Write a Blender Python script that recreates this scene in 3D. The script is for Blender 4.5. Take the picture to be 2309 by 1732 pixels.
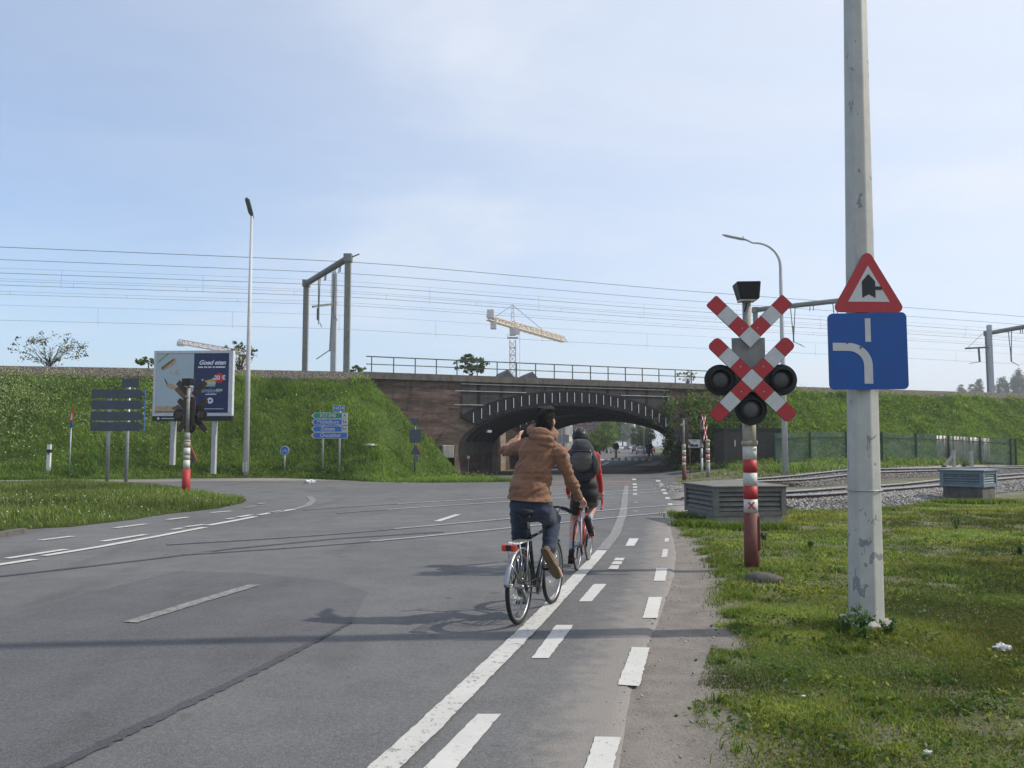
import bpy, bmesh, math, random
import numpy as np
from mathutils import Vector, Matrix, Euler, noise as mnoise

random.seed(5)
RNG = np.random.default_rng(11)
for o in list(bpy.data.objects):
    bpy.data.objects.remove(o)
SC = bpy.context.scene
COL = SC.collection

# ------------------------------------------------------------------ camera
F, CX, CY, HOR, CH = 1860.0, 1154.5, 866.0, 1004.0, 1.70
PITCH = math.atan((HOR - CY) / F)
cam = bpy.data.cameras.new('camera')
cam.sensor_width = 36.0
cam.lens = F / 2309.0 * 36.0
cam.clip_start = 0.05
cam.clip_end = 8000
camo = bpy.data.objects.new('camera', cam)
COL.objects.link(camo)
camo.location = (0, 0, CH)
camo.rotation_euler = (math.pi / 2 + PITCH, 0, 0)
SC.camera = camo

# ------------------------------------------------------------------ sky, sun, exposure
SUN_EL = math.radians(42.0)
SUN_AZ = math.atan2(0.995, 0.10)          # clockwise from +Y towards +X
world = bpy.data.worlds.new('World')
SC.world = world
world.use_nodes = True
wn, wl = world.node_tree.nodes, world.node_tree.links
wn.clear()
wout = wn.new('ShaderNodeOutputWorld')
wbg = wn.new('ShaderNodeBackground')
wbg.inputs['Strength'].default_value = 0.15
sky = wn.new('ShaderNodeTexSky')
sky.sky_type = 'NISHITA'
sky.sun_disc = False
sky.sun_elevation = SUN_EL
sky.sun_rotation = SUN_AZ
sky.altitude = 0
sky.air_density = 1.0
sky.dust_density = 0.9
sky.ozone_density = 3.0
wtc = wn.new('ShaderNodeTexCoord')
wsep = wn.new('ShaderNodeSeparateXYZ')
wl.new(wtc.outputs['Generated'], wsep.inputs[0])
def wmath(op, a, b=None, clamp=False):
    n = wn.new('ShaderNodeMath'); n.operation = op; n.use_clamp = clamp
    for i, q in enumerate((a, b)):
        if q is None: continue
        if isinstance(q, (int, float)): n.inputs[i].default_value = q
        else: wl.new(q, n.inputs[i])
    return n.outputs[0]
# thin high cloud on a flat layer: direction divided by its height
zz = wmath('ADD', wmath('MAXIMUM', wsep.outputs['Z'], 0.0), 0.16)
cxn = wmath('DIVIDE', wsep.outputs['X'], zz)
cyn = wmath('DIVIDE', wsep.outputs['Y'], zz)
wcomb = wn.new('ShaderNodeCombineXYZ')
wl.new(cxn, wcomb.inputs[0]); wl.new(cyn, wcomb.inputs[1])
def wnoise(scale, detail, rough, dist, sx=1.0, sy=1.0, off=(0, 0, 0), rot=0.0):
    mp = wn.new('ShaderNodeMapping')
    mp.inputs['Scale'].default_value = (sx, sy, 1)
    mp.inputs['Location'].default_value = off
    mp.inputs['Rotation'].default_value = (0, 0, rot)
    wl.new(wcomb.outputs[0], mp.inputs[0])
    n = wn.new('ShaderNodeTexNoise')
    n.inputs['Scale'].default_value = scale
    n.inputs['Detail'].default_value = detail
    n.inputs['Roughness'].default_value = rough
    n.inputs['Distortion'].default_value = dist
    wl.new(mp.outputs[0], n.inputs['Vector'])
    return n.outputs['Fac']
def wramp(v, a, b):
    n = wn.new('ShaderNodeMapRange'); n.interpolation_type = 'SMOOTHSTEP'
    n.inputs['From Min'].default_value = a; n.inputs['From Max'].default_value = b
    wl.new(v, n.inputs['Value'])
    return n.outputs[0]
c1 = wramp(wnoise(0.55, 8, 0.60, 0.4, 1.0, 2.2, (1.3, 0.4, 0), 0.6), 0.36, 0.78)
c2 = wramp(wnoise(0.9, 5, 0.5, 0.2, 1, 1, (4.1, 2.2, 0)), 0.50, 0.80)
# haze: brighter towards the sun, a little thicker towards the horizon
SD = (math.sin(SUN_AZ) * math.cos(SUN_EL), math.cos(SUN_AZ) * math.cos(SUN_EL), math.sin(SUN_EL))
dt = wmath('ADD', wmath('ADD', wmath('MULTIPLY', wsep.outputs['X'], SD[0]), wmath('MULTIPLY', wsep.outputs['Y'], SD[1])), wmath('MULTIPLY', wsep.outputs['Z'], SD[2]))
glow = wramp(dt, -0.25, 0.80)
veil = wmath('POWER', wmath('SUBTRACT', 1.0, wmath('MAXIMUM', wsep.outputs['Z'], 0.0), True), 9.0)
cl = wmath('ADD', wmath('MULTIPLY', c1, 0.22), wmath('MULTIPLY', c2, 0.34), True)
cl = wmath('ADD', cl, wmath('MULTIPLY', veil, 0.14), True)
cl = wmath('ADD', cl, wmath('MULTIPLY', glow, 0.55), True)
cl = wmath('ADD', cl, 0.22, True)
wtint = wn.new('ShaderNodeMix'); wtint.data_type = 'RGBA'; wtint.blend_type = 'MULTIPLY'
wtint.inputs[0].default_value = 1.0
wl.new(sky.outputs[0], wtint.inputs[6]); wtint.inputs[7].default_value = (1.04, 1.19, 1.29, 1)
wmix = wn.new('ShaderNodeMix'); wmix.data_type = 'RGBA'
wl.new(cl, wmix.inputs[0])
wl.new(wtint.outputs[2], wmix.inputs[6])
wmix.inputs[7].default_value = (5.75, 6.1, 6.7, 1)
wl.new(wmix.outputs[2], wbg.inputs['Color'])
wl.new(wbg.outputs[0], wout.inputs[0])

sun = bpy.data.lights.new('sun', 'SUN')
sun.energy = 4.2
sun.angle = math.radians(1.0)
sun.color = (1.0, 0.93, 0.82)
suno = bpy.data.objects.new('sun', sun)
COL.objects.link(suno)
SDIR = Vector((math.sin(SUN_AZ) * math.cos(SUN_EL), math.cos(SUN_AZ) * math.cos(SUN_EL), math.sin(SUN_EL)))
suno.rotation_euler = SDIR.to_track_quat('Z', 'Y').to_euler()
suno.location = (30, 0, 40)

vs = SC.view_settings
vs.view_transform = 'Standard'
vs.look = 'None'
vs.exposure = 0.0
vs.gamma = 1.0
vs.use_curve_mapping = False
SC.cycles.use_denoising = True
SC.cycles.max_bounces = 6
SC.cycles.transparent_max_bounces = 12
SC.cycles.caustics_reflective = False
SC.cycles.caustics_refractive = False

# ------------------------------------------------------------------ terrain and measuring helpers
def S(v, a, b):
    t = min(1.0, max(0.0, (v - a) / (b - a)))
    return t * t * (3 - 2 * t)
def G(x, y):
    """height of the ground: a dip under the bridge, a low shelf beyond the far track on the right"""
    z = -0.38 * S(y, 24, 50) * (1 - S(y, 80, 118)) * S(x, -13, -4.5) * (1 - S(x, 13, 19))
    r = (x - 11.5) * -0.638 + (y - 34.4) * 0.77
    z += 0.60 * S(r, 1.5, 8.5) * S(x, 9, 15) * (1 - S(y, 95, 140))
    return z
def ray(u, v):
    a, b = u - CX, CY - v
    return Vector((a, F * math.cos(PITCH) - b * math.sin(PITCH), F * math.sin(PITCH) + b * math.cos(PITCH)))
def P(u, v, lift=0.0):
    """ground point seen at a place of the photograph (survey of the plan)"""
    d = ray(u, v)
    d = d / d.y
    y = 30.0
    for _ in range(60):
        z = G(d.x * y, y)
        y2 = (z - CH) / d.z if d.z < -1e-5 else 2000
        y2 = min(max(y2, 0.5), 2500)
        if abs(y2 - y) < 1e-4: break
        y = y + 0.7 * (y2 - y)
    return Vector((d.x * y, y, G(d.x * y, y) + lift))
def at(u, v, D):
    d = ray(u, v)
    d = d / d.y
    return Vector((d.x * D, D, CH + d.z * D))

# ------------------------------------------------------------------ materials
MATS = {}
def new_mat(name):
    m = bpy.data.materials.new(name); m.use_nodes = True
    n, l = m.node_tree.nodes, m.node_tree.links
    n.clear()
    o = n.new('ShaderNodeOutputMaterial'); b = n.new('ShaderNodeBsdfPrincipled')
    l.new(b.outputs[0], o.inputs[0])
    MATS[name] = m
    return m, n, l, b, o
class NT:
    """small node-tree writer"""
    def __init__(s, n, l): s.n, s.l = n, l
    def put(s, sock, v):
        if isinstance(v, (int, float)): sock.default_value = v
        elif isinstance(v, (tuple, list)):
            sock.default_value = tuple(v) if len(v) == len(sock.default_value) else tuple(v) + (1.0,)
        else: s.l.new(v, sock)
    def coord(s, kind='Object', scale=(1, 1, 1), rot=(0, 0, 0)):
        if kind == 'World':
            g = s.n.new('ShaderNodeNewGeometry'); out = g.outputs['Position']
        else:
            g = s.n.new('ShaderNodeTexCoord'); out = g.outputs[kind]
        mp = s.n.new('ShaderNodeMapping')
        mp.inputs['Scale'].default_value = scale; mp.inputs['Rotation'].default_value = rot
        s.l.new(out, mp.inputs[0])
        return mp.outputs[0]
    def noise(s, vec, scale, detail=4, rough=0.55, dist=0.0):
        t = s.n.new('ShaderNodeTexNoise'); s.l.new(vec, t.inputs['Vector'])
        t.inputs['Scale'].default_value = scale; t.inputs['Detail'].default_value = detail
        t.inputs['Roughness'].default_value = rough; t.inputs['Distortion'].default_value = dist
        return t.outputs['Fac']
    def vor(s, vec, scale, feature='F1', out='Distance'):
        t = s.n.new('ShaderNodeTexVoronoi'); t.feature = feature; s.l.new(vec, t.inputs['Vector'])
        t.inputs['Scale'].default_value = scale
        return t.outputs[out]
    def ramp(s, v, a, b, c=0.0, d=1.0):
        t = s.n.new('ShaderNodeMapRange'); t.interpolation_type = 'SMOOTHSTEP'
        s.l.new(v, t.inputs['Value'])
        t.inputs['From Min'].default_value = a; t.inputs['From Max'].default_value = b
        t.inputs['To Min'].default_value = c; t.inputs['To Max'].default_value = d
        return t.outputs[0]
    def math(s, op, a, b=0.0, clamp=False):
        t = s.n.new('ShaderNodeMath'); t.operation = op; t.use_clamp = clamp
        s.put(t.inputs[0], a); s.put(t.inputs[1], b)
        return t.outputs[0]
    def mix(s, f, a, b, blend='MIX'):
        t = s.n.new('ShaderNodeMix'); t.data_type = 'RGBA'; t.blend_type = blend
        s.put(t.inputs[0], f); s.put(t.inputs[6], a); s.put(t.inputs[7], b)
        return t.outputs[2]
    def attr(s, name):
        t = s.n.new('ShaderNodeAttribute'); t.attribute_name = name
        return t
    def bump(s, h, strength, dist, b):
        t = s.n.new('ShaderNodeBump'); t.inputs['Strength'].default_value = strength
        t.inputs['Distance'].default_value = dist
        s.l.new(h, t.inputs['Height']); s.l.new(t.outputs[0], b.inputs['Normal'])

def plain(name, col, rough=0.6, var=0.18, scale=6.0, metal=0.0, dirt=None, dirt_amt=0.35, bump=0.0, bscale=60.0, spec=0.4, coat=0.0):
    """paint, metal, plastic ... with uneven tone, some grime and a fine relief"""
    if name in MATS: return MATS[name]
    m, n, l, b, o = new_mat(name); t = NT(n, l)
    v = t.coord('World')
    a = t.noise(v, scale, 5, 0.6)
    c = tuple(max(0, q * (1 - var)) for q in col); d = tuple(min(1, q * (1 + var)) for q in col)
    base = t.mix(t.ramp(a, 0.3, 0.7), c, d)
    if dirt:
        g = t.noise(v, scale * 2.7, 7, 0.68)
        base = t.mix(t.ramp(g, 0.5, 0.75, 0, dirt_amt), base, dirt)
    t.put(b.inputs['Base Color'], base)
    t.put(b.inputs['Roughness'], t.ramp(a, 0.25, 0.75, max(0.05, rough - 0.1), min(1, rough + 0.12)))
    b.inputs['Metallic'].default_value = metal
    b.inputs['Specular IOR Level'].default_value = spec
    b.inputs['Coat Weight'].default_value = coat
    if bump: t.bump(t.noise(v, bscale, 4, 0.6), bump, 0.01, b)
    return m

def mat_asphalt(name, c0, c1, dusty=True):
    m, n, l, b, o = new_mat(name); t = NT(n, l)
    v = t.coord('World')
    big = t.noise(v, 0.22, 5, 0.6, 0.6)
    mid = t.noise(v, 1.7, 6, 0.65)
    fine = t.noise(v, 90, 3, 0.7)
    grit = t.vor(v, 70)
    agg = t.noise(v, 34, 2, 0.5)
    base = t.mix(t.ramp(big, 0.32, 0.68), c0, c1)
    base = t.mix(t.ramp(mid, 0.35, 0.75, 0, 0.42), base, tuple(q * 0.72 for q in c0))
    base = t.mix(t.ramp(fine, 0.40, 0.72, 0, 0.60), base, tuple(q * 1.9 for q in c1))
    base = t.mix(t.ramp(grit, 0.0, 0.32, 0.40, 0.0), base, tuple(q * 0.40 for q in c0))
    base = t.mix(t.ramp(agg, 0.52, 0.70, 0, 0.30), base, tuple(q * 1.6 for q in c1))
    base = t.mix(t.ramp(agg, 0.30, 0.46, 0.30, 0), base, tuple(q * 0.62 for q in c0))
    # worn wheel tracks and oil drips
    stain = t.noise(t.coord('World', (1.4, 0.35, 1), (0, 0, math.radians(14))), 0.9, 4, 0.5)
    base = t.mix(t.ramp(stain, 0.52, 0.74, 0, 0.34), base, tuple(q * 0.6 for q in c0))
    blob = t.noise(v, 3.3, 2, 0.4)
    base = t.mix(t.ramp(blob, 0.70, 0.80, 0, 0.5), base, tuple(q * 0.5 for q in c0))
    if dusty:
        du = t.attr('dust').outputs['Fac']
        dn = t.noise(v, 5.0, 6, 0.7)
        f = t.ramp(t.math('ADD', du, t.math('MULTIPLY', t.math('SUBTRACT', dn, .5), 1.1)), .18, .78)
        base = t.mix(f, base, t.mix(t.ramp(fine, .3, .7), (.170, .156, .143), (.255, .235, .215)))
    t.put(b.inputs['Base Color'], base)
    t.put(b.inputs['Roughness'], t.ramp(mid, 0.3, 0.7, 0.72, 0.92))
    b.inputs['Specular IOR Level'].default_value = 0.3
    h = t.math('ADD', t.math('MULTIPLY', fine, 0.8), t.math('MULTIPLY', grit, 0.5))
    t.bump(h, 0.45, 0.006, b)
    return m
mat_asphalt('asphalt', (.080, .080, .082), (.124, .122, .121))
mat_asphalt('asphalt_patch', (.074, .073, .076), (.098, .096, .100))
mat_asphalt('asphalt_path', (.17, .155, .145), (.235, .21, .195), False)
mat_asphalt('asphalt_red', (.165, .115, .108), (.205, .14, .13), False)
mat_asphalt('tar', (.046, .047, .053), (.064, .065, .072), False)

def mat_paint(name, wear, col=(.62, .60, .56)):
    m, n, l, b, o = new_mat(name); t = NT(n, l)
    v = t.coord('World')
    w = t.noise(v, 20, 8, 0.72); w2 = t.noise(v, 1.6, 4, 0.6); fine = t.noise(v, 85, 3, 0.7)
    base = t.mix(t.ramp(w2, .3, .7), tuple(q * .88 for q in col), col)
    base = t.mix(t.ramp(fine, .52, .72, 0, .30), base, (.25, .24, .22))
    chips = t.ramp(t.math('ADD', t.math('MULTIPLY', w, .75), t.math('MULTIPLY', fine, .25)), 0.62 - wear, 0.70 - wear)
    base = t.mix(chips, base, (.14, .135, .13))
    t.put(b.inputs['Base Color'], base)
    b.inputs['Roughness'].default_value = 0.75
    t.bump(fine, 0.3, 0.004, b)
mat_paint('paint_white', 0.055, (.53, .52, .49))
mat_paint('paint_worn', 0.085, (.50, .49, .46))
mat_paint('paint_faded', 0.165, (.25, .25, .24))
mat_paint('paint_red_faded', 0.10, (.33, .16, .14))

def mat_ground():
    m, n, l, b, o = new_mat('soil'); t = NT(n, l)
    v = t.coord('World')
    big = t.noise(v, 0.5, 5, 0.6, 0.5); mid = t.noise(v, 3.1, 6, 0.65); fine = t.noise(v, 60, 4, 0.7)
    peb = t.vor(v, 38, 'F1', 'Color')
    soil = t.mix(t.ramp(mid, .3, .7), (.145, .130, .115), (.220, .200, .180))
    soil = t.mix(t.ramp(fine, .4, .7, 0, .5), soil, (.29, .262, .235))
    soil = t.mix(t.ramp(t.vor(v, 38), 0.0, .22, .35, 0), soil, (.10, .09, .08))
    green = t.mix(t.ramp(fine, .35, .65), (.060, .070, .028), (.145, .150, .060))
    gf = t.attr('turf').outputs['Fac']
    f = t.math('MULTIPLY', gf, t.ramp(t.math('ADD', t.math('MULTIPLY', big, .5), t.math('MULTIPLY', mid, .5)), .38, .56), True)
    t.put(b.inputs['Base Color'], t.mix(f, soil, green))
    b.inputs['Roughness'].default_value = 0.95
    b.inputs['Specular IOR Level'].default_value = 0.15
    t.bump(t.math('ADD', t.math('MULTIPLY', mid, 2.0), fine), 0.6, 0.02, b)
mat_ground()

def mat_turf(name, c0, c1, c2):
    m, n, l, b, o = new_mat(name); t = NT(n, l)
    v = t.coord('World')
    a = t.noise(v, 1.1, 6, 0.65); f = t.noise(v, 14, 5, 0.7)
    base = t.mix(t.ramp(a, .3, .7), c0, c1)
    base = t.mix(t.ramp(f, .45, .7, 0, .6), base, c2)
    t.put(b.inputs['Base Color'], base)
    b.inputs['Roughness'].default_value = 0.95
    b.inputs['Specular IOR Level'].default_value = 0.1
    t.bump(t.math('ADD', f, t.math('MULTIPLY', a, 2.0)), 0.9, 0.15, b)
mat_turf('bank_turf', (.060, .115, .024), (.090, .150, .032), (.12, .175, .044))
mat_turf('island_turf', (.055, .085, .020), (.085, .115, .028), (.11, .13, .045))

def mat_leaf(name, trans=0.35, rough=0.55):
    m, n, l, b, o = new_mat(name); t = NT(n, l)
    a = t.attr('Col')
    t.put(b.inputs['Base Color'], a.outputs['Color'])
    b.inputs['Roughness'].default_value = rough
    b.inputs['Specular IOR Level'].default_value = 0.25
    tr = n.new('ShaderNodeBsdfTranslucent')
    tc = t.mix(1.0, a.outputs['Color'], (1.25, 1.25, .55), 'MULTIPLY')
    l.new(tc, tr.inputs['Color'])
    ms = n.new('ShaderNodeMixShader'); ms.inputs[0].default_value = trans
    l.new(b.outputs[0], ms.inputs[1]); l.new(tr.outputs[0], ms.inputs[2]); l.new(ms.outputs[0], o.inputs[0])
mat_leaf('leaf', .42); mat_leaf('blade', 0.45)

def mat_stone(name):
    m, n, l, b, o = new_mat(name); t = NT(n, l)
    a = t.attr('Col')
    f = t.noise(t.coord('World'), 60, 4, .6)
    t.put(b.inputs['Base Color'], t.mix(t.ramp(f, .3, .7, 0, .4), a.outputs['Color'], (.12, .11, .10)))
    b.inputs['Roughness'].default_value = .9
mat_stone('stone')

def mat_ballast_bed():
    m, n, l, b, o = new_mat('ballast_bed'); t = NT(n, l)
    v = t.coord('World')
    c = t.vor(v, 11, 'F1', 'Color'); d = t.vor(v, 11)
    sep = n.new('ShaderNodeSeparateColor'); l.new(c, sep.inputs[0])
    base = t.mix(sep.outputs[0], (.11, .088, .074), (.27, .225, .19))
    base = t.mix(t.ramp(d, .25, .6, 0, .85), base, (.035, .030, .026))
    t.put(b.inputs['Base Color'], base); b.inputs['Roughness'].default_value = .95
    t.bump(t.math('SUBTRACT', 1.0, d), 1.0, 0.06, b)
mat_ballast_bed()

def mat_concrete(name, c0, c1, dark=(.09, .085, .075), amt=.6):
    m, n, l, b, o = new_mat(name); t = NT(n, l)
    v = t.coord('World'); vz = t.coord('World', (3.0, 3.0, .35))
    a = t.noise(v, 2.2, 6, .65); s = t.noise(vz, 1.4, 6, .7); f = t.noise(v, 45, 4, .7)
    base = t.mix(t.ramp(a, .3, .7), c0, c1)
    base = t.mix(t.ramp(s, .48, .72, 0, amt), base, dark)
    base = t.mix(t.ramp(f, .45, .75, 0, .3), base, tuple(q * .6 for q in c0))
    t.put(b.inputs['Base Color'], base); b.inputs['Roughness'].default_value = .88
    b.inputs['Specular IOR Level'].default_value = .25
    t.bump(t.math('ADD', f, a), .35, .01, b)
mat_concrete('concrete', (.25, .24, .215), (.34, .325, .295))
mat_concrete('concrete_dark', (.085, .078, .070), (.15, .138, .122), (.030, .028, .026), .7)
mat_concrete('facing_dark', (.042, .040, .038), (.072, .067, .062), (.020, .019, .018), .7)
mat_concrete('coping', (.10, .09, .078), (.165, .148, .128), (.04, .036, .032), .6)
mat_concrete('pale_concrete', (.40, .38, .34), (.52, .50, .45), (.16, .14, .12), .5)

def mat_brick(name, c0, c1, mortar, soot):
    m, n, l, b, o = new_mat(name); t = NT(n, l)
    v = t.coord('Object')
    bt = n.new('ShaderNodeTexBrick')
    cv = n.new('ShaderNodeCombineXYZ'); sp = n.new('ShaderNodeSeparateXYZ')
    l.new(v, sp.inputs[0])
    sx = t.math('ADD', sp.outputs[0], sp.outputs[1])
    l.new(sx, cv.inputs[0]); l.new(sp.outputs[2], cv.inputs[1])
    l.new(cv.outputs[0], bt.inputs['Vector'])
    bt.inputs['Scale'].default_value = 1.0
    bt.inputs['Brick Width'].default_value = .22; bt.inputs['Row Height'].default_value = .075
    bt.inputs['Mortar Size'].default_value = .008; bt.inputs['Mortar Smooth'].default_value = .2
    bt.inputs['Color1'].default_value = c0 + (1,); bt.inputs['Color2'].default_value = c1 + (1,)
    bt.inputs['Mortar'].default_value = mortar + (1,)
    vv = t.coord('World', (.55, .55, 3.4))
    a = t.noise(vv, .7, 7, .7); f = t.noise(vv, 4, 6, .7)
    base = t.mix(t.ramp(a, .36, .60, 0, .92), bt.outputs['Color'], soot)
    st_ = t.noise(t.coord('World', (2.6, 2.6, .22)), 1.1, 6, .7)
    base = t.mix(t.ramp(st_, .50, .72, 0, .75), base, tuple(q * .55 for q in soot))
    base = t.mix(t.ramp(f, .5, .75, 0, .5), base, tuple(min(1, q * 1.5) for q in c1))
    t.put(b.inputs['Base Color'], base); b.inputs['Roughness'].default_value = .93
    b.inputs['Specular IOR Level'].default_value = .2
    t.bump(t.math('ADD', bt.outputs['Fac'], t.math('MULTIPLY', f, -1.5)), .6, .02, b)
mat_brick('brick_bridge', (.145, .085, .072), (.20, .125, .106), (.15, .135, .12), (.060, .047, .036))
mat_brick('brick_soot', (.125, .088, .068), (.17, .122, .094), (.12, .105, .09), (.065, .054, .042))
mat_brick('brick_red', (.23, .10, .075), (.29, .14, .11), (.24, .21, .19), (.15, .08, .06))
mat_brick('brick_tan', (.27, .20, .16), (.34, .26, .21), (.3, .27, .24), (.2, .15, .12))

def mat_polepaint():
    m, n, l, b, o = new_mat('pole_paint'); t = NT(n, l)
    v = t.coord('World'); vz = t.coord('World', (1, 1, .55))
    a = t.noise(v, 5, 6, .65); p = t.noise(vz, 9.5, 3, .5, .7); f = t.noise(v, 70, 4, .7)
    sp = n.new('ShaderNodeSeparateXYZ'); g = n.new('ShaderNodeNewGeometry'); l.new(g.outputs['Position'], sp.inputs[0])
    low = t.ramp(sp.outputs[2], .2, 3.0, 1.0, 0.55)
    base = t.mix(t.ramp(a, .3, .7), (.40, .395, .36), (.48, .475, .435))
    rust = t.noise(t.coord('World', (6, 6, .5)), 2.0, 5, .7)
    base = t.mix(t.ramp(rust, .55, .75, 0, .38), base, (.33, .24, .16))
    peel = t.ramp(t.math('MULTIPLY', t.math('ADD', p, t.math('MULTIPLY', f, .06)), t.math('ADD', t.math('MULTIPLY', low, .22), .80)), .640, .652)
    base = t.mix(peel, base, t.mix(t.ramp(a, .3, .7), (.19, .20, .205), (.26, .265, .265)))
    t.put(b.inputs['Base Color'], base); b.inputs['Roughness'].default_value = .55
    h = t.math('SUBTRACT', t.math('MULTIPLY', f, .3), peel)
    t.bump(h, .5, .004, b)
mat_polepaint()

def mat_netting():
    m, n, l, b, o = new_mat('fence_netting'); t = NT(n, l)
    v = t.coord('World')
    t.put(b.inputs['Base Color'], t.mix(t.ramp(t.noise(v, 1.3, 4), .3, .7), (.035, .085, .060), (.085, .145, .110)))
    b.inputs['Roughness'].default_value = .5
    tr = n.new('ShaderNodeBsdfTransparent'); ms = n.new('ShaderNodeMixShader')
    l.new(t.ramp(t.noise(v, .8, 3), .35, .65, .42, .66), ms.inputs[0])
    l.new(tr.outputs[0], ms.inputs[1]); l.new(b.outputs[0], ms.inputs[2]); l.new(ms.outputs[0], o.inputs[0])
mat_netting()

def mat_fabric(name, col, scale=420, var=.14, rough=.85, bump=.25, worn=None):
    m, n, l, b, o = new_mat(name); t = NT(n, l)
    v = t.coord('Object')
    a = t.noise(v, 5, 5, .6); f = t.noise(v, scale, 2, .6); k = t.noise(v, 22, 4, .6)
    base = t.mix(t.ramp(a, .3, .7), tuple(q * (1 - var) for q in col), tuple(min(1, q * (1 + var)) for q in col))
    if worn: base = t.mix(t.ramp(k, .45, .7, 0, .5), base, worn)
    base = t.mix(t.ramp(f, .3, .7, 0, .25), base, tuple(q * .55 for q in col))
    t.put(b.inputs['Base Color'], base); b.inputs['Roughness'].default_value = rough
    b.inputs['Specular IOR Level'].default_value = .2
    b.inputs['Sheen Weight'].default_value = .15
    t.bump(t.math('ADD', k, t.math('MULTIPLY', f, .3)), bump, .008, b)
mat_fabric('jacket_brown', (.225, .118, .070))
mat_fabric('jeans', (.030, .040, .068), worn=(.075, .095, .14))
mat_fabric('jersey_red', (.42, .025, .030))
mat_fabric('shorts_black', (.012, .012, .014), rough=.6)
mat_fabric('pack_grey', (.034, .036, .042), worn=(.055, .056, .062))
mat_fabric('pack_brown', (.085, .074, .066))
mat_fabric('pack_black', (.018, .020, .022))
mat_fabric('pack_silver', (.33, .34, .35))
mat_fabric('sock', (.40, .44, .52))
mat_fabric('suede', (.16, .11, .062))
mat_fabric('hair_dark', (.016, .012, .010), 300, .3, .5, 1.0)
def mat_skin():
    m, n, l, b, o = new_mat('skin'); t = NT(n, l)
    v = t.coord('Object'); a = t.noise(v, 14, 5, .6)
    t.put(b.inputs['Base Color'], t.mix(t.ramp(a, .3, .7), (.50, .27, .19), (.60, .36, .27)))
    b.inputs['Roughness'].default_value = .5
    b.inputs['Subsurface Weight'].default_value = .12
    b.inputs['Subsurface Radius'].default_value = (.02, .008, .004)
    t.bump(t.noise(v, 160, 3), .15, .003, b)
mat_skin()

def glass_mat(name, col, rough=.08):
    m, n, l, b, o = new_mat(name)
    b.inputs['Base Color'].default_value = col + (1,); b.inputs['Roughness'].default_value = rough
    b.inputs['Specular IOR Level'].default_value = .8
glass_mat('lens_dark', (.030, .024, .024), .4); glass_mat('lens_clear', (.055, .055, .052), .4); glass_mat('window_glass', (.035, .042, .05))
glass_mat('reflector_red', (.55, .035, .015), .2); glass_mat('car_glass', (.02, .024, .028))

plain('sign_red', (.42, .030, .035), .45, .10, 9, dirt=(.25, .05, .05))
plain('sign_white', (.54, .54, .53), .45, .06, 7, dirt=(.36, .35, .33), dirt_amt=.35)
plain('sign_blue', (.003, .072, .30), .4, .08, 5, dirt=(.02, .05, .16), dirt_amt=.3)
plain('sign_blue_light', (.03, .14, .46), .45, .08, 5)
plain('sign_green', (.02, .25, .17), .45, .08, 5)
plain('sign_black', (.016, .017, .022), .5, .1)
plain('sign_back', (.060, .075, .095), .5, .15, 4, dirt=(.04, .04, .04))
plain('sign_back_rib', (.13, .145, .165), .5, .1, 4)
plain('signal_black', (.016, .017, .018), .5, .25, 9, dirt=(.05, .05, .045), dirt_amt=.4)
plain('signal_back', (.075, .058, .045), .8, .25, 9, dirt=(.03, .025, .02))
plain('band_white', (.55, .54, .50), .55, .08, 9, dirt=(.30, .26, .20), dirt_amt=.55)
plain('band_red', (.40, .032, .035), .55, .10, 9, dirt=(.20, .06, .05), dirt_amt=.4)
plain('band_orange', (.42, .11, .05), .6, .12, 9)
plain('post_maroon', (.150, .050, .040), .7, .22, 8, dirt=(.07, .035, .03), dirt_amt=.6, bump=.3)
plain('post_beige', (.36, .33, .25), .75, .15, 8, dirt=(.15, .12, .08), dirt_amt=.6, bump=.3)
plain('post_grey', (.27, .265, .25), .7, .15, 8, dirt=(.12, .11, .10), dirt_amt=.5, bump=.2)
plain('galvanised', (.34, .36, .38), .5, .14, 6, .55, dirt=(.18, .18, .17))
plain('steel_dark', (.060, .066, .072), .55, .2, 6, .3, dirt=(.05, .04, .035))
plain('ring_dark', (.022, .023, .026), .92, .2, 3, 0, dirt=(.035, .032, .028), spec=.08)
plain('steel_mid', (.13, .14, .14), .55, .2, 5, .3)
plain('mast_grey', (.215, .225, .20), .7, .15, 3, .1, dirt=(.08, .075, .065), dirt_amt=.5)
plain('mast_pale', (.44, .46, .48), .6, .12, 3, .2)
plain('wire', (.13, .14, .155), .6, .1)
plain('rail_steel', (.070, .045, .034), .8, .3, 10, .2, dirt=(.03, .022, .018))
plain('rail_dull', (.17, .18, .20), .5, .2, 8, .3)
plain('rail_head', (.52, .54, .58), .36, .1, 8, .45)
plain('lamp_white', (.47, .48, .49), .5, .08, 4, dirt=(.36, .36, .36))
plain('lamp_grey', (.36, .375, .39), .5, .1, 4)
plain('louvre_taupe', (.155, .15, .135), .75, .18, 6, dirt=(.07, .065, .055), dirt_amt=.5, bump=.2)
plain('louvre_blue', (.155, .20, .225), .7, .15, 6, dirt=(.08, .09, .09), dirt_amt=.5, bump=.2)
plain('hut_brown', (.060, .055, .045), .85, .18, 3, dirt=(.035, .032, .026))
plain('fence_green', (.016, .045, .032), .55, .2)
plain('plastic_sheet', (.56, .50, .42), .35, .15, 3)
plain('iron_black', (.018, .018, .020), .5, .2)
plain('white_plastic', (.62, .62, .60), .5, .08, 6, dirt=(.3, .28, .25))
plain('paper', (.70, .69, .67), .8, .06, 20)
plain('board_frame', (.50, .52, .55), .45, .08, 3)
plain('board_dark', (.014, .017, .024), .5, .1)
plain('poster_pale', (.36, .44, .49), .4, .04, 1.0)
plain('poster_navy', (.012, .022, .085), .4, .04, 1.0)
plain('poster_tan', (.40, .30, .20), .4, .2, 8)
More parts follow.
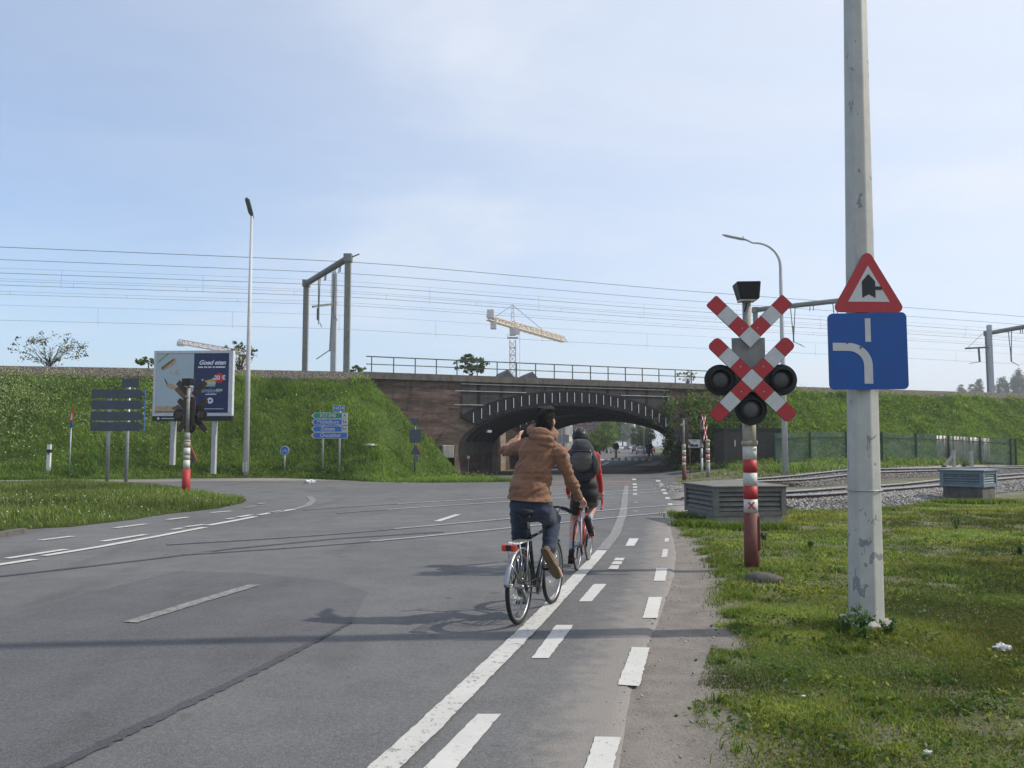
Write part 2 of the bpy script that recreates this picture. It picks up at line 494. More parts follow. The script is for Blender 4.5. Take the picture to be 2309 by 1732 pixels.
plain('poster_brown', (.13, .070, .035), .4, .2, 8)
plain('poster_yellow', (.50, .36, .06), .4, .3, 20)
plain('poster_green', (.16, .30, .06), .4, .2, 8)
plain('poster_text', (.62, .66, .74), .4, .04)
plain('poster_red', (.45, .02, .035), .4, .04)
plain('tyre', (.014, .014, .015), .8, .2, 30, dirt=(.06, .055, .05), dirt_amt=.5)
plain('alloy', (.36, .36, .36), .38, .1, 20, .9)
plain('chrome', (.62, .62, .61), .18, .05, 20, 1.0)
plain('frame_navy', (.012, .018, .032), .3, .1, 10, coat=.5)
plain('frame_black', (.010, .010, .011), .35, .1, 10, coat=.3)
plain('frame_red', (.40, .02, .022), .3, .08, 10, coat=.5)
plain('tape_red', (.42, .05, .07), .7, .1, 30)
plain('rubber', (.015, .015, .016), .75, .15, 30)
plain('helmet_black', (.008, .008, .009), .34, .1, 10, spec=.3, coat=.15)
plain('sole', (.125, .088, .052), .85, .2, 30, dirt=(.08, .06, .04))
plain('shoe_black', (.018, .018, .020), .5, .2, 20)
plain('bark', (.075, .058, .044), .95, .25, 8, bump=.6, bscale=20)
plain('bark_grey', (.14, .125, .11), .95, .25, 8, bump=.6, bscale=20)
plain('crane_yellow', (.60, .49, .36), .6, .12, .5)
plain('crane_orange', (.62, .48, .40), .6, .12, .5)
plain('crane_white', (.58, .58, .57), .6, .08, .5)
plain('roof_grey', (.085, .082, .085), .85, .2, 2)
plain('plaster_white', (.55, .53, .49), .85, .1, 1.0, dirt=(.3, .28, .25))
plain('plaster_cream', (.47, .40, .31), .85, .12, 1.0)
plain('facade_dark', (.085, .085, .085), .8, .2, 1.0)
plain('window_frame', (.50, .49, .47), .6, .08)
plain('car_white', (.58, .59, .60), .3, .03, coat=.6)
plain('car_silver', (.30, .32, .34), .35, .05, metal=.4, coat=.6)
plain('car_dark', (.03, .032, .038), .3, .05, coat=.6)
plain('car_blue', (.03, .10, .24), .3, .05, coat=.6)
plain('car_red', (.26, .03, .03), .3, .05, coat=.6)
plain('light_red', (.5, .02, .02), .3, .05)
plain('light_clear', (.6, .6, .58), .2, .05)
plain('post_yellow', (.50, .34, .08), .6, .12)
plain('cloth_navy', (.02, .025, .05), .9, .2); plain('cloth_blue', (.03, .10, .30), .9, .2); plain('cloth_grey', (.10, .10, .11), .9, .2)

# ------------------------------------------------------------------ mesh helpers
def M(name): return MATS[name]
class MB:
    """collects pieces of one part; build() links them as ONE mesh object"""
    def __init__(s): s.v, s.f, s.m, s.mats, s.sm = [], [], [], [], []
    def mi(s, mat):
        if mat not in s.mats: s.mats.append(mat)
        return s.mats.index(mat)
    def add(s, vs, fs, mat, smooth=False):
        k = len(s.v); i = s.mi(mat)
        s.v += [tuple(q) for q in vs]
        for f in fs:
            s.f.append(tuple(k + j for j in f)); s.m.append(i); s.sm.append(smooth)
        return s
    def box(s, c, size, mat, rot=None):
        hx, hy, hz = size[0] / 2, size[1] / 2, size[2] / 2
        vs = [Vector((x, y, z)) for x in (-hx, hx) for y in (-hy, hy) for z in (-hz, hz)]
        if rot is not None:
            R = rot if isinstance(rot, Matrix) else Euler(rot).to_matrix()
            vs = [R @ q for q in vs]
        vs = [q + Vector(c) for q in vs]
        return s.add(vs, [(0, 1, 3, 2), (4, 6, 7, 5), (0, 4, 5, 1), (2, 3, 7, 6), (0, 2, 6, 4), (1, 5, 7, 3)], mat)
    def bar(s, p0, p1, w, h, mat, up=(0, 0, 1)):
        p0, p1 = Vector(p0), Vector(p1); d = (p1 - p0); L = d.length
        y = d.normalized(); u = Vector(up)
        if abs(y.dot(u)) > .98: u = Vector((1, 0, 0))
        x = y.cross(u).normalized(); z = x.cross(y)
        R = Matrix((x, y, z)).transposed()
        return s.box((p0 + p1) / 2, (w, L, h), mat, R)
    def tube(s, pts, rad, mat, n=10, closed=False, smooth=True, caps=True, flat=1.0):
        pts = [Vector(p) for p in pts]
        if not isinstance(rad, (list, tuple)): rad = [rad] * len(pts)
        N = len(pts); rings = []; prev = None
        for i in range(N):
            if closed: d = pts[(i + 1) % N] - pts[i - 1]
            else: d = pts[min(i + 1, N - 1)] - pts[max(i - 1, 0)]
            d = d.normalized() if d.length > 1e-9 else Vector((0, 0, 1))
            if prev is None:
                u = Vector((0, 0, 1)) if abs(d.z) < .9 else Vector((1, 0, 0))
                a = d.cross(u).normalized()
            else:
                a = prev - d * prev.dot(d)
                a = a.normalized() if a.length > 1e-6 else d.orthogonal().normalized()
            prev = a; b = d.cross(a)
            rings.append([pts[i] + a * math.cos(2 * math.pi * k / n) * rad[i] + b * math.sin(2 * math.pi * k / n) * rad[i] * flat for k in range(n)])
        vs = [q for r in rings for q in r]; fs = []
        for i in range(N if closed else N - 1):
            j = (i + 1) % N
            for k in range(n):
                fs.append((i * n + k, i * n + (k + 1) % n, j * n + (k + 1) % n, j * n + k))
        if caps and not closed:
            fs.append(tuple(range(n - 1, -1, -1))); fs.append(tuple((N - 1) * n + k for k in range(n)))
        return s.add(vs, fs, mat, smooth)
    def cyl(s, p0, p1, r0, r1, mat, n=14, smooth=True): return s.tube([p0, p1], [r0, r1], mat, n, smooth=smooth)
    def prism(s, poly, y0, y1, mat, axis='y', edge=None):
        """flat outline in (x, z) given thickness along y (or outline (x, y) along z)"""
        n = len(poly)
        def q(a, b, t): return (a, t, b) if axis == 'y' else ((a, b, t) if axis == 'z' else (t, a, b))
        vs = [q(a, b, y0) for a, b in poly] + [q(a, b, y1) for a, b in poly]
        s.add(vs, [tuple(range(n)), tuple(range(2 * n - 1, n - 1, -1))], mat)
        s.add(vs, [(i, n + i, n + (i + 1) % n, (i + 1) % n) for i in range(n)], edge or mat)
        return s
    def ellipsoid(s, c, r, mat, n=16, m=10, rot=None):
        R = (rot if isinstance(rot, Matrix) else Euler(rot).to_matrix()) if rot is not None else Matrix.Identity(3)
        vs = []; fs = []
        for i in range(1, m):
            th = math.pi * i / m
            for k in range(n):
                ph = 2 * math.pi * k / n
                vs.append(Vector(c) + R @ Vector((r[0] * math.sin(th) * math.cos(ph), r[1] * math.sin(th) * math.sin(ph), r[2] * math.cos(th))))
        top = len(vs); vs.append(Vector(c) + R @ Vector((0, 0, r[2]))); vs.append(Vector(c) + R @ Vector((0, 0, -r[2])))
        for i in range(m - 2):
            for k in range(n): fs.append((i * n + k, (i + 1) * n + k, (i + 1) * n + (k + 1) % n, i * n + (k + 1) % n))
        for k in range(n):
            fs.append((top, k, (k + 1) % n)); fs.append((top + 1, (m - 2) * n + (k + 1) % n, (m - 2) * n + k))
        return s.add(vs, fs, mat, True)
    def capsule(s, p0, p1, r0, r1, mat, n=14):
        p0, p1 = Vector(p0), Vector(p1); d = (p1 - p0).normalized()
        pts, rs = [], []
        for a in (-80, -55, -30): pts.append(p0 + d * r0 * math.sin(math.radians(a))); rs.append(r0 * math.cos(math.radians(a)))
        for t in (0, .33, .66, 1): pts.append(p0.lerp(p1, t)); rs.append(r0 + (r1 - r0) * t)
        for a in (30, 55, 80): pts.append(p1 + d * r1 * math.sin(math.radians(a))); rs.append(r1 * math.cos(math.radians(a)))
        return s.tube(pts, rs, mat, n)
    def mesh(s, name):
        me = bpy.data.meshes.new(name)
        me.from_pydata(s.v, [], s.f)
        for q in s.mats: me.materials.append(M(q))
        me.polygons.foreach_set('material_index', s.m)
        me.polygons.foreach_set('use_smooth', s.sm)
        me.update()
        return me
    def build(s, name, parent=None, fix=True):
        me = s.mesh(name)
        if fix:
            bm = bmesh.new(); bm.from_mesh(me)
            bmesh.ops.recalc_face_normals(bm, faces=bm.faces)
            bm.to_mesh(me); bm.free()
        return link(name, me, parent)
def link(name, me, parent=None):
    o = bpy.data.objects.new(name, me); COL.objects.link(o)
    if parent is not None: o.parent = parent
    return o
def tag(o, label, cat, group=None):
    o['label'] = label; o['category'] = cat
    if group: o['group'] = group
    return o
def thing(name, label, cat, loc=(0, 0, 0), rz=0.0, group=None):
    o = bpy.data.objects.new(name, None); COL.objects.link(o)
    o.empty_display_size = .2
    o.location = loc; o.rotation_euler = (0, 0, rz)
    return tag(o, label, cat, group)
def structure(o): o['kind'] = 'structure'; return o
def stuff(o): o['kind'] = 'stuff'; return o
def bevel(o, w=.01, seg=2):
    md = o.modifiers.new('bevel', 'BEVEL'); md.width = w; md.segments = seg; md.limit_method = 'ANGLE'
    return o
def copy_tree(o, parent=None):
    c = o.copy(); COL.objects.link(c); c.parent = parent
    for ch in list(o.children): copy_tree(ch, c)
    return c
def np_mesh(name, V, Fc, mat, col=None, smooth=False, parent=None):
    me = bpy.data.meshes.new(name)
    V = np.asarray(V, dtype=np.float32); Fc = np.asarray(Fc, dtype=np.int32)
    k = Fc.shape[1]
    me.vertices.add(len(V)); me.vertices.foreach_set('co', V.ravel())
    me.loops.add(Fc.size); me.loops.foreach_set('vertex_index', Fc.ravel())
    me.polygons.add(len(Fc)); me.polygons.foreach_set('loop_start', np.arange(0, Fc.size, k, dtype=np.int32))
    me.polygons.foreach_set('loop_total', np.full(len(Fc), k, dtype=np.int32))
    if smooth: me.polygons.foreach_set('use_smooth', np.ones(len(Fc), dtype=bool))
    me.materials.append(M(mat))
    if col is not None:
        a = me.color_attributes.new('Col', 'FLOAT_COLOR', 'POINT')
        c4 = np.ones((len(V), 4), dtype=np.float32); c4[:, :3] = col
        a.data.foreach_set('color', c4.ravel())
    me.update(); me.validate()
    return link(name, me, parent)
def eval_mesh(o, name):
    dg = bpy.context.evaluated_depsgraph_get()
    dg.update()
    me = bpy.data.meshes.new_from_object(o.evaluated_get(dg))
    me.name = name
    return me
def text(body, size, mat, parent, loc, rot=(math.pi / 2, 0, 0), name='lettering', align='CENTER', sx=1.0, bold=0.0, shear=0.0):
    cu = bpy.data.curves.new(name, 'FONT'); cu.body = body; cu.size = size
    cu.align_x = align; cu.align_y = 'CENTER'; cu.extrude = .002; cu.offset = bold; cu.shear = shear
    t = bpy.data.objects.new('tmp', cu); COL.objects.link(t)
    me = eval_mesh(t, name)
    bpy.data.objects.remove(t)
    me.materials.clear(); me.materials.append(M(mat))
    o = link(name, me, parent)
    o.location = loc; o.rotation_euler = rot; o.scale = (sx, 1, 1)
    return o

# ------------------------------------------------------------------ scatter helpers
def blades(pos, length, width, lean, cols, bend=.35, nrm=None):
    """pos (n,3); returns verts, faces, colours of n grass blades (5 verts, 3 tris each)"""
    n = len(pos); az = RNG.uniform(0, 2 * math.pi, n)
    d = np.stack([np.cos(az), np.sin(az), np.zeros(n)], 1)
    la = RNG.uniform(0, 2 * math.pi, n)
    ld = np.stack([np.cos(la), np.sin(la), np.zeros(n)], 1)
    L = length[:, None]; W = width[:, None]; ln = lean[:, None]
    up = np.array([[0, 0, 1.0]])
    mid = pos + (up * .55 + ld * ln * .35) * L
    tip = pos + (up * (1.0 - .25 * ln) + ld * ln * (1.0 + bend)) * L
    V = np.stack([pos - d * W, pos + d * W, mid - d * W * .75, mid + d * W * .75, tip], 1).reshape(-1, 3)
    i = np.arange(n)[:, None] * 5
    Fc = np.concatenate([i + np.array([[0, 1, 3]]), i + np.array([[0, 3, 2]]), i + np.array([[2, 3, 4]])], 0)
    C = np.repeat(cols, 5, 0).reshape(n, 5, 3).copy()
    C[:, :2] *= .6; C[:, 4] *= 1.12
    return V, Fc, C.reshape(-1, 3)
def leaves(pos, size, cols, flat=0.0):
    """n leaf quads at random attitudes"""
    n = len(pos)
    a = RNG.normal(size=(n, 3)); a[:, 2] *= (1 - flat); a /= np.linalg.norm(a, axis=1)[:, None]
    b = np.cross(a, RNG.normal(size=(n, 3))); b /= np.linalg.norm(b, axis=1)[:, None]
    s = size[:, None]
    V = np.stack([pos - a * s, pos + b * s * .55, pos + a * s, pos - b * s * .55], 1).reshape(-1, 3)
    Fc = np.arange(n)[:, None] * 4 + np.array([[0, 1, 2, 3]])
    return V, Fc, np.repeat(cols, 4, 0)
def tone(n, c0, c1, jit=.22):
    t = RNG.random((n, 1)); c = np.array(c0)[None] * (1 - t) + np.array(c1)[None] * t
    return np.clip(c * RNG.uniform(1 - jit, 1 + jit, (n, 1)), 0, 1)
def vnoise(x, y, s, seed=0.0):
    X_ = np.asarray(x, float) * s + seed * 7.31; Y_ = np.asarray(y, float) * s - seed * 3.17
    i, j = np.floor(X_), np.floor(Y_); fx, fy = X_ - i, Y_ - j; fx = fx * fx * (3 - 2 * fx); fy = fy * fy * (3 - 2 * fy)
    def hsh(a, b):
        q = np.sin(a * 127.1 + b * 311.7 + seed * 17.3) * 43758.5453
        return (q - np.floor(q)) * 2 - 1
    return ((hsh(i, j) * (1 - fx) + hsh(i + 1, j) * fx) * (1 - fy) + (hsh(i, j + 1) * (1 - fx) + hsh(i + 1, j + 1) * fx) * fy) * .72

def crown_points(c, r, clumps, per, spread, hollow=.35):
    """leaf places gathered in uneven clumps through an ellipsoid"""
    c = np.array(c); r = np.array(r); out = []; ids = []
    for k in range(clumps):
        d = RNG.normal(size=3); d /= np.linalg.norm(d)
        q = c + d * r * (hollow + (1 - hollow) * RNG.random() ** .5)
        m = max(3, int(per * RNG.uniform(.5, 1.5)))
        out.append(q + RNG.normal(size=(m, 3)) * spread * RNG.uniform(.6, 1.3) * np.array([1, 1, .75])); ids.append(np.full(m, k))
    return np.concatenate(out), np.concatenate(ids)
def tree(name, label, base, h, crown_c, crown_r, clumps, per, spread, lsize, c0, c1, trunk_r, cat='tree', group=None, bark='bark', limbs=6, open_=False):
    t = thing(name, label, cat, base, 0, group)
    cc = Vector(crown_c)
    mb = MB()
    top = Vector((cc.x * .6, cc.y * .6, cc.z))
    mid = Vector((random.uniform(-.1, .1) * h * .1, 0, cc.z * .45))
    mb.tube([(0, 0, -.15), mid, top], [trunk_r, trunk_r * .75, trunk_r * .3], bark, 8)
    for k in range(limbs):
        a = random.uniform(0, 2 * math.pi); e = random.uniform(.45, .95)
        st = Vector((0, 0, 0)).lerp(top, random.uniform(.35, .85)) if not open_ else Vector((random.uniform(-.2, .2), random.uniform(-.2, .2), 0))
        en = cc + Vector((math.cos(a) * crown_r[0] * e, math.sin(a) * crown_r[1] * e, random.uniform(-.3, .8) * crown_r[2]))
        md = st.lerp(en, .5) + Vector((random.uniform(-.1, .1), random.uniform(-.1, .1), .12)) * crown_r[0]
        mb.tube([st, md, en], [trunk_r * .4, trunk_r * .25, trunk_r * .08], bark, 6)
    mb.build('trunk', t)
    pts, ids = crown_points(crown_c, crown_r, clumps, per, spread)
    pts[:, 2] = np.maximum(pts[:, 2], .08)
    n = len(pts)
    ct = RNG.uniform(.65, 1.3, clumps)[ids][:, None]
    V, Fc, C = leaves(pts, RNG.uniform(.6, 1.35, n) * lsize, np.clip(tone(n, c0, c1) * ct, 0, 1))
    np_mesh('crown', V, Fc, 'leaf', C, parent=t)
    return t

# ------------------------------------------------------------------ ground sheet
def axis(fine, step, lim, grow=1.22):
    a = list(np.arange(fine[0], fine[1] + 1e-6, step)); d = step; x = a[-1]
    while x < lim[1]: d *= grow; x += d; a.append(x)
    d = step; x = a[0]
    while x > lim[0]: d *= grow; x -= d; a.insert(0, x)
    return np.array(a)
def sheet(name, xs, ys, zf, mat, attrs=None, keep=None):
    X, Y = np.meshgrid(xs, ys); nx, ny = len(xs), len(ys)
    Z = np.array([zf(a, b) for a, b in zip(X.ravel(), Y.ravel())])
    V = np.stack([X.ravel(), Y.ravel(), Z], 1)
    i, j = np.meshgrid(np.arange(nx - 1), np.arange(ny - 1)); k = (j * nx + i).ravel()
    Fc = np.stack([k, k + 1, k + nx + 1, k + nx], 1)
    o = np_mesh(name, V, Fc, mat, smooth=True)
    for an, fn in (attrs or {}).items():
        at_ = o.data.attributes.new(an, 'FLOAT', 'POINT')
        at_.data.foreach_set('value', np.array([fn(a, b) for a, b in zip(V[:, 0], V[:, 1])], dtype=np.float32))
    return o

# edge of the asphalt on the right, and edge of the grass beyond the bare strip
ASP = [P(u, v) for u, v in ((1385, 1900), (1412, 1732), (1426, 1608), (1462, 1475), (1500, 1380), (1525, 1300), (1530, 1247), (1516, 1190), (1535, 1160), (1560, 1132), (1556, 1112), (1548, 1100), (1528, 1090), (1522, 1080), (1530, 1066))]
GRS = [P(u, v) + Vector((.08, 0, 0)) for u, v in ((1640, 1900), (1603, 1732), (1577, 1592), (1590, 1532), (1626, 1429), (1600, 1350), (1605, 1298), (1572, 1247), (1524, 1189), (1545, 1165), (1562, 1135), (1560, 1112), (1556, 1100), (1540, 1088), (1530, 1080), (1535, 1066))]
def edge_x(pts, y):
    ys = [p.y for p in pts]; xs = [p.x for p in pts]
    return float(np.interp(y, ys, xs))
def asp_x(y):
    if y < 52: return edge_x(ASP, y)
    return float(np.interp(y, [52, 60, 90, 150, 400], [11.3, 12.4, 16.3, 25.2, 62.0]))
def left_x(y):
    return float(np.interp(y, [41, 46, 49, 58, 70, 90, 150, 400], [-75, -9, -3.0, -1.6, .6, 5.4, 14.2, 51.0]))
def turf_amt(x, y):
    if y < 45 and x > 0:
        d = x - edge_x(GRS, y) + .10 * mnoise.noise(Vector((x * 3, y * 3, 0)))
        return S(d, -.10, .45)
    return 1.0
gx = axis((-16, 18), .5, (-2600, 2600)); gy = axis((-4, 60), .5, (-60, 3200))
ground = structure(sheet('ground', gx, gy, lambda x, y: G(x, y) + (.012 * mnoise.noise(Vector((x * 1.3, y * 1.3, 2))) if abs(x) < 30 and y < 70 else 0), 'soil', {'turf': turf_amt}))

# ------------------------------------------------------------------ road
def strip_rows(name, ys, lx, rx, mat, lift, nx=40, jitter=0.0, dust=False):
    V = []; D = []
    for y in ys:
        a, b = lx(y), rx(y)
        for i in range(nx + 1):
            # crowd the columns towards the right-hand edge
            t = 1 - (1 - i / nx) ** 2
            x = a + (b - a) * t
            if i == nx: x += jitter * (mnoise.noise(Vector((0, y * 2.3, 4))) + .6 * mnoise.noise(Vector((3, y * 9, 1))))
            V.append((x, y, G(x, y) + (-.014 + (lift + .014) * min(1.0, max(0.0, b - x) / .09) if y < 50 else lift))); D.append(max(0.0, 1 - (b - x) / .85) if y < 34 else 0.0)
    n = nx + 1
    k = np.array([j * n + i for j in range(len(ys) - 1) for i in range(nx)])
    o = np_mesh(name, V, np.stack([k, k + 1, k + n + 1, k + n], 1), mat, smooth=True)
    a = o.data.attributes.new('dust', 'FLOAT', 'POINT'); a.data.foreach_set('value', np.array(D, dtype=np.float32))
    return o
near_ys = list(np.arange(-3, 20, .1)) + list(np.arange(20, 49.1, .3))
road = structure(strip_rows('road', near_ys, left_x, asp_x, 'asphalt', .022, 90, .07, True))
structure(strip_rows('road_under_bridge', list(np.arange(49.1, 420, 1.0)), left_x, asp_x, 'asphalt', .022, 12))
# pinkish cycle path along the foot of the bank
def band(name, a, b, mat, lift, n=40, kind='structure', rag=0.0):
    """ribbon between two chains of ground points, draped on the ground"""
    def res(pts):
        pts = [Vector((p[0], p[1], 0)) for p in pts]
        L = np.concatenate([[0], np.cumsum([(pts[i + 1] - pts[i]).length for i in range(len(pts) - 1)])])
        t = np.linspace(0, L[-1], n)
        return np.stack([np.interp(t, L, [p.x for p in pts]), np.interp(t, L, [p.y for p in pts])], 1)
    A, B = res(a), res(b); V = []
    for i, (p, q) in enumerate(zip(A, B)):
        d = q - p; w = max(1e-6, float(np.hypot(*d)))
        e0 = rag * mnoise.noise(Vector((p[0] * 17, p[1] * 17, 1))) / w; e1 = rag * mnoise.noise(Vector((q[0] * 17, q[1] * 17, 7))) / w
        for t in (0 + e0, .5, 1 + e1):
            x, y = p + d * t
            V.append((x, y, G(x, y) + lift))
    k = np.array([i * 3 + j for i in range(n - 1) for j in range(2)])
    o = np_mesh(name, V, np.stack([k, k + 3, k + 4, k + 1], 1), mat)
    if kind: o['kind'] = kind
    return o
PP = lambda L: [P(u, v) for u, v in L]
band('cycle_path', PP([(-700, 1098), (0, 1090), (300, 1088), (600, 1086), (900, 1087), (1060, 1084), (1120, 1082)]),
     PP([(-700, 1087), (0, 1080), (300, 1078), (600, 1076.5), (900, 1078), (1030, 1076), (1090, 1076)]), 'asphalt_path', .028, 80)
band('cycle_path', PP([(905, 1090), (1060, 1086), (1160, 1083)]), PP([(905, 1088.4), (1060, 1084.6), (1160, 1081.8)]), 'paint_worn', .036, 30)
# newer patch of asphalt and its tarred seam
band('asphalt_patch', PP([(-600, 1560), (-200, 1470), (0, 1398), (160, 1352), (400, 1292), (570, 1296), (760, 1316), (830, 1340)]),
     PP([(-700, 2000), (-300, 1900), (135, 1733), (300, 1650), (470, 1570), (586, 1514), (690, 1462), (790, 1410)]), 'asphalt_patch', .026, 90, 'structure', .02)
band('tar_seam', PP([(0, 1786), (128, 1731), (300, 1646), (470, 1567), (586, 1510), (690, 1459), (790, 1408)]),
     PP([(28, 1790), (160, 1733), (330, 1650), (490, 1571), (602, 1515), (700, 1463), (794, 1411)]), 'tar', .029, 160, 'structure', .025)
band('tar_seam', PP([(-60, 1310), (130, 1288), (330, 1265), (522, 1240), (760, 1217), (1000, 1202)]),
     PP([(-60, 1313), (130, 1291), (330, 1267.5), (522, 1242.6), (760, 1219), (1000, 1203.5)]), 'tar', .029, 120, 'structure', .02)

# painted lines: each stripe is a mark of its own on the road
def stripe_line(name, pts, w, mat, n=60, rag=.008, lift=.034):
    pts = [P(u, v) for u, v in pts]
    A, B = [], []
    for i, p in enumerate(pts):
        d = pts[min(i + 1, len(pts) - 1)] - pts[max(i - 1, 0)]; d.z = 0; d.normalize()
        nrm = Vector((d.y, -d.x, 0)) * w / 2
        A.append(p - nrm); B.append(p + nrm)
    o = band(name, A, B, mat, lift, n, None, rag); o.parent = road
    return o
def dash(name, top, bot, mat='paint_white', lift=.028, rag=.010):
    """top / bot: left and right end of the far and near edge of the mark"""
    o = band(name, [P(*bot[0]), P(*top[0])], [P(*bot[1]), P(*top[1])], mat, lift, 30, None, rag); o.parent = road
    return o
stripe_line('cycle_lane_line', [(640, 1960), (879, 1732), (955, 1661), (1185, 1433), (1236, 1380), (1304, 1305), (1340, 1266), (1358, 1245)], .165, 'paint_worn', 160, .012)
stripe_line('cycle_lane_line', [(1359, 1244), (1388, 1207), (1405, 1160), (1409, 1126), (1413, 1096)], .19, 'paint_faded', 80, .012)
for t, b in ((((1077, 1620), (1128.6, 1620)), ((967, 1732), (1037, 1732))), (((1254, 1416), (1294, 1416)), ((1199, 1492), (1237, 1492))),
             (((1339, 1322), (1368, 1322)), ((1305, 1362), (1334, 1362))), (((1419, 1217.6), (1440.6, 1217.6)), ((1410, 1234.5), (1430, 1234.5))),
             (((1342, 1672), (1400, 1673)), ((1322, 1732), (1385, 1734))), (((1425, 1466.6), (1465, 1468)), ((1392, 1553), (1442, 1556))),
             (((1463, 1352), (1493, 1352)), ((1449, 1400), (1482, 1400))), (((1480, 1286), (1505, 1286)), ((1474, 1315), (1500, 1315)))):
    if b[0][1] in (1732,):   # runs on below the frame
        k = 1.6
        b = tuple((tt[0] + (bb[0] - tt[0]) * k, tt[1] + (bb[1] - tt[1]) * k) for tt, bb in zip(t, b))
    dash('cycle_lane_dash', t, b)
for t, b in ((((1388, 1262), (1409, 1262)), ((1384, 1268), (1405, 1268))), (((1383.5, 1270), (1404, 1270)), ((1378, 1277), (1400, 1277))), (((1377, 1279), (1398, 1279)), ((1371, 1288), (1393, 1288))),
             (((1495, 1242), (1507, 1242)), ((1491, 1261), (1504, 1261))), (((1500, 1217), (1509, 1217)), ((1498, 1225), (1508, 1225)))):
    dash('cycle_lane_dash', t, b, 'paint_worn')
for u, v in ((1430, 1082), (1431, 1093), (1432, 1100), (1432, 1107), (1432, 1115.6), (1433, 1135), (1433, 1155)):
    dash('cycle_lane_dash', ((u - 4.5, v - 1.7), (u + 4.5, v - 1.7)), ((u - 4.5, v + 1.7), (u + 4.5, v + 1.7)), 'paint_worn' if v < 1120 else 'paint_faded')
for u, v in ((1484, 1085.5), (1490, 1093), (1491.5, 1098), (1495.5, 1106), (1500, 1114), (1505, 1125), (1511, 1139)):
    dash('cycle_lane_dash', ((u - 5.5, v - 1.7), (u + 4.5, v - 1.7)), ((u - 4, v + 1.7), (u + 6, v + 1.7)), 'paint_white')
for pts, w, mt in (([(-80, 1292), (0, 1278), (78, 1266)], .17, 'paint_white'), ([(98, 1258), (220, 1238), (345, 1215), (461, 1192.6)], .16, 'paint_white'),
                   ([(469, 1188), (525, 1178), (575, 1168)], .17, 'paint_white'), ([(583, 1164), (664, 1151)], .17, 'paint_white'), ([(666, 1150.6), (694, 1142), (706, 1131), (698, 1122)], .2, 'paint_faded'),
                   ([(16, 1264), (149, 1243)], .15, 'paint_white'), ([(230, 1225), (328, 1209)], .15, 'paint_white'), ([(418, 1191.5), (461, 1186)], .16, 'paint_worn'), ([(388, 1198), (412, 1194)], .14, 'paint_worn'),
                   ([(537, 1169), (567, 1164)], .17, 'paint_worn'), ([(510, 1173.5), (530, 1171)], .14, 'paint_worn'), ([(605, 1160), (637, 1154)], .17, 'paint_worn'),
                   ([(89.5, 1222.5), (163, 1213)], .15, 'paint_worn'), ([(258, 1194), (328, 1185)], .16, 'paint_worn'), ([(377, 1175), (426, 1169)], .17, 'paint_worn'), ([(475, 1159), (522, 1155)], .18, 'paint_worn'), ([(553, 1148), (580, 1143)], .18, 'paint_faded'), ([(584, 1140), (594, 1136)], .2, 'paint_faded'),
                   ([(293, 1411), (435, 1367), (575, 1324.5)], .16, 'paint_faded'), ([(985, 1179), (1033, 1163)], .16, 'paint_worn')):
    stripe_line('lane_line', pts, w, mt, 40, .014)
for v0, v1 in ((1085.5, 1089), (1091, 1093.5)):
    o = band('red_crossing_band', PP([(1180, v1), (1280, v1), (1425, v1)]), PP([(1180, v0), (1280, v0), (1425, v0)]), 'asphalt_red', .030, 30, None, .02); o.parent = road
# far zebra, lane lines and kerbs beyond the bridge
for u in (1358, 1374, 1389, 1404, 1419, 1434, 1450, 1466):
    dash('zebra_bar', ((u - 4, 1036), (u + 4, 1036)), ((u - 4.5, 1039.2), (u + 4.5, 1039.2)), 'paint_white', .04)
stripe_line('lane_line', [(1352, 1051), (1372, 1043), (1405, 1039.5)], .45, 'paint_white', 20, .01, .04)
o = band('red_crossing_band', PP([(1445, 1036), (1480, 1036)]), PP([(1445, 1032), (1480, 1032)]), 'asphalt_red', .034, 10, None); o.parent = road
band('pavement', PP([(1425, 1054), (1455, 1045), (1478, 1040)]), PP([(1480, 1054), (1490, 1045), (1496, 1040)]), 'asphalt_path', .12, 14)

# ------------------------------------------------------------------ grass island on the left
ISL = PP([(-500, 1330), (-120, 1228), (0, 1200), (152, 1191), (285, 1176), (380, 1161), (475, 1151), (532, 1140), (556, 1131), (538, 1124), (494, 1118), (418, 1107), (342, 1097), (190, 1091), (0, 1094), (-150, 1099), (-500, 1110)])
def inside(poly, x, y):
    c = False; n = len(poly); j = n - 1
    for i in range(n):
        a, b = poly[i], poly[j]
        if (a.y > y) != (b.y > y) and x < (b.x - a.x) * (y - a.y) / (b.y - a.y) + a.x: c = not c
        j = i
    return c
def edge_dist(poly, x, y):
    best = 1e9; p = Vector((x, y))
    for i in range(len(poly)):
        a, b = Vector(poly[i].xy), Vector(poly[(i + 1) % len(poly)].xy); d = b - a
        t = max(0, min(1, (p - a).dot(d) / max(1e-9, d.length_squared))); best = min(best, (p - a - d * t).length)
    return best
def island_z(x, y):
    return G(x, y) + .02 + .16 * S(edge_dist(ISL, x, y), 0, 1.6)
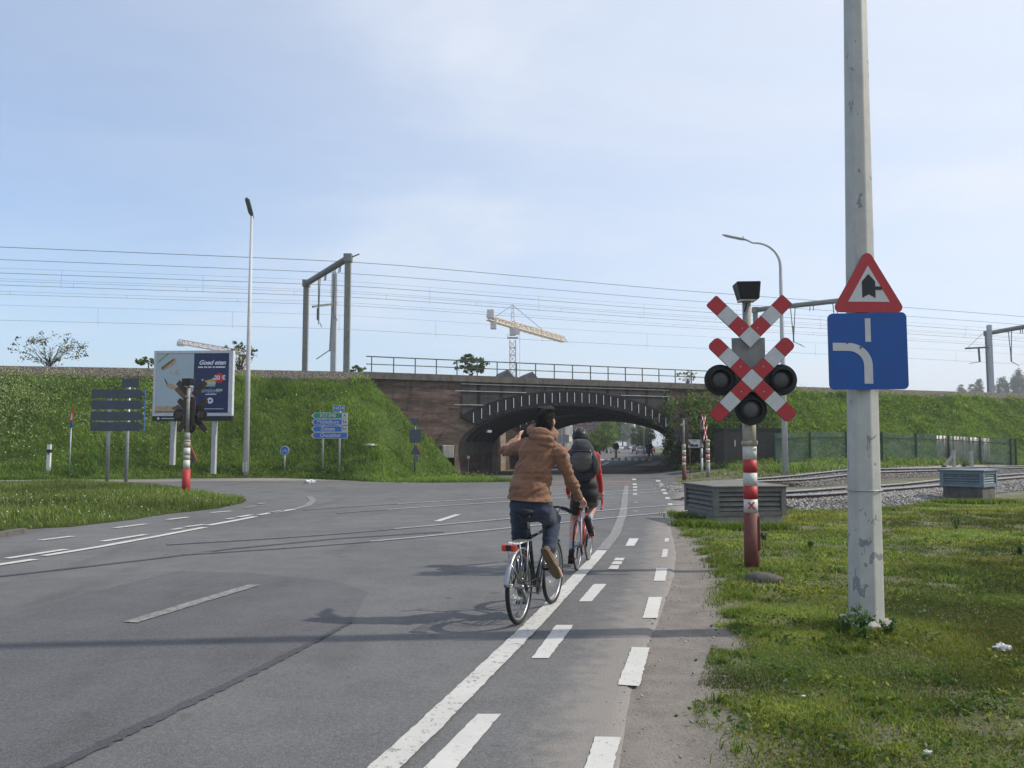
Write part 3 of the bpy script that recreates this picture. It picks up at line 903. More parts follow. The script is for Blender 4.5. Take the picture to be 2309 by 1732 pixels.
def mound(name, poly, mat, step):
    """ragged outline filled with a grid of small cells, rising from the road"""
    bnd = []
    for i in range(len(poly)):
        a, b = poly[i], poly[(i + 1) % len(poly)]; n = max(2, int((b - a).length / .35))
        for k in range(n):
            q = a.lerp(b, k / n); q = q + Vector((mnoise.noise(q * 1.7), mnoise.noise(q * 1.7 + Vector((9, 9, 9))), 0)) * .16
            bnd.append(q)
    bm = bmesh.new()
    f = bm.faces.new([bm.verts.new((q.x, q.y, 0)) for q in bnd])
    bmesh.ops.triangulate(bm, faces=[f])
    x0, x1 = min(q.x for q in bnd), max(q.x for q in bnd); y0, y1 = min(q.y for q in bnd), max(q.y for q in bnd)
    for co, no, lo, hi in (((1, 0, 0), (1, 0, 0), x0, x1), ((0, 1, 0), (0, 1, 0), y0, y1)):
        q = lo + step
        while q < hi:
            bmesh.ops.bisect_plane(bm, geom=bm.verts[:] + bm.edges[:] + bm.faces[:], plane_co=Vector(co) * q, plane_no=no); q += step
    for v in bm.verts: v.co.z = island_z(v.co.x, v.co.y) + .01
    me = bpy.data.meshes.new(name); bm.to_mesh(me); bm.free(); me.materials.append(M(mat))
    for p in me.polygons: p.use_smooth = True
    return structure(link(name, me))
mound('grass_island', ISL, 'island_turf', .8)
mb = MB()
k0, k1 = P(-60, 1225), P(50, 1204)
mb.bar(k0 + Vector((0, 0, .05)), k1 + Vector((0, 0, .05)), .18, .12, 'concrete_dark')
structure(mb.build('kerb'))

# ------------------------------------------------------------------ railway bank
H = 6.25
CREST = [(-120, 30), (-76, 38.7), (-50, 43.2), (-29.3, 47.1), (-13.3, 50.2), (-9.0, 51.2), (-3.6, 53.4), (3.8, 56.7), (12.4, 60.5), (22, 64), (45, 72.6), (95, 92.6), (180, 127)]
cp = [Vector(p) for p in CREST]
for _ in range(3):
    q = [cp[0]]
    for i in range(len(cp) - 1): q += [cp[i].lerp(cp[i + 1], .25), cp[i].lerp(cp[i + 1], .75)]
    cp = q + [cp[-1]]
CS = np.concatenate([[0], np.cumsum([(cp[i + 1] - cp[i]).length for i in range(len(cp) - 1)])])
CXs, CYs = np.array([p.x for p in cp]), np.array([p.y for p in cp])
def crest(s, t=0.0):
    """point beside the crest of the bank: s along it, t metres out towards the road (negative: back over the tracks)"""
    x, y = np.interp(s, CS, CXs), np.interp(s, CS, CYs)
    x2, y2 = np.interp(s + .5, CS, CXs), np.interp(s + .5, CS, CYs); x1, y1 = np.interp(s - .5, CS, CXs), np.interp(s - .5, CS, CYs)
    d = math.hypot(x2 - x1, y2 - y1); tx, ty = (x2 - x1) / d, (y2 - y1) / d
    return Vector((x + ty * t, y - tx * t)), Vector((tx, ty))
def s_of_x(x): return float(np.interp(x, CXs, CS))
SL0, SL1 = s_of_x(-9.0), s_of_x(-2.6)
SR0, SR1 = s_of_x(11.5), s_of_x(18.0)
TOE = 7.6
def bank_z(s, t, side):
    sh = 1.12 * max(0, s - SL0) if side == 'L' else 1.15 * max(0, SR1 - s)
    tt = t + sh
    if tt <= 0: z = H
    elif tt < .9: z = H - .62 * tt / .9
    else:
        z = H - .62 - (H - .62) * min(1.0, (tt - .9) / (TOE - .9)) ** .94
    p, _ = crest(s, t)
    lump = .34 * mnoise.noise(Vector((p.x * .45, p.y * .45, 3))) + .16 * mnoise.noise(Vector((p.x * 1.3, p.y * 1.3, 5)))
    k = S(tt, .8, 2.2) * (1 - S(tt, TOE - 1.5, TOE))
    g = G(p.x, p.y)
    return max(g - .12, z + lump * k + g * S(tt, 3, TOE)), p
def bank(name, side, ss, ts, mat):
    V = []
    for s in ss:
        for t in ts:
            z, p = bank_z(s, t, side); V.append((p.x, p.y, z))
    n = len(ts); k = np.array([i * n + j for i in range(len(ss) - 1) for j in range(n - 1)])
    return structure(np_mesh(name, V, np.stack([k, k + n, k + n + 1, k + 1], 1), mat, smooth=True))
tsl = list(np.linspace(.75, TOE + .5, 26))
LS = list(np.arange(0, SL0 - 40, 3)) + list(np.linspace(SL0 - 40, SL1, 110))
RS = list(np.linspace(SR0, SR1 + 45, 110)) + list(np.arange(SR1 + 48, CS[-1], 4))
bank('embankment', 'L', LS, tsl, 'bank_turf')
bank('embankment', 'R', RS, tsl, 'bank_turf')
LS2 = [s for s in LS if s <= SL0] + [SL0]
RS2 = [SR1] + [s for s in RS if s > SR1]
bank('ballast_shoulder', 'L', LS2, [-34, -12, -3, -.6, -.25, 0, .15, .3, .5, .7, .9, 1.0], 'ballast_bed')
bank('ballast_shoulder', 'R', RS2, [-34, -12, -3, -.6, -.25, 0, .15, .3, .5, .7, .9, 1.0], 'ballast_bed')

def on_bank(x, y):
    """height of the bank's surface over a plan position (ground height where there is none)"""
    d2 = (CXs - x) ** 2 + (CYs - y) ** 2; i = int(np.argmin(d2))
    best = None
    for j in (i - 1, i):
        if j < 0 or j >= len(CS) - 1: continue
        a, b = np.array([CXs[j], CYs[j]]), np.array([CXs[j + 1], CYs[j + 1]]); dd = b - a
        f = float(np.clip(((x - a[0]) * dd[0] + (y - a[1]) * dd[1]) / (dd @ dd), 0, 1)); q = a + dd * f; dist = math.hypot(x - q[0], y - q[1])
        if best is None or dist < best[0]:
            cr = dd[0] * (y - q[1]) - dd[1] * (x - q[0]); best = (dist, CS[j] + f * math.hypot(*dd), -1 if cr > 0 else 1)
    dist, s, sg = best; t = dist * sg
    g = G(x, y)
    if t > TOE + .5 or t < 0: return g
    if s <= SL1: return max(g, bank_z(s, t, 'L')[0])
    if s >= SR0: return max(g, bank_z(s, t, 'R')[0])
    return g
def PB(u, v):
    d = ray(u, v); d = d / d.y; y = 25.0
    while y < 90:
        x, z = d.x * y, CH + d.z * y
        h = on_bank(x, y)
        if z <= h: return Vector((x, y, h))
        y += .04
    return P(u, v)

# ------------------------------------------------------------------ bridge
BO = Vector((-9.0, 51.2)); BD = Vector((21.4, 9.3)).normalized(); BB_ = Vector((.2, .98)).normalized()
BN = Vector((BD.y, -BD.x))                                 # out of the face, towards the road
SC_, ZC, AI, BI = 14.33, 1.15, 8.57, 3.28                   # arch: centre, springing, half span, rise
AE, BE = AI + 1.35, BI + 1.0
BRZ = math.atan2(BD.y, BD.x)
# local frame of the bridge: x along the face, y square into the bank, z up
skx = BB_.dot(BD) / BB_.dot(-BN)                            # the barrel runs askew along the road
def bl(s, z, depth, out=0.0): return Vector((s + skx * depth, depth - out, z))
def intr(s):
    q = (s - SC_) / AI
    return ZC + BI * math.sqrt(max(0, 1 - q * q)) if abs(q) < 1 else None
def extr(s):
    q = (s - SC_) / AE
    return ZC + BE * math.sqrt(max(0, 1 - q * q)) if abs(q) < 1 else -1.0
def block(mb, q0, q1, d0, d1, mat, out=0.0):
    """quad outline q0 (4 points s, z) from depth d0 to d1"""
    vs = [bl(s, z, d0, out) for s, z in q0] + [bl(s, z, d1) for s, z in q1]
    mb.add(vs, [(0, 1, 2, 3), (7, 6, 5, 4), (0, 4, 5, 1), (1, 5, 6, 2), (2, 6, 7, 3), (3, 7, 4, 0)], mat)
def wall_cols(s0, s1, ztop, depth, mat, zbot=None, out=0.0, d0=0.0):
    mb = MB(); n = max(2, int((s1 - s0) / .25)); ss = np.linspace(s0, s1, n + 1)
    for a, b in zip(ss[:-1], ss[1:]):
        za = extr(a) if zbot is None else zbot; zb = extr(b) if zbot is None else zbot
        q = [(a, za), (b, zb), (b, ztop), (a, ztop)]
        block(mb, q, q, d0, d0 + depth, mat, out)
    return mb
SB0, SB1 = 6.25, 22.4                                       # dark facing between the brick ends
ZCO = H - .42
def make_bridge(name, label, d0, length, front):
    t = thing(name, label, 'bridge', (BO.x + 0, BO.y + 0, 0), BRZ, None)
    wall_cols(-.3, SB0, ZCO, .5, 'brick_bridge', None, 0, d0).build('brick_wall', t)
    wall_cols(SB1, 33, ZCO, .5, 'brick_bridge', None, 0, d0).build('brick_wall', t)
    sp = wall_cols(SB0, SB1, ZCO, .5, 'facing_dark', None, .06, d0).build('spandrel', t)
    if front:
        # panel joints and pale flashing strips on the dark facing
        for s in np.arange(SB0 + 1.15, SB1 - .4, 1.62):
            zt = extr(s)
            if ZCO - zt > .3: MB().box(bl(s, (zt + .08 + ZCO) / 2, 0, .062), (.22, .03, ZCO - zt - .12), 'ring_dark').build('panel_rib', sp)
        for s0, s1, z in ((SB0 - .1, SB1 - .2, H - .56), (SB0 - .5, 10.8, H - 1.02), (18.2, SB1 - .2, H - 1.02), (5.7, 7.9, H - 1.92)):
            MB().bar(bl(s0, z, d0, .10), bl(s1, z, d0, .10), .05, .045, 'pale_concrete').build('flashing_strip', sp)
    # ring of arch segments
    N = 37
    for i in range(N):
        a0 = math.pi * (1 - (i + .02) / N); a1 = math.pi * (1 - (i + .98) / N)
        ip = [(SC_ + AI * math.cos(a), ZC + BI * math.sin(a)) for a in (a0, a1)]
        ep = [(SC_ + AE * math.cos(a), ZC + BE * math.sin(a)) for a in (a0, a1)]
        sm = (ip[0][0] + ip[1][0]) / 2
        dark = 7.1 < sm < SB1 - .2
        q = [ip[0], ip[1], ep[1], ep[0]]
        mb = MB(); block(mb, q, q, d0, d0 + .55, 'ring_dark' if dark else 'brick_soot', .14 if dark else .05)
        mb.build('arch_segment', t)
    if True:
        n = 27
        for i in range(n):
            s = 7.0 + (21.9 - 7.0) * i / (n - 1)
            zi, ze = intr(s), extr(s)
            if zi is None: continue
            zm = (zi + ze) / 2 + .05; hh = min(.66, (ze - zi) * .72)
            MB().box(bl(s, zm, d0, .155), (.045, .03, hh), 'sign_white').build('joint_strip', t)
    # barrel: soffit with ribs, and the walls that carry it
    mb = MB(); n = 48; pts = [(SC_ - AI, -.9)] + [(SC_ - AI * math.cos(math.pi * k / n), ZC + BI * math.sin(math.pi * k / n)) for k in range(n + 1)] + [(SC_ + AI, -.9)]
    ds = [d0 + .02, d0 + length]
    vs = [bl(s, z, d) for d in ds for s, z in pts]; m = len(pts)
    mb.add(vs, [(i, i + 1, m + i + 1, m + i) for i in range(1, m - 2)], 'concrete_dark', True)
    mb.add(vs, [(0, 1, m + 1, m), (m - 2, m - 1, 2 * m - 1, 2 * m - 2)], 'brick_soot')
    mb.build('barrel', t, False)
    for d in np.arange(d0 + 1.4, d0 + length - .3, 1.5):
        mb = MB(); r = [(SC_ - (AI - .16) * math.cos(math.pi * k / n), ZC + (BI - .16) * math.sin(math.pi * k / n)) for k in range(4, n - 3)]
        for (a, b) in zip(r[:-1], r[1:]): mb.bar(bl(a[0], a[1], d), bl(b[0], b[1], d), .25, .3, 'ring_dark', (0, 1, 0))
        mb.build('arch_rib', t)
    # deck and its rear edge
    mb = MB(); q = [(-.3, ZCO), (33, ZCO), (33, H - .12), (-.3, H - .12)]
    block(mb, q, q, d0 + .55, d0 + length, 'concrete_dark'); mb.build('deck', t)
    rear = wall_cols(-.3, 33, ZCO, .4, 'brick_soot', None, 0, d0 + length - .42); rear.build('rear_wall', t)
    # wing walls below the fill, both sides of the opening
    for s0, s1 in ((-.3, SC_ - AE), (SC_ + AE, 33)):
        mb = MB(); q = [(s0, -1), (s1, -1), (s1, ZCO), (s0, ZCO)]; block(mb, q, q, d0 + .6, d0 + length - .5, 'brick_soot'); mb.build('abutment', t)
    # coping in lengths
    k = 0; s = -.35
    while s < 33:
        e = min(33, s + 2.9); mb = MB(); q = [(s + .006, ZCO + .004), (e - .006, ZCO + .004), (e - .006, H), (s + .006, H)]
        block(mb, q, q, d0, d0 + .7, 'coping', .18); mb.build('coping_stone', t); s = e
    return t
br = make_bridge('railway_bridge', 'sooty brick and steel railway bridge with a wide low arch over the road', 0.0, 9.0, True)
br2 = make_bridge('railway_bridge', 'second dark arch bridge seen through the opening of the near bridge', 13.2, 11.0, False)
# lit pier and wing walls in the open slot between the two bridges
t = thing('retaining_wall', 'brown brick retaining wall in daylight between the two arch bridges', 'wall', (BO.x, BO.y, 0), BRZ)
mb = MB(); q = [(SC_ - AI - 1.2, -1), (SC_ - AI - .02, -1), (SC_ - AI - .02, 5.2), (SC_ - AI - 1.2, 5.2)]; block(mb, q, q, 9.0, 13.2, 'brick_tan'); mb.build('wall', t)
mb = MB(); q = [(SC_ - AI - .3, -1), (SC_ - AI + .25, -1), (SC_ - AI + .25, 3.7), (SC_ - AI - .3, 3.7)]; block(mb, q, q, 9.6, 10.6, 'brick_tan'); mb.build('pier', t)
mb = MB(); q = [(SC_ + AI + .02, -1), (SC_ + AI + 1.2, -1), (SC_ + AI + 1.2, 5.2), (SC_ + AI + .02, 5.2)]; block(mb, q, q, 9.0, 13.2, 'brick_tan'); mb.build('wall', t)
# railing along the near edge
rl = thing('bridge_railing', 'dark steel two-rail railing along the near edge of the bridge', 'railing', (BO.x, BO.y, H), BRZ)
for k in range(22):
    s = .15 + 1.42 * k
    MB().bar(bl(s, -.05, .22), bl(s, 1.02, .22), .055, .055, 'steel_dark').build('post', rl)
for z, r in ((1.0, .032), (.52, .026)):
    MB().bar(bl(-.2, z, .22), bl(30.4, z, .22), .05, r * 2, 'steel_dark').build('rail', rl)
# things fixed to the bridge
wbox = thing('wall_box', 'grey electrical cabinet at the left foot of the arch', 'cabinet', (BO.x, BO.y, 0), BRZ)
c = bl(5.2, 1.3, 0, .24)
bevel(MB().box(c, (.75, .34, .8), 'pale_concrete').build('housing', wbox), .02)
MB().box(c + Vector((0, -.175, .0)), (.66, .02, .7), 'concrete').build('door', wbox)
lp = thing('bridge_lamp', 'small pale lamp under the left haunch of the arch', 'lamp', (BO.x, BO.y, 0), BRZ)
MB().box(bl(8.05, 2.62, .35, 0), (.3, .25, .16), 'lamp_white').build('housing', lp)
MB().bar(bl(8.05, 2.7, .35), bl(8.05, 3.3, .5), .03, .03, 'steel_dark').build('bracket', lp)

# ------------------------------------------------------------------ tracks across the road
def track(name, label, railA, side, straight):
    """railA: ground points of one rail; the other lies 1.5 m to one side"""
    pts = [Vector((p.x, p.y)) for p in railA]
    for _ in range(3):
        q = [pts[0]]
        for i in range(len(pts) - 1): q += [pts[i].lerp(pts[i + 1], .25), pts[i].lerp(pts[i + 1], .75)]
        pts = q + [pts[-1]]
    def off(d):
        out = []
        for i, p in enumerate(pts):
            a = (pts[min(i + 1, len(pts) - 1)] - pts[max(i - 1, 0)]).normalized()
            out.append(p + Vector((a.y, -a.x)) * d * side)
        return out
    t = thing(name, label, 'railway track', (0, 0, 0))
    for d in (0.0, 1.5):
        hd, hd2, wb, groove = MB(), MB(), MB(), MB()
        o = off(d)
        for a, b in zip(o[:-1], o[1:]):
            inroad = a.x < straight(a.y)
            za, zb = G(a.x, a.y), G(b.x, b.y)
            if inroad:
                A, B = Vector((a.x, a.y, za + .026)), Vector((b.x, b.y, zb + .026))
                hd.bar(A, B, .052, .024, 'rail_head' if a.x > (-2.6 if side > 0 else -3.4) else 'rail_dull')
                n = (b - a).normalized(); n3 = Vector((n.y, -n.x, 0))
                groove.bar(A + n3 * .055 - Vector((0, 0, .003)), B + n3 * .055 - Vector((0, 0, .003)), .055, .018, 'tar')
            else:
                A, B = Vector((a.x, a.y, za + .30)), Vector((b.x, b.y, zb + .30))
                hd2.bar(A, B, .07, .035, 'rail_head'); z = Vector((0, 0, 1))
                wb.bar(A - z * .028, B - z * .028, .072, .02, 'rail_steel')
                wb.bar(A - z * .08, B - z * .08, .018, .10, 'rail_steel'); wb.bar(A - z * .135, B - z * .135, .14, .025, 'rail_steel')
        if hd.v: hd.build('rail_in_road', t)
        if hd2.v: hd2.build('rail_head', t)
        if wb.v: wb.build('rail', t)
        if groove.v: groove.build('flangeway', t)
    # sleepers under the open track
    o0, o1 = off(0), off(1.5); acc = 0
    for i in range(len(o0) - 1):
        a, b = o0[i], o0[i + 1]; L = (b - a).length; k = 0
        while acc + k * .62 < L:
            f = (acc + k * .62) / L; p = a.lerp(b, f); q = o1[i].lerp(o1[i + 1], f); k += 1
            if p.x > straight(p.y) + .6 and p.x < 34:
                d = (q - p).normalized() * .45
                A, B = p - d, q + d
                MB().bar((A.x, A.y, G(*A) + .09), (B.x, B.y, G(*B) + .09), .24, .12, 'concrete_dark').build('sleeper', t)
        acc = (acc + k * .62) - L
    return t, off
bx = lambda y: asp_x(min(max(y, 0), 50)) + .9
RB = PP([(376, 1232), (725, 1211), (1000, 1186), (1145, 1173), (1263, 1162), (1479, 1144)]) + [P(1610, 1136), P(1774, 1131), P(1921, 1117), P(2309, 1080), P(2700, 1054)]
RA = PP([(760, 1160), (898, 1150), (1000, 1143), (1145, 1134), (1398, 1116)]) + [P(1560, 1107), P(1774, 1095), P(2309, 1064.5), P(2600, 1051)]
trB, offB = track('railway_track', 'near shiny rails curving over the asphalt past the louvred cabinet', RB, 1, bx)
trA, offA = track('railway_track', 'far pair of rails crossing the road closer to the bridge', RA, -1, bx)

# ballast: stones heaped along the open track
def stones(name, pts_xy, zs, size, label=None):
    n = len(pts_xy)
    oct_ = np.array([(1, 0, 0), (-1, 0, 0), (0, 1, 0), (0, -1, 0), (0, 0, 1), (0, 0, -1)], float)
    F8 = np.array([(0, 2, 4), (2, 1, 4), (1, 3, 4), (3, 0, 4), (2, 0, 5), (1, 2, 5), (3, 1, 5), (0, 3, 5)])
    R = RNG.normal(size=(n, 3, 3)); Q, _ = np.linalg.qr(R)
    V = oct_[None] * RNG.uniform(.55, 1.15, (n, 6, 1)) * size[:, None, None] * np.array([1, .85, .7])
    V = np.einsum('nij,nkj->nki', Q, V) + np.concatenate([pts_xy, zs[:, None]], 1)[:, None, :]
    Fc = (np.arange(n)[:, None, None] * 6 + F8[None]).reshape(-1, 3)
    g = RNG.uniform(.14, .46, (n, 1)); C = g * np.array([1.0, .96, .90]) * RNG.uniform(.9, 1.1, (n, 3))
    return stuff(np_mesh(name, V.reshape(-1, 3), Fc, 'stone', np.repeat(C, 6, 0)))
def ballast_for(off, lo, hi, lim, n, seed):
    """bed sheet plus loose stones between offsets lo..hi of a track"""
    C0 = off(lo); C1 = off(hi); keep = [i for i in range(len(C0)) if C0[i].x > lim[0] and C0[i].x < lim[1]]
    A = [C0[i] for i in keep]; B = [C1[i] for i in keep]; m = 10; V = []
    prof = lambda f: .165 * min(1, f / .22, (1 - f) / .16)
    for q_, (a, b) in enumerate(zip(A, B)):
        for k in range(m + 1):
            p = a.lerp(b, k / m); V.append((p.x, p.y, G(p.x, p.y) + prof(k / m) * min(1, (p - A[0].lerp(B[0], k / m)).length / 1.2) + .005))
    w = m + 1; kk = np.array([i * w + j for i in range(len(A) - 1) for j in range(m)])
    structure(np_mesh('ballast_bed', V, np.stack([kk, kk + 1, kk + w + 1, kk + w], 1), 'ballast_bed', smooth=True))
    i = RNG.integers(0, len(A) - 1, n * 3); f = RNG.random(n * 3); h = RNG.random(n * 3)
    a = np.array([[p.x, p.y] for p in A]); b = np.array([[p.x, p.y] for p in B])
    seg = np.hypot(*(a[1:] - a[:-1]).T); pr = seg / seg.sum() ; i = RNG.choice(len(seg), n * 3, p=pr)
    pa = a[i] * (1 - h[:, None]) + a[i + 1] * h[:, None]; pb = b[i] * (1 - h[:, None]) + b[i + 1] * h[:, None]
    p = pa * (1 - f[:, None]) + pb * f[:, None]
    # nearer stones first: more of them where they can be told apart
    keepp = RNG.random(n * 3) < np.clip(26.0 / p[:, 1], .12, 1) ** 1.6
    p, f = p[keepp][:n], f[keepp][:n]
    z = np.array([G(x, y) + prof(g) + .02 for (x, y), g in zip(p, f)])
    stones('ballast', p, z, RNG.uniform(.025, .062, len(p)))
ballast_for(offB, -1.9, 3.3, (4.6, 34), 26000, 1)
ballast_for(offA, 2.7, -1.2, (9.6, 40), 9000, 2)
# gravel spilling onto the road edge by the far signal
pc = np.array([P(*q).xy for q in ((1545, 1104), (1528, 1100), (1560, 1110), (1536, 1094))])
p = pc[RNG.integers(0, 4, 900)] + RNG.normal(size=(900, 2)) * np.array([.5, 1.3])
stones('loose_gravel', p, np.array([G(*q) + .035 for q in p]), RNG.uniform(.02, .06, 900))
# grit and clods on the bare strip beside the cycle lane
yy = RNG.uniform(3.2, 19, 2600); xx = np.array([asp_x(y) for y in yy]); x2 = np.array([edge_x(GRS, y) for y in yy])
f = RNG.beta(1.2, 1.2, 2600); xx = xx - .25 + (x2 - xx + .5) * f
o = stones('grit', np.stack([xx, yy], 1), np.array([G(a, b) + .022 for a, b in zip(xx, yy)]), RNG.exponential(.0028, 2600) + .0022)

# ------------------------------------------------------------------ level-crossing signals
def arc(cx, cz, r, a0, a1, n=10):
    return [(cx + r * math.cos(math.radians(a0 + (a1 - a0) * k / n)), cz + r * math.sin(math.radians(a0 + (a1 - a0) * k / n))) for k in range(n + 1)]
def cross_board(t, name, cx, cz, ang, a, b, y, mats, w=.2, r=.035, backm='signal_back'):
    """striped board of square panels between distances a..b from (cx, cz), facing -y"""
    ca, sa = math.cos(math.radians(ang)), math.sin(math.radians(ang))
    def pt(l, q): return (cx + ca * l - sa * q, cz + sa * l + ca * q)
    L = len(mats); e = MB(); n = 8
    rr = .07 if r > .05 else r
    out = [pt(a, -w / 2), pt(b - rr, -w / 2)] + [pt(b - rr + rr * math.sin(math.pi / 2 * k / n), -w / 2 + rr - rr * math.cos(math.pi / 2 * k / n)) for k in range(1, n)] + \
          [pt(b - rr + rr * math.cos(math.pi / 2 * k / n), w / 2 - rr + rr * math.sin(math.pi / 2 * k / n)) for k in range(n)] + [pt(b - rr, w / 2), pt(a, w / 2)]
    bo = e.prism(out, y + .006, y + .030, backm).build(name, t)
    seg = (b - a) / L
    for k, m in enumerate(mats):
        l0, l1 = a + seg * k + .002, a + seg * (k + 1) - .002
        if k == L - 1:
            poly = [pt(l0, -w / 2 + .004), pt(b - rr, -w / 2 + .004)] + [pt(b - rr + (rr - .004) * math.sin(math.pi / 2 * q / n), -w / 2 + rr - (rr - .004) * math.cos(math.pi / 2 * q / n)) for q in range(1, n)] + \
                   [pt(b - rr + (rr - .004) * math.cos(math.pi / 2 * q / n), w / 2 - rr + (rr - .004) * math.sin(math.pi / 2 * q / n)) for q in range(n)] + [pt(b - rr, w / 2 - .004), pt(l0, w / 2 - .004)]
        else:
            poly = [pt(l0, -w / 2 + .004), pt(l1, -w / 2 + .004), pt(l1, w / 2 - .004), pt(l0, w / 2 - .004)]
        MB().prism(poly, y, y + .006, m).build('panel', bo)
    return bo
def signal(label, loc, rz, bands, tall=3.72, mark=True):
    """striped post, box on top, half cross over a full cross, three dark lamps"""
    t = thing('crossing_signal', label, 'crossing signal', loc, rz, 'level crossing signals')
    R_, W_ = 'sign_red', 'sign_white'
    z = -.1
    for k, (z1, m, r) in enumerate(bands):
        MB().cyl((0, 0, z), (0, 0, z1 - .002), r, r, m, 24).build('post_band', t); z = z1
    MB().cyl((0, 0, z), (0, 0, tall), .062, .058, 'post_grey', 16).build('upper_post', t)
    mb = MB(); mb.tube([(0, 0, 1.70), (0, 0, 1.76)], [.108, .108], 'post_beige', 20); mb.box((.05, -.105, 1.74), (.05, .03, .06), 'post_beige'); mb.box((.045, -.105, 1.64), (.035, .03, .04), 'band_white'); mb.build('clamp', t)
    MB().tube([(.085, -.055, .28), (.098, -.062, .30), (.098, -.062, .72), (.085, -.055, .74)], .012, 'post_maroon', 8).build('cable_pipe', t)
    if mark: text('X', .13, 'sign_red', t, (-.012, -.0955, .875), name='red_mark', bold=.004)
    # box on the top
    mb = MB(); x0, x1 = -.155, .165
    vs = [(-.10, -.13, tall), (.155, -.13, tall), (.155, .15, tall), (-.10, .15, tall), (-.165, -.19, tall + .235), (.165, -.19, tall + .235), (.165, .17, tall + .24), (-.165, .17, tall + .24), ]
    mb.add(vs, [(3, 2, 1, 0), (4, 5, 6, 7), (0, 1, 5, 4), (1, 2, 6, 5), (2, 3, 7, 6), (3, 0, 4, 7)], 'signal_black')
    hb = bevel(mb.build('bell_box', t), .018, 3)
    MB().box((.0, 0, tall - .012), (.22, .2, .02), 'white_plastic').build('box_foot', hb)
    MB().tube([(-.02, -.06, tall - .07), (-.005, -.075, tall - .05), (-.045, -.07, tall - .17)], .011, 'signal_black', 6).build('cable', t)
    # grey folded plate behind the crosses
    mb = MB(); vs = [(-.225, -.065, 2.22), (0, -.10, 2.22), (.225, -.065, 2.22), (.225, -.065, 3.18), (0, -.10, 3.18), (-.225, -.065, 3.18)]
    vb = [(x, y + .02, z) for x, y, z in vs]
    mb.add(vs + vb, [(0, 1, 4, 5), (1, 2, 3, 4), (11, 10, 7, 6), (10, 9, 8, 7), (0, 6, 7, 1), (1, 7, 8, 2), (2, 8, 9, 3), (3, 9, 10, 4), (4, 10, 11, 5), (5, 11, 6, 0)], 'post_grey')
    if not mark: mb.mats = ['signal_back']
    mb.build('back_plate', t)
    # lamps: black target board, hood ring, dark lens
    for cx, cz, to, lens in ((-.405, 2.592, -45, 'lens_dark'), (.415, 2.590, -135, 'lens_dark'), (0, 2.185, 90, 'lens_clear')):
        a = math.radians(to); tx, tz = cx + .30 * math.cos(a), cz + .30 * math.sin(a)
        poly = arc(cx, cz, .215, to + 50, to + 310, 26) + [(tx, tz)]
        lm = MB().prism(poly, -.135, -.115, 'signal_black').build('lamp', t)
        mb = MB(); n = 28
        for (ra, rb, ya, yb) in ((.142, .150, -.135, -.235), (.150, .140, -.235, -.235), (.140, .128, -.235, -.150)):
            mb.add([(cx + ra * math.cos(2 * math.pi * k / n), ya, cz + ra * math.sin(2 * math.pi * k / n)) for k in range(n)] + [(cx + rb * math.cos(2 * math.pi * k / n), yb, cz + rb * math.sin(2 * math.pi * k / n)) for k in range(n)],
                   [(k, (k + 1) % n, n + (k + 1) % n, n + k) for k in range(n)], 'signal_black', True)
        mb.build('hood', lm)
        MB().ellipsoid((cx, -.145, cz), (.130, .03, .130), lens, 24, 12, (math.pi / 2, 0, 0) if False else None).build('lens', lm)
        MB().box((cx, -.10, cz), (.2, .06, .2), 'signal_back').build('lamp_housing', lm)
    y = -.262
    for cz, r, nm in ((2.588, .08, 'lower_cross'), ):
        cross_board(t, 'cross_board', 0, cz, 45, .104, .745, y, [R_, W_, R_], .2, r); cross_board(t, 'cross_board', 0, cz, 135, .104, .745, y, [R_, W_, R_], .2, r)
        cross_board(t, 'cross_board', 0, cz, -45, .104, .745, y, [R_, W_, R_], .2, r); cross_board(t, 'cross_board', 0, cz, -135, .104, .745, y, [R_, W_, R_], .2, r)
        MB().prism([(0, cz - .1455), (.1455, cz), (0, cz + .1455), (-.1455, cz)], y + .001, y + .03, W_, edge='signal_back').build('cross_centre', t)
    cz = 3.18
    cross_board(t, 'cross_board', 0, cz, 45, .104, .73, y + .08, [R_, W_, R_], .2, .03); cross_board(t, 'cross_board', 0, cz, 135, .104, .73, y + .08, [R_, W_, R_], .2, .03)
    MB().prism([(0, cz - .1455), (.1455, cz), (0, cz + .1455), (-.1455, cz)], y + .081, y + .11, W_, edge='signal_back').build('cross_centre', t)
    mb = MB()
    for zz in (2.45, 2.72): mb.bar((0, -.255, zz), (0, .06, zz), .05, .05, 'steel_mid')
    mb.bar((0, -.17, 3.16), (0, .06, 3.16), .05, .05, 'steel_mid'); mb.box((0, -.105, 2.60), (.75, .03, .05), 'steel_mid')
    mb.build('bracket', t)
    for x, z in ((-.105, 3.19 + .11), (.105, 3.19 + .11), (-.15, 2.76), (.15, 2.76), (-.15, 2.42), (.15, 2.42)):
        MB().ellipsoid((x, y + (.079 if z > 3 else -.001), z), (.009, .006, .009), 'chrome', 8, 6).build('bolt', t)
    return t
base = P(1696, 1286)
signal('large red and white crossing signal on a striped post beside the bare roadside strip', base, math.radians(-4),
       [(.78, 'post_maroon', .102), (.965, 'band_white', .0935), (1.145, 'band_red', .094), (1.325, 'band_white', .0935), (1.503, 'band_red', .094), (1.69, 'band_white', .0935), (2.12, 'post_beige', .090)])
b2 = P(418.5, 1121); b2.z += .12
signal('crossing signal on the grass island, seen from its dark back', b2, math.radians(180 - 12),
       [(.80, 'band_red', .13), (1.10, 'band_white', .105), (1.25, 'post_beige', .105), (1.5, 'band_white', .105), (1.72, 'post_beige', .10), (2.0, 'post_grey', .085)], 3.55, False)
b3 = P(1543, 1083)
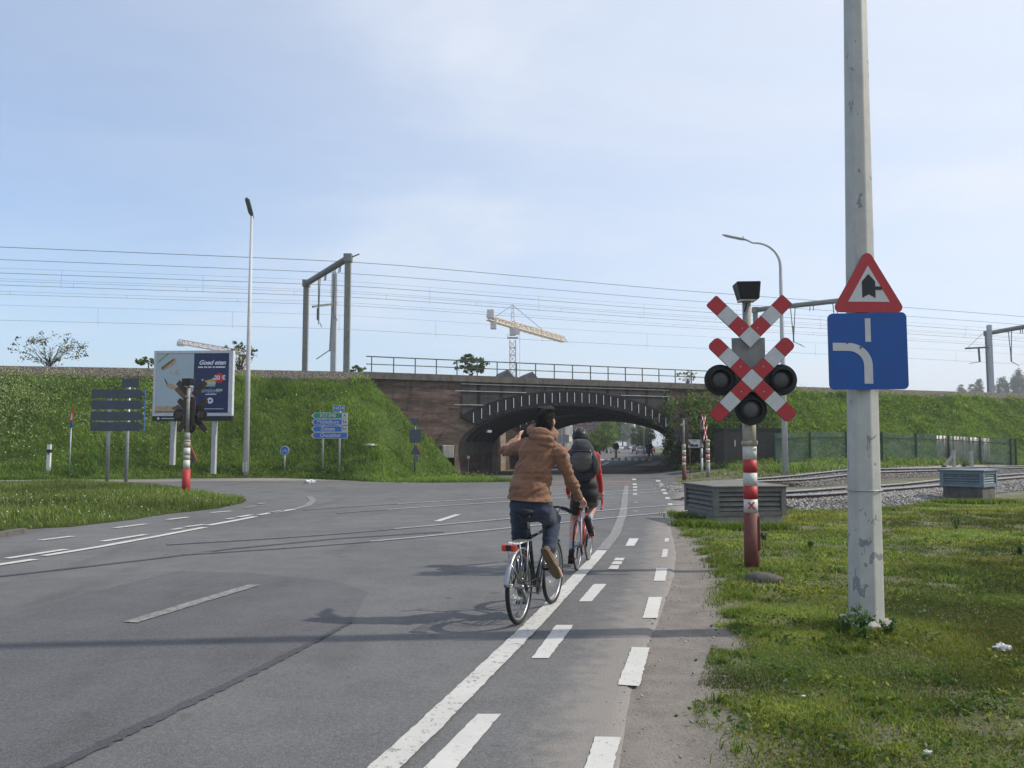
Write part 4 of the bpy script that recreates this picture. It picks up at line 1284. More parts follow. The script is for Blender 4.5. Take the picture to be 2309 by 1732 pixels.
signal('crossing signal with orange bands near the bridge, its brown back towards the road', b3, math.radians(180 + 14),
       [(.85, 'post_maroon', .115), (1.03, 'band_white', .11), (1.20, 'band_orange', .112), (1.38, 'band_white', .11), (1.55, 'band_orange', .112), (1.75, 'band_white', .11), (2.1, 'post_beige', .11)], 3.6, False)
b4 = P(1583, 1069)
signal('slim grey-posted crossing signal turned side-on before the dark hedge', b4, math.radians(62),
       [(1.0, 'lamp_white', .07), (1.6, 'lamp_white', .07), (2.1, 'post_grey', .07)], 3.4, False)
b5 = P(1597, 1076)
t = thing('striped_post', 'round-capped post with red and white bands next to the slim signal', 'post', b5)
z = -.1
for z1, m in ((.83, 'post_grey'), (1.0, 'band_white'), (1.16, 'band_red'), (1.32, 'band_white'), (1.48, 'band_red'), (1.68, 'band_white'), (2.06, 'post_beige')):
    MB().cyl((0, 0, z), (0, 0, z1 - .003), .115, .115, m, 16).build('post_band', t); z = z1
MB().tube([(0, 0, 2.06), (0, 0, 2.14), (0, 0, 2.2)], [.15, .15, .08], 'post_beige', 16).build('cap', t)
t = thing('notice_board', 'small white notice board on a post behind the orange-banded signal', 'notice', P(1556, 1068))
MB().cyl((0, 0, -.1), (0, 0, 2.2), .035, .035, 'post_maroon', 8).build('post', t)
MB().box((.28, -.05, 1.95), (.78, .02, .52), 'sign_white').build('board', t)
MB().prism([(.0, 1.75), (.55, 1.75), (.55, 1.86), (.42, 1.92), (.30, 1.84), (.18, 1.95), (0, 1.86)], -.068, -.062, 'sign_black').build('print', t)
MB().box((.3, -.064, 2.12), (.3, .004, .04), 'sign_black').build('print', t)

# ------------------------------------------------------------------ tall white pole and its two signs
pb = P(1954, 1418)
t = thing('white_pole', 'tall white octagonal pole with peeling paint in the grass', 'pole', pb)
t.rotation_euler = (0, math.radians(.75), 0)
mb = MB(); n = 8; rot = math.radians(-18)
for z0, z1, r0, r1 in ((-.1, 9.4, .166, .082),):
    pts = []
    for z, r in ((z0, r0), (z1, r1)):
        pts.append([(r * math.cos(2 * math.pi * (k + .5) / n + rot), r * math.sin(2 * math.pi * (k + .5) / n + rot), z) for k in range(n)])
    mb.add(pts[0] + pts[1], [(k, (k + 1) % n, n + (k + 1) % n, n + k) for k in range(n)] + [tuple(n + k for k in range(n))], 'pole_paint')
bevel(mb.build('shaft', t), .012, 2)
for k in (5, 6): # seam groove between the two faces that look at the road
    a = 2 * math.pi * (k + .5) / n + rot
# collar of old concrete at the foot
mb = MB(); prof = []
for k in range(14):
    a = 2 * math.pi * k / 14; r = .235 * (1 + .12 * math.sin(3 * a + 1) + random.uniform(-.05, .05)); prof.append((r * math.cos(a), r * math.sin(a)))
vs = [(x, y, -.1) for x, y in prof] + [(x * .97, y * .97, .07 + random.uniform(-.015, .02)) for x, y in prof] + [(x * .7, y * .7, .105) for x, y in prof]
mb.add(vs, [(k, (k + 1) % 14, 14 + (k + 1) % 14, 14 + k) for k in range(14)] + [(14 + k, 14 + (k + 1) % 14, 28 + (k + 1) % 14, 28 + k) for k in range(14)], 'concrete')
mb.build('footing', t)
mb = MB()
for z in (1.28, ): mb.tube([(.158 * math.cos(2 * math.pi * k / 16 + rot), .158 * math.sin(2 * math.pi * k / 16 + rot), z + .004 * math.sin(k)) for k in range(16)], .006, 'galvanised', 6, True)
mb.build('steel_band', t)
sgn_y = pb.y - .185
k = sgn_y / F
def rounded(poly, r, n=6):
    out = []; m = len(poly)
    for i in range(m):
        p, a, b = Vector(poly[i]), Vector(poly[i - 1]), Vector(poly[(i + 1) % m])
        d0, d1 = (a - p).normalized(), (b - p).normalized(); ang = d0.angle(d1); l = r / math.tan(ang / 2)
        c = p + (d0 + d1).normalized() * (r / math.sin(ang / 2)); s, e = p + d0 * l, p + d1 * l
        a0 = math.atan2(s.y - c.y, s.x - c.x); a1 = math.atan2(e.y - c.y, e.x - c.x); da = (a1 - a0 + math.pi) % (2 * math.pi) - math.pi
        for q in range(n + 1): out.append((c.x + r * math.cos(a0 + da * q / n), c.y + r * math.sin(a0 + da * q / n)))
    return out
ctr = at(1958, 648, sgn_y)
t = thing('warning_sign', 'red-bordered triangular warning sign with black side-road arrow on the white pole', 'traffic sign', ctr, math.radians(2))
hw = .318 * k / (7.5 / F)
tri = rounded([(-.355, -.235), (.355, -.235), (0, .375)], .05, 8)
MB().prism(tri, 0, .018, 'sign_red', edge='sign_back').build('plate', t)
MB().prism([(-.197, -.137), (.197, -.137), (0, .205)], -.005, .0, 'sign_white').build('field', t)
MB().prism([(-.062, -.10), (0, -.065), (.062, -.10), (.062, .055), (0, .125), (-.062, .055)], -.009, -.005, 'sign_black').build('arrow', t)
MB().prism([(.062, -.025), (.125, -.025), (.125, .008), (.062, .008)], -.009, -.005, 'sign_black').build('arrow', t)
MB().box((0, .06, -.1), (.1, .1, .05), 'galvanised').build('clamp', t)
ctr = at(1958, 791.5, sgn_y)
t = thing('lane_sign', 'square blue lane-direction sign with white curved line on the white pole', 'traffic sign', ctr, math.radians(2))
hw, hh = .372, .358
sq = rounded([(-hw, -hh - .003), (hw, -hh + .003), (hw, hh + .010), (-hw, hh - .010)], .05, 8)
MB().prism(sq, 0, .018, 'sign_blue', edge='sign_back').build('plate', t)
MB().prism([(-.026, .085), (.026, .085), (.026, .305), (-.026, .305)], -.005, 0, 'sign_white').build('white_line', t)
# bend: from the foot up and over to the left
cx0, cz0, r0, r1 = -.19, -.135, .145, .225
out = [(.035, -.305)] + [(cx0 + r1 * math.cos(math.radians(a)), cz0 + r1 * math.sin(math.radians(a)) * 0.93) for a in range(0, 91, 8)] + [(-.335, cz0 + r1 * .93)]
inn = [(-.335, cz0 + r0 * .93)] + [(cx0 + r0 * math.cos(math.radians(a)), cz0 + r0 * math.sin(math.radians(a)) * .93) for a in range(90, -1, -8)] + [(-.045, -.305)]
MB().prism(out + inn, -.005, 0, 'sign_white').build('white_bend', t)
for x, z in ((-.20, .075), (-.075, .03)): MB().prism(arc(x, z, .011, 0, 330, 9), -.0075, -.0052, 'post_maroon').build('rust_spot', t)
MB().box((0, .06, .1), (.1, .1, .05), 'galvanised').build('clamp', t)

# ------------------------------------------------------------------ louvred cabinets beside the track
def cabinet(label, c, rz, w, d, zb, zl, mat, base_mat, lid, slats):
    t = thing('louvred_cabinet', label, 'cabinet', c, rz, 'louvred trackside cabinets')
    MB().box((0, 0, zb / 2 - .15), (w - .12, d - .12, zb + .3), base_mat).build('plinth', t)
    z0, z1 = zb, zb + zl
    MB().box((0, 0, (z0 + z1) / 2), (w - .16, d - .16, zl - .02), 'iron_black').build('interior', t)
    for sx in (-1, 1):
        for sy in (-1, 1): MB().box((sx * (w / 2 - .05), sy * (d / 2 - .05), (z0 + z1) / 2), (.11, .11, zl), mat).build('corner_post', t)
    for ax in ('x', 'y'):
        for sg in (-1, 1):
            L = (w if ax == 'x' else d) - .2
            for zz, hh in ((z0 + .045, .09), (z1 - .045, .09)):
                p = (0, sg * (d / 2 - .04), zz) if ax == 'x' else (sg * (w / 2 - .04), 0, zz)
                MB().box(p, (L, .07, hh) if ax == 'x' else (.07, L, hh), mat).build('rail', t)
            for k in range(slats):
                zz = z0 + .09 + (zl - .18) * (k + .5) / slats
                p = (0, sg * (d / 2 - .055), zz) if ax == 'x' else (sg * (w / 2 - .055), 0, zz)
                ro = (math.radians(sg * 38 + 90), 0, 0) if ax == 'x' else (0, math.radians(-sg * 38 + 90), 0)
                hs = (zl - .18) / slats
                sz = (L, .018, hs * .98) if ax == 'x' else (.018, L, hs * .98)
                ro = (math.radians(sg * 40), 0, 0) if ax == 'x' else (0, math.radians(-sg * 40), 0)
                MB().box(p, sz, mat, ro).build('louvre', t)
    # shallow hipped lid
    e = .05; mb = MB()
    vs = [(-w / 2 - e, -d / 2 - e, z1 + .003), (w / 2 + e, -d / 2 - e, z1 + .003), (w / 2 + e, d / 2 + e, z1 + .003), (-w / 2 - e, d / 2 + e, z1 + .003),
          (-w / 2 - e, -d / 2 - e, z1 + .04), (w / 2 + e, -d / 2 - e, z1 + .04), (w / 2 + e, d / 2 + e, z1 + .04), (-w / 2 - e, d / 2 + e, z1 + .04), (0, 0, z1 + .04 + lid)]
    mb.add(vs, [(3, 2, 1, 0), (0, 1, 5, 4), (1, 2, 6, 5), (2, 3, 7, 6), (3, 0, 4, 7), (4, 5, 8), (5, 6, 8), (6, 7, 8), (7, 4, 8)], mat)
    bevel(mb.build('lid', t), .012, 2)
    return t
c1_ = P(1612, 1186)
rz = math.radians(9)
w, d = 1.62, 1.75
c = c1_ + Vector((math.cos(rz) * w / 2 - math.sin(rz) * d / 2, math.sin(rz) * w / 2 + math.cos(rz) * d / 2, 0)); c.z = 0
cabinet('weathered taupe louvred cabinet with pitched lid behind the near crossing signal', c, rz, w, d, .20, .60, 'louvre_taupe', 'concrete', .10, 4)
c2_ = P(2186, 1134); w = 1.22; rz = math.radians(43)
c = c2_ * (1 + w * .707 / c2_.y); c.z = 0
cabinet('blue-grey louvred cabinet on a high concrete plinth by the rails', c, rz, w, w, .45, .47, 'louvre_blue', 'concrete_dark', .03, 4)

# ------------------------------------------------------------------ lamp posts
def lamppost(label, b, h, r0, r1, arm, mat):
    t = thing('lamp_post', label, 'lamp post', b, 0, 'street lamps')
    if arm is None:
        MB().tube([(0, 0, -.2), (0, 0, h * .45), (.0, 0, h)], [r0, (r0 + r1) / 2, r1], mat, 12).build('column', t)
        MB().box((-.01, .02, .35), (r0 * 1.3, r0 * 2.06, .5), mat).build('door', t)
        lm = MB(); lm.tube([(0, .2, h - .1), (0, -.2, h + .1), (0, -.8, h + .62), (0, -.9, h + .68)], [.05, .13, .13, .05], 'steel_mid', 12, flat=.55); lm.build('lantern', t)
    else:
        dx, dy, rise = arm
        pts = [(0, 0, -.2), (0, 0, h * .5), (0, 0, h)]
        n = 10
        for k in range(1, n + 1):
            a = math.pi / 2 * k / n; pts.append((dx * .78 * (1 - math.cos(a)), dy * .78 * (1 - math.cos(a)), h + rise * .82 * math.sin(a)))
        pts.append((dx, dy, h + rise * .95))
        m = len(pts); rs = [r0, (r0 + r1) / 2] + [r1 + (.045 - r1) * k / (m - 3) for k in range(m - 2)]
        MB().tube(pts, rs, mat, 12).build('column', t)
        e = Vector(pts[-1]); dr = Vector((dx, dy, .30 * abs(dx))).normalized()
        lm = MB().tube([e - dr * .15, e + dr * .1, e + dr * 1.15, e + dr * 1.3], [.06, .13, .12, .05], 'lamp_grey', 12, flat=.5).build('lantern', t)
        MB().tube([e + dr * .18 - Vector((0, 0, .06)), e + dr * 1.08 - Vector((0, 0, .06))], [.07, .07], 'white_plastic', 10, flat=.4).build('lamp_cover', lm)
        MB().tube([e + dr * .12 + Vector((0, 0, .05)), e + dr * .12 + Vector((0, 0, .16))], [.05, .04], 'lamp_grey', 8).build('photocell', lm)
    return t
lb = PB(554, 1068)
hl = at(563, 486, lb.y).z - lb.z
lamppost('straight white lamp post right of the billboard', lb, hl, .165, .065, None, 'lamp_white')
lb = P(1771, 1058)
ztop = at(1764, 600, lb.y).z - lb.z
e = at(1628, 541, lb.y + .5)
lamppost('white lamp post with a curved arm behind the near crossing signal', lb, ztop, .17, .085, (e.x - lb.x + 1.3, .5, e.z - lb.z - ztop + .1), 'lamp_white')

# ------------------------------------------------------------------ direction signs on the left
def arrow_sign(t, x0, x1, z, h, mat, txt, tag_=None, front=True, y=0.0):
    poly = [(x0, z), (x0 + h * .55, z - h / 2), (x1, z - h / 2), (x1, z + h / 2), (x0 + h * .55, z + h / 2)]
    if not front:
        poly = [(-a, b) for a, b in poly]
    b = MB().prism(poly, y, y + .03, 'sign_white' if front else 'sign_back').build('sign_board', t)
    if front:
        i = h * .07
        MB().prism([(x0 + h * .28, z), (x0 + h * .62, z - h / 2 + i), (x1 - i, z - h / 2 + i), (x1 - i, z + h / 2 - i), (x0 + h * .62, z + h / 2 - i)], y - .006, y, mat).build('coloured_field', b)
        xe = x1
        if tag_:
            xe = x1 - h * .95
            MB().box((x1 - h * .5, y - .009, z), (h * .9, .006, h * .84), 'sign_white').build('route_tag', b)
            text(tag_, h * .75, 'sign_black', b, (x1 - h * .5, y - .016, z), bold=.001, sx=.85)
        text(txt, h * .86, 'sign_white', b, ((x0 + h * .5 + xe) / 2, y - .010, z), bold=.0015, sx=.92)
    else:
        MB().box((-(x0 + h * .6 + x1) / 2, y + .035, z - h * .05), (x1 - x0 - h * .6, .02, h * .36), 'sign_back_rib').build('stiffener', b)
    return b
sb = PB(748, 1070)
kk = sb.y / F
def zz_(v): return (HOR - v) * kk + CH - sb.z
def xx_(u): return (u - CX) * kk - sb.x
t = thing('direction_sign', 'stack of blue and green arrow signs on two posts before the bank', 'direction sign', sb, 0, 'direction signs')
hgt = 14.6 * kk
for v, m, tx, tg in ((937.5, 'sign_green', 'E17-E40', 'A'), (952, 'sign_blue_light', 'Middelburg', 'R4'), (967.5, 'sign_blue_light', 'Zelzate', 'R4'), (982, 'sign_blue_light', 'Oostakker', None)):
    arrow_sign(t, xx_(702), xx_(784), zz_(v), hgt * .93, m, tx, tg)
b = MB().box((xx_(763.5), .0, zz_(921)), (25 * kk, .03, 13 * kk), 'sign_white').build('route_plate', t)
MB().box((xx_(763.5), -.018, zz_(921)), (23.6 * kk, .006, 11.6 * kk), 'sign_blue_light').build('coloured_field', b)
text('N424', 11 * kk, 'sign_white', b, (xx_(763.5), -.023, zz_(921)), bold=.001, sx=.9)
for u in (728.5, 766): MB().cyl((xx_(u), .06, -.2), (xx_(u), .06, zz_(915 if u > 750 else 930)), .055, .055, 'galvanised', 10).build('post', t)
sb = P(245, 1092); kk = sb.y / F
t = thing('direction_sign', 'dark back of a stacked direction sign on the far edge of the grass island', 'direction sign', sb, 0, 'direction signs')
for v in (888, 913, 938.5, 962): arrow_sign(t, -xx_(325), -xx_(205), zz_(v), 20 * kk, 'sign_back', '', None, False)
for v in (888, 913, 938.5, 962): MB().box((xx_(325.5), -.0, zz_(v)), (.03, .05, 19 * kk), 'sign_blue_light').build('edge_strip', t)
MB().box((xx_(292), 0, zz_(863.5)), (38 * kk, .03, 19 * kk), 'sign_back').build('route_plate', t)
for u in (244, 287): MB().cyl((xx_(u), .09, -.2), (xx_(u), .09, zz_(857 if u > 260 else 880)), .075, .075, 'galvanised', 10).build('post', t)
t = thing('cycle_sign', 'small round blue sign on a short post at the foot of the bank', 'traffic sign', PB(641, 1064))
zc = at(641, 1016, PB(641, 1064).y).z - PB(641, 1064).z
MB().cyl((0, .04, -.2), (0, .04, zc), .035, .035, 'galvanised', 8).build('post', t)
MB().prism(arc(0, zc, .24, 0, 345, 23), 0, .02, 'sign_blue_light').build('plate', t)
MB().tube([(.225 * math.cos(2 * math.pi * k / 24), -.006, zc + .225 * math.sin(2 * math.pi * k / 24)) for k in range(24)], .012, 'sign_white', 6, True).build('rim', t)
mb = MB()
for sx in (-.08, .08): mb.tube([(sx + .055 * math.cos(2 * math.pi * k / 14), -.008, zc - .03 + .055 * math.sin(2 * math.pi * k / 14)) for k in range(14)], .010, 'sign_white', 5, True)
mb.tube([(-.08, -.008, zc - .03), (-.03, -.008, zc + .05), (.05, -.008, zc + .05), (.08, -.008, zc - .03)], .010, 'sign_white', 5)
mb.build('bicycle_symbol', t)
# red-edged arrow blade seen almost edge-on, with its thin post
pbb = PB(156, 1076); kk = pbb.y / F
t = thing('yield_sign', 'narrow red and white sign on a thin post, seen almost edge-on', 'traffic sign', pbb)
MB().cyl((0, 0, -.2), (0, 0, (HOR - 965) * kk + CH), .035, .03, 'galvanised', 8).build('post', t)
zt, zb_ = (HOR - 921) * kk + CH, (HOR - 960) * kk + CH
MB().prism([(-.06, zb_), (.10, zb_ + .02), (.10, zt - .35), (.03, zt)], -.05, -.03, 'sign_red').build('plate', t)
MB().prism([(-.03, zb_ + .12), (.07, zb_ + .14), (.07, zt - .5), (.03, zt - .35)], -.056, -.05, 'sign_white').build('field', t)
MB().box((.02, -.03, zb_ - .14), (.12, .03, .25), 'sign_blue').build('sub_plate', t)
# white marker post with a dark band
mp = PB(109, 1064); kk = mp.y / F
t = thing('marker_post', 'white reflector post with a dark band at the foot of the bank', 'marker post', mp)
hm = (1064 - 1003) * kk
MB().box((0, 0, hm / 2 - .1), (.17, .13, hm + .2), 'white_plastic').build('post', t)
MB().box((0, -.001, hm - .33), (.176, .138, .17), 'iron_black').build('dark_band', t)
MB().box((0, -.072, hm - .44), (.09, .012, .12), 'sign_back').build('reflector', t)
# signs seen from behind in front of the bridge
sp_ = PB(935, 1071); kk = sp_.y / F
t = thing('sign_post', 'post with three dark sign backs before the left end of the bridge', 'traffic sign', sp_)
Z = lambda v: (HOR - v) * kk + CH - sp_.z
X = lambda u: (u - 935) * kk
MB().cyl((0, .0, -.2), (0, .0, Z(943)), .05, .05, 'steel_mid', 8).build('post', t)
MB().prism(rounded([(X(922), Z(943.5)), (X(946.5), Z(943.5)), (X(935), Z(963))], .05), -.085, -.06, 'sign_back').build('triangle_back', t)
MB().prism(rounded([(X(922.5), Z(998.5)), (X(949.5), Z(998.5)), (X(949.5), Z(969)), (X(922.5), Z(969))], .06), -.085, -.06, 'sign_back').build('square_back', t)
MB().prism(rounded([(X(924.5), Z(1025)), (X(949), Z(1025)), (X(936.5), Z(1002))], .05), -.085, -.06, 'sign_back').build('triangle_back', t)
MB().bar((X(938), -.075, Z(1002)), (X(949.6), -.075, Z(1024.5)), .03, .03, 'sign_red').build('triangle_edge', t)
MB().box((X(940), .08, Z(1034)), (.18, .1, .3), 'sign_back_rib').build('controller_box', t)
# small marker below the arch
mk = P(1056, 1074); kk = mk.y / F
t = thing('arch_marker', 'tiny red and white plate on a thin pole in the shade of the arch', 'marker', mk)
hm = (1074 - 1033) * kk
MB().cyl((0, 0, -.1), (0, 0, hm), .018, .018, 'galvanised', 6).build('pole', t)
MB().box((0, -.03, hm + .05), (.17, .02, .17), 'sign_white').build('plate', t)
MB().box((.02, -.042, hm - .08), (.2, .02, .1), 'sign_red').build('red_plate', t)

# ------------------------------------------------------------------ billboard
BDp = P(430, 1045).y + 1.5 if False else 40.6
kk = BDp / F
bc = at(432, 1004, BDp)
bbz = G(bc.x, bc.y)
t = thing('billboard', 'large food advert billboard on white legs before the grassy bank', 'billboard', (bc.x, bc.y, 0), math.radians(-3))
X = lambda u: (u - 432) * kk
Z = lambda v: (HOR - v) * kk + CH
x0, x1, z0, z1 = X(340), X(523), Z(938), Z(790)
bo = MB().box(((x0 + x1) / 2, .12, (z0 + z1) / 2), (x1 - x0, .22, z1 - z0), 'board_frame').build('panel', t)
bevel(bo, .03)
for (cx, cz, sx, sz) in (((x0 + x1) / 2, z1 - .07, x1 - x0, .13), ((x0 + x1) / 2, z0 + .06, x1 - x0, .13), (x0 + .06, (z0 + z1) / 2, .12, z1 - z0 - .28), (x1 - .10, (z0 + z1) / 2, .2, z1 - z0 - .28)):
    MB().box((cx, -.015, cz), (sx, .05, sz), 'board_frame').build('frame', t)
bs = MB().box(((x0 + x1) / 2, .1, z0 - .13), (x1 - x0, .24, .23), 'board_dark').build('base_strip', t)
MB().box((x0 + .9, -.024, z0 - .13), (.9, .008, .05), 'poster_pale').build('maker_strip', bs)
MB().prism(arc(x0 + .3, z0 - .13, .06, 0, 330, 11), -.03, -.02, 'poster_text').build('maker_disc', bs)
for u, v in ((386, 1030), (481, 1050)):
    MB().box((X(u), .15, (z0 - .2 + Z(v) - .3) / 2), (.20, .22, z0 - Z(v) + .3), 'lamp_grey').build('leg', t)
xm = X(432.5); xr = X(517); xl = X(344); zt, zb_ = Z(795), Z(931)
pp = MB().box(((xl + xm) / 2, -.004, (zt + zb_) / 2), (xm - xl, .01, zt - zb_), 'poster_pale').build('poster', t)
pn = MB().box(((xm + xr) / 2, -.003, (zt + zb_) / 2), (xr - xm, .01, zt - zb_), 'poster_navy').build('poster', t)
def pr(u0, v0, scale=.1145):  # place on the poster from the enlarged crop
    return X(330 + u0 * scale), Z(780 + v0 * scale)
def ppoly(parent, pts, mat, y=-.014, nm='print'):
    MB().prism([pr(*p) for p in pts], y, y + .004, mat).build(nm, parent)
ppoly(pp, [(240, 400), (500, 220), (535, 250), (540, 310), (480, 370), (300, 480), (245, 470)], 'poster_tan')
ppoly(pp, [(235, 430), (470, 250), (490, 280), (255, 465)], 'poster_brown', -.019)
ppoly(pp, [(160, 300), (340, 150), (390, 150), (170, 330)], 'poster_green')
ppoly(pp, [(505, 560), (525, 490), (560, 480), (575, 520), (530, 560)], 'poster_yellow')
ppoly(pp, [(335, 745), (420, 735), (500, 760), (545, 810), (520, 850), (440, 850), (350, 800)], 'poster_tan')
ppoly(pp, [(300, 640), (325, 650), (390, 760), (350, 770)], 'poster_brown')
ppoly(pp, [(510, 860), (575, 805), (740, 930), (740, 1090)], 'poster_brown')
ppoly(pp, [(455, 1240), (600, 1155), (760, 1290), (760, 1320), (560, 1280)], 'poster_brown')
ppoly(pp, [(130, 1190), (520, 1190), (600, 1270), (620, 1290), (130, 1290)], 'poster_tan')
ppoly(pp, [(130, 1292), (620, 1292), (620, 1310), (130, 1310)], 'poster_brown')
for q in range(16):
    a, b = random.uniform(410, 600), random.uniform(450, 760); r = random.uniform(6, 13); ppoly(pp, [(a, b), (a + r, b + r), (a, b + 2 * r)], 'poster_brown')
cx, cz = pr(1260, 330); text('Goed eten', .31, 'poster_text', pn, (cx, -.012, cz), shear=.35, bold=.01)
for k, (a, b) in enumerate(((980, 1080), (1100, 1160), (1175, 1250), (1275, 1320), (1335, 1525))): ppoly(pn, [(a, 405), (b, 405), (b, 432), (a, 432)], 'poster_text')
ppoly(pn, [(1100, 690), (1340, 640), (1350, 720), (1120, 720)], 'poster_yellow')
ppoly(pn, [(1115, 720), (1345, 720), (1330, 800), (1125, 800)], 'poster_pale')
ppoly(pn, [(1125, 765), (1335, 765), (1335, 782), (1125, 782)], 'poster_green', -.019)
ppoly(pn, [(1055, 675), (1085, 650), (1105, 690), (1080, 700)], 'poster_text')
cx, cz = pr(1408, 632); MB().prism(arc(cx, cz, 100 * .1145 * kk, 0, 340, 22), -.02, -.008, 'poster_red').build('price_disc', pn)
text('-20 \u20ac', .30, 'poster_text', pn, (cx, -.024, cz), bold=.008)
cx, cz = pr(1250, 880); text('simplyyou', .30, 'poster_pale', pn, (cx, -.012, cz), sx=.8)
ppoly(pn, [(1370, 850), (1475, 850), (1475, 900), (1370, 900)], 'poster_green')
cx, cz = pr(1422, 875); text('BOX', .16, 'poster_text', pn, (cx, -.018, cz))
ppoly(pn, [(1140, 950), (1360, 945), (1360, 962), (1140, 966)], 'poster_text')
cx, cz = pr(1240, 1080); MB().prism(arc(cx, cz, 60 * .1145 * kk, 0, 340, 22), -.02, -.008, 'poster_text').build('emblem', pn)
ppoly(pn, [(1225, 1060), (1265, 1060), (1265, 1090), (1225, 1110)], 'poster_navy', -.026)
ppoly(pn, [(1130, 1235), (1510, 1235), (1510, 1250), (1130, 1250)], 'poster_pale')
# triangular warning board leaning in the grass behind the island
tb = PB(436, 1046); kk = tb.y / F
t = thing('leaning_sign', 'dark triangular sign with an orange edge leaning in the grass under the billboard', 'traffic sign', tb)
h_ = (1046 - 1004) * kk
MB().prism([(-.55, 0), (.20, 0), (-.2, h_)], 0, .03, 'sign_back').build('plate', t)
MB().bar((-.2, .0, h_), (.22, .0, .02), .05, .07, 'band_orange').build('edge', t)
MB().bar((-.2, .4, 0), (-.2, .03, h_ * .8), .03, .03, 'steel_mid').build('stay', t)

# ------------------------------------------------------------------ hut, fence and posts on the right
hb = P(1633, 1056); he = hb + Vector(((1766 - 1633) / F * hb.y, .05, 0)); w = (he - hb).length; kk = hb.y / F; hh = (1056 - 967) * kk
t = thing('utility_hut', 'flat-roofed dark brown utility hut behind the near crossing signal', 'hut', (hb + he) / 2, math.atan2((he - hb).y, (he - hb).x))
MB().box((0, 1.3, hh / 2 - .1), (w, 2.6, hh), 'hut_brown').build('walls', t)
MB().box((0, 1.3, hh - .05), (w + .16, 2.8, .14), 'iron_black').build('roof', t)
MB().box((-w * .24, -.012, hh * .46), (.95, .03, hh * .78), 'hut_brown').build('door', t)
MB().box((-w * .31, -.03, hh * .63), (.07, .02, .42), 'white_plastic').build('door_sign', t)
for k in range(9): MB().box((0, -.008, .12 + k * (hh - .3) / 9), (w * .998, .012, .015), 'iron_black').build('board_joint', t)
fb = []
for s_ in np.arange(SR0, CS[-1], .5):
    q, _ = crest(s_, TOE + .75); u_ = CX + q.x / q.y * F
    if 1740 < u_ < 2292: fb.append(Vector((q.x, q.y, G(q.x, q.y))))
fb = fb[::6] + [fb[-1]]
def chain(pts, step):
    out = []; 
    for a, b in zip(pts[:-1], pts[1:]):
        n = max(1, round((b - a).length / step))
        out += [a.lerp(b, k / n) for k in range(n)]
    return out + [pts[-1]]
fp = fb
t = thing('mesh_fence', 'green mesh fence along the foot of the right-hand bank', 'fence', (0, 0, 0))
FH = 64 * fb[len(fb) // 2].y / F
for a, b in zip(fp[:-1], fp[1:]):
    MB().add([(a.x, a.y, a.z + .06), (b.x, b.y, b.z + .06), (b.x, b.y, b.z + FH), (a.x, a.y, a.z + FH)], [(0, 1, 2, 3)], 'fence_netting').build('mesh_panel', t)
    MB().bar(a + Vector((0, -.03, FH - .35)), b + Vector((0, -.03, FH - .35)), .04, .06, 'fence_green').build('rail', t)
    MB().bar(a + Vector((0, -.03, .15)), b + Vector((0, -.03, .15)), .04, .06, 'fence_green').build('rail', t)
for a in fp: MB().bar(a + Vector((0, -.05, -.2)), a + Vector((0, -.05, FH + .02)), .10, .10, 'fence_green').build('post', t)
# pale sheets hung on the fence
def fence_at(u):
    best = None
    for i in range(len(fp) - 1):
        for k in range(40):
            p = fp[i].lerp(fp[i + 1], k / 40); e = abs(CX + p.x / p.y * F - u)
            if best is None or e < best[0]: best = (e, p)
    return best[1]
def sheet_on_fence(u0, u1, label):
    a, b = fence_at(u0), fence_at(u1); n = 22; V = []
    for k in range(n + 1):
        p = a.lerp(b, k / n); w_ = .03 * math.sin(k * 1.1) + .025 * math.sin(k * 2.3 + 1)
        for z in (.2 + .12 * math.sin(k * .9), .9, FH - .06): V.append((p.x, p.y + .14 + w_, p.z + z))
    kx = np.array([i * 3 + j for i in range(n) for j in range(2)])
    o = np_mesh('plastic_sheet', V, np.stack([kx, kx + 3, kx + 4, kx + 1], 1), 'plastic_sheet', smooth=True)
    sd = o.modifiers.new('thick', 'SOLIDIFY'); sd.thickness = .02
    tag(o, label, 'tarpaulin')
sheet_on_fence(2112, 2146, 'pale beige sheet behind the mesh fence, leftmost of three')
sheet_on_fence(2152, 2182, 'pale beige sheet behind the mesh fence, middle of three')
sheet_on_fence(2188, 2230, 'pale beige sheet behind the mesh fence, nearest the concrete gatepost')
def stub(u, v, h_px, label, brace=0, dark=False):
    b = P(u, v); kk = b.y / F; h = h_px * kk
    t = thing('concrete_post', label, 'post', b, 0, 'concrete posts by the path')
    MB().box((0, 0, h / 2 - .1), (.17, .17, h + .2), 'pale_concrete').build('shaft', t)
    if brace: MB().bar((brace, 0, 0), (0, 0, h * .8), .13, .13, 'pale_concrete').build('brace', t)
    if dark:
        MB().box((0, 0, h + .30), (.19, .19, .62), 'iron_black').build('dark_top', t)
        MB().box((0, 0, h + .02), (.22, .22, .2), 'band_white').build('white_ring', t)
    return t
stub(2151, 1048, 46, 'leftmost white concrete post by the path, with a leaning brace', -.85)
stub(2191, 1048, 45, 'plain white concrete post between two braced ones')
stub(2287, 1046, 40, 'white concrete gatepost with a black top and a brace', -.85, True)
gp = P(2287, 1046)
MB_ = MB(); MB_.bar(gp + Vector((.1, 0, 1.55)), gp + Vector((3.2, .5, 1.55)), .05, .05, 'iron_black')
MB_.bar(gp + Vector((.1, 0, .15)), gp + Vector((3.2, .5, .15)), .05, .05, 'iron_black')
MB_.bar(gp + Vector((3.2, .5, .1)), gp + Vector((3.2, .5, 1.6)), .05, .05, 'iron_black')
tag(MB_.build('gate_frame'), 'thin dark gate frame at the right edge of the fence', 'gate')
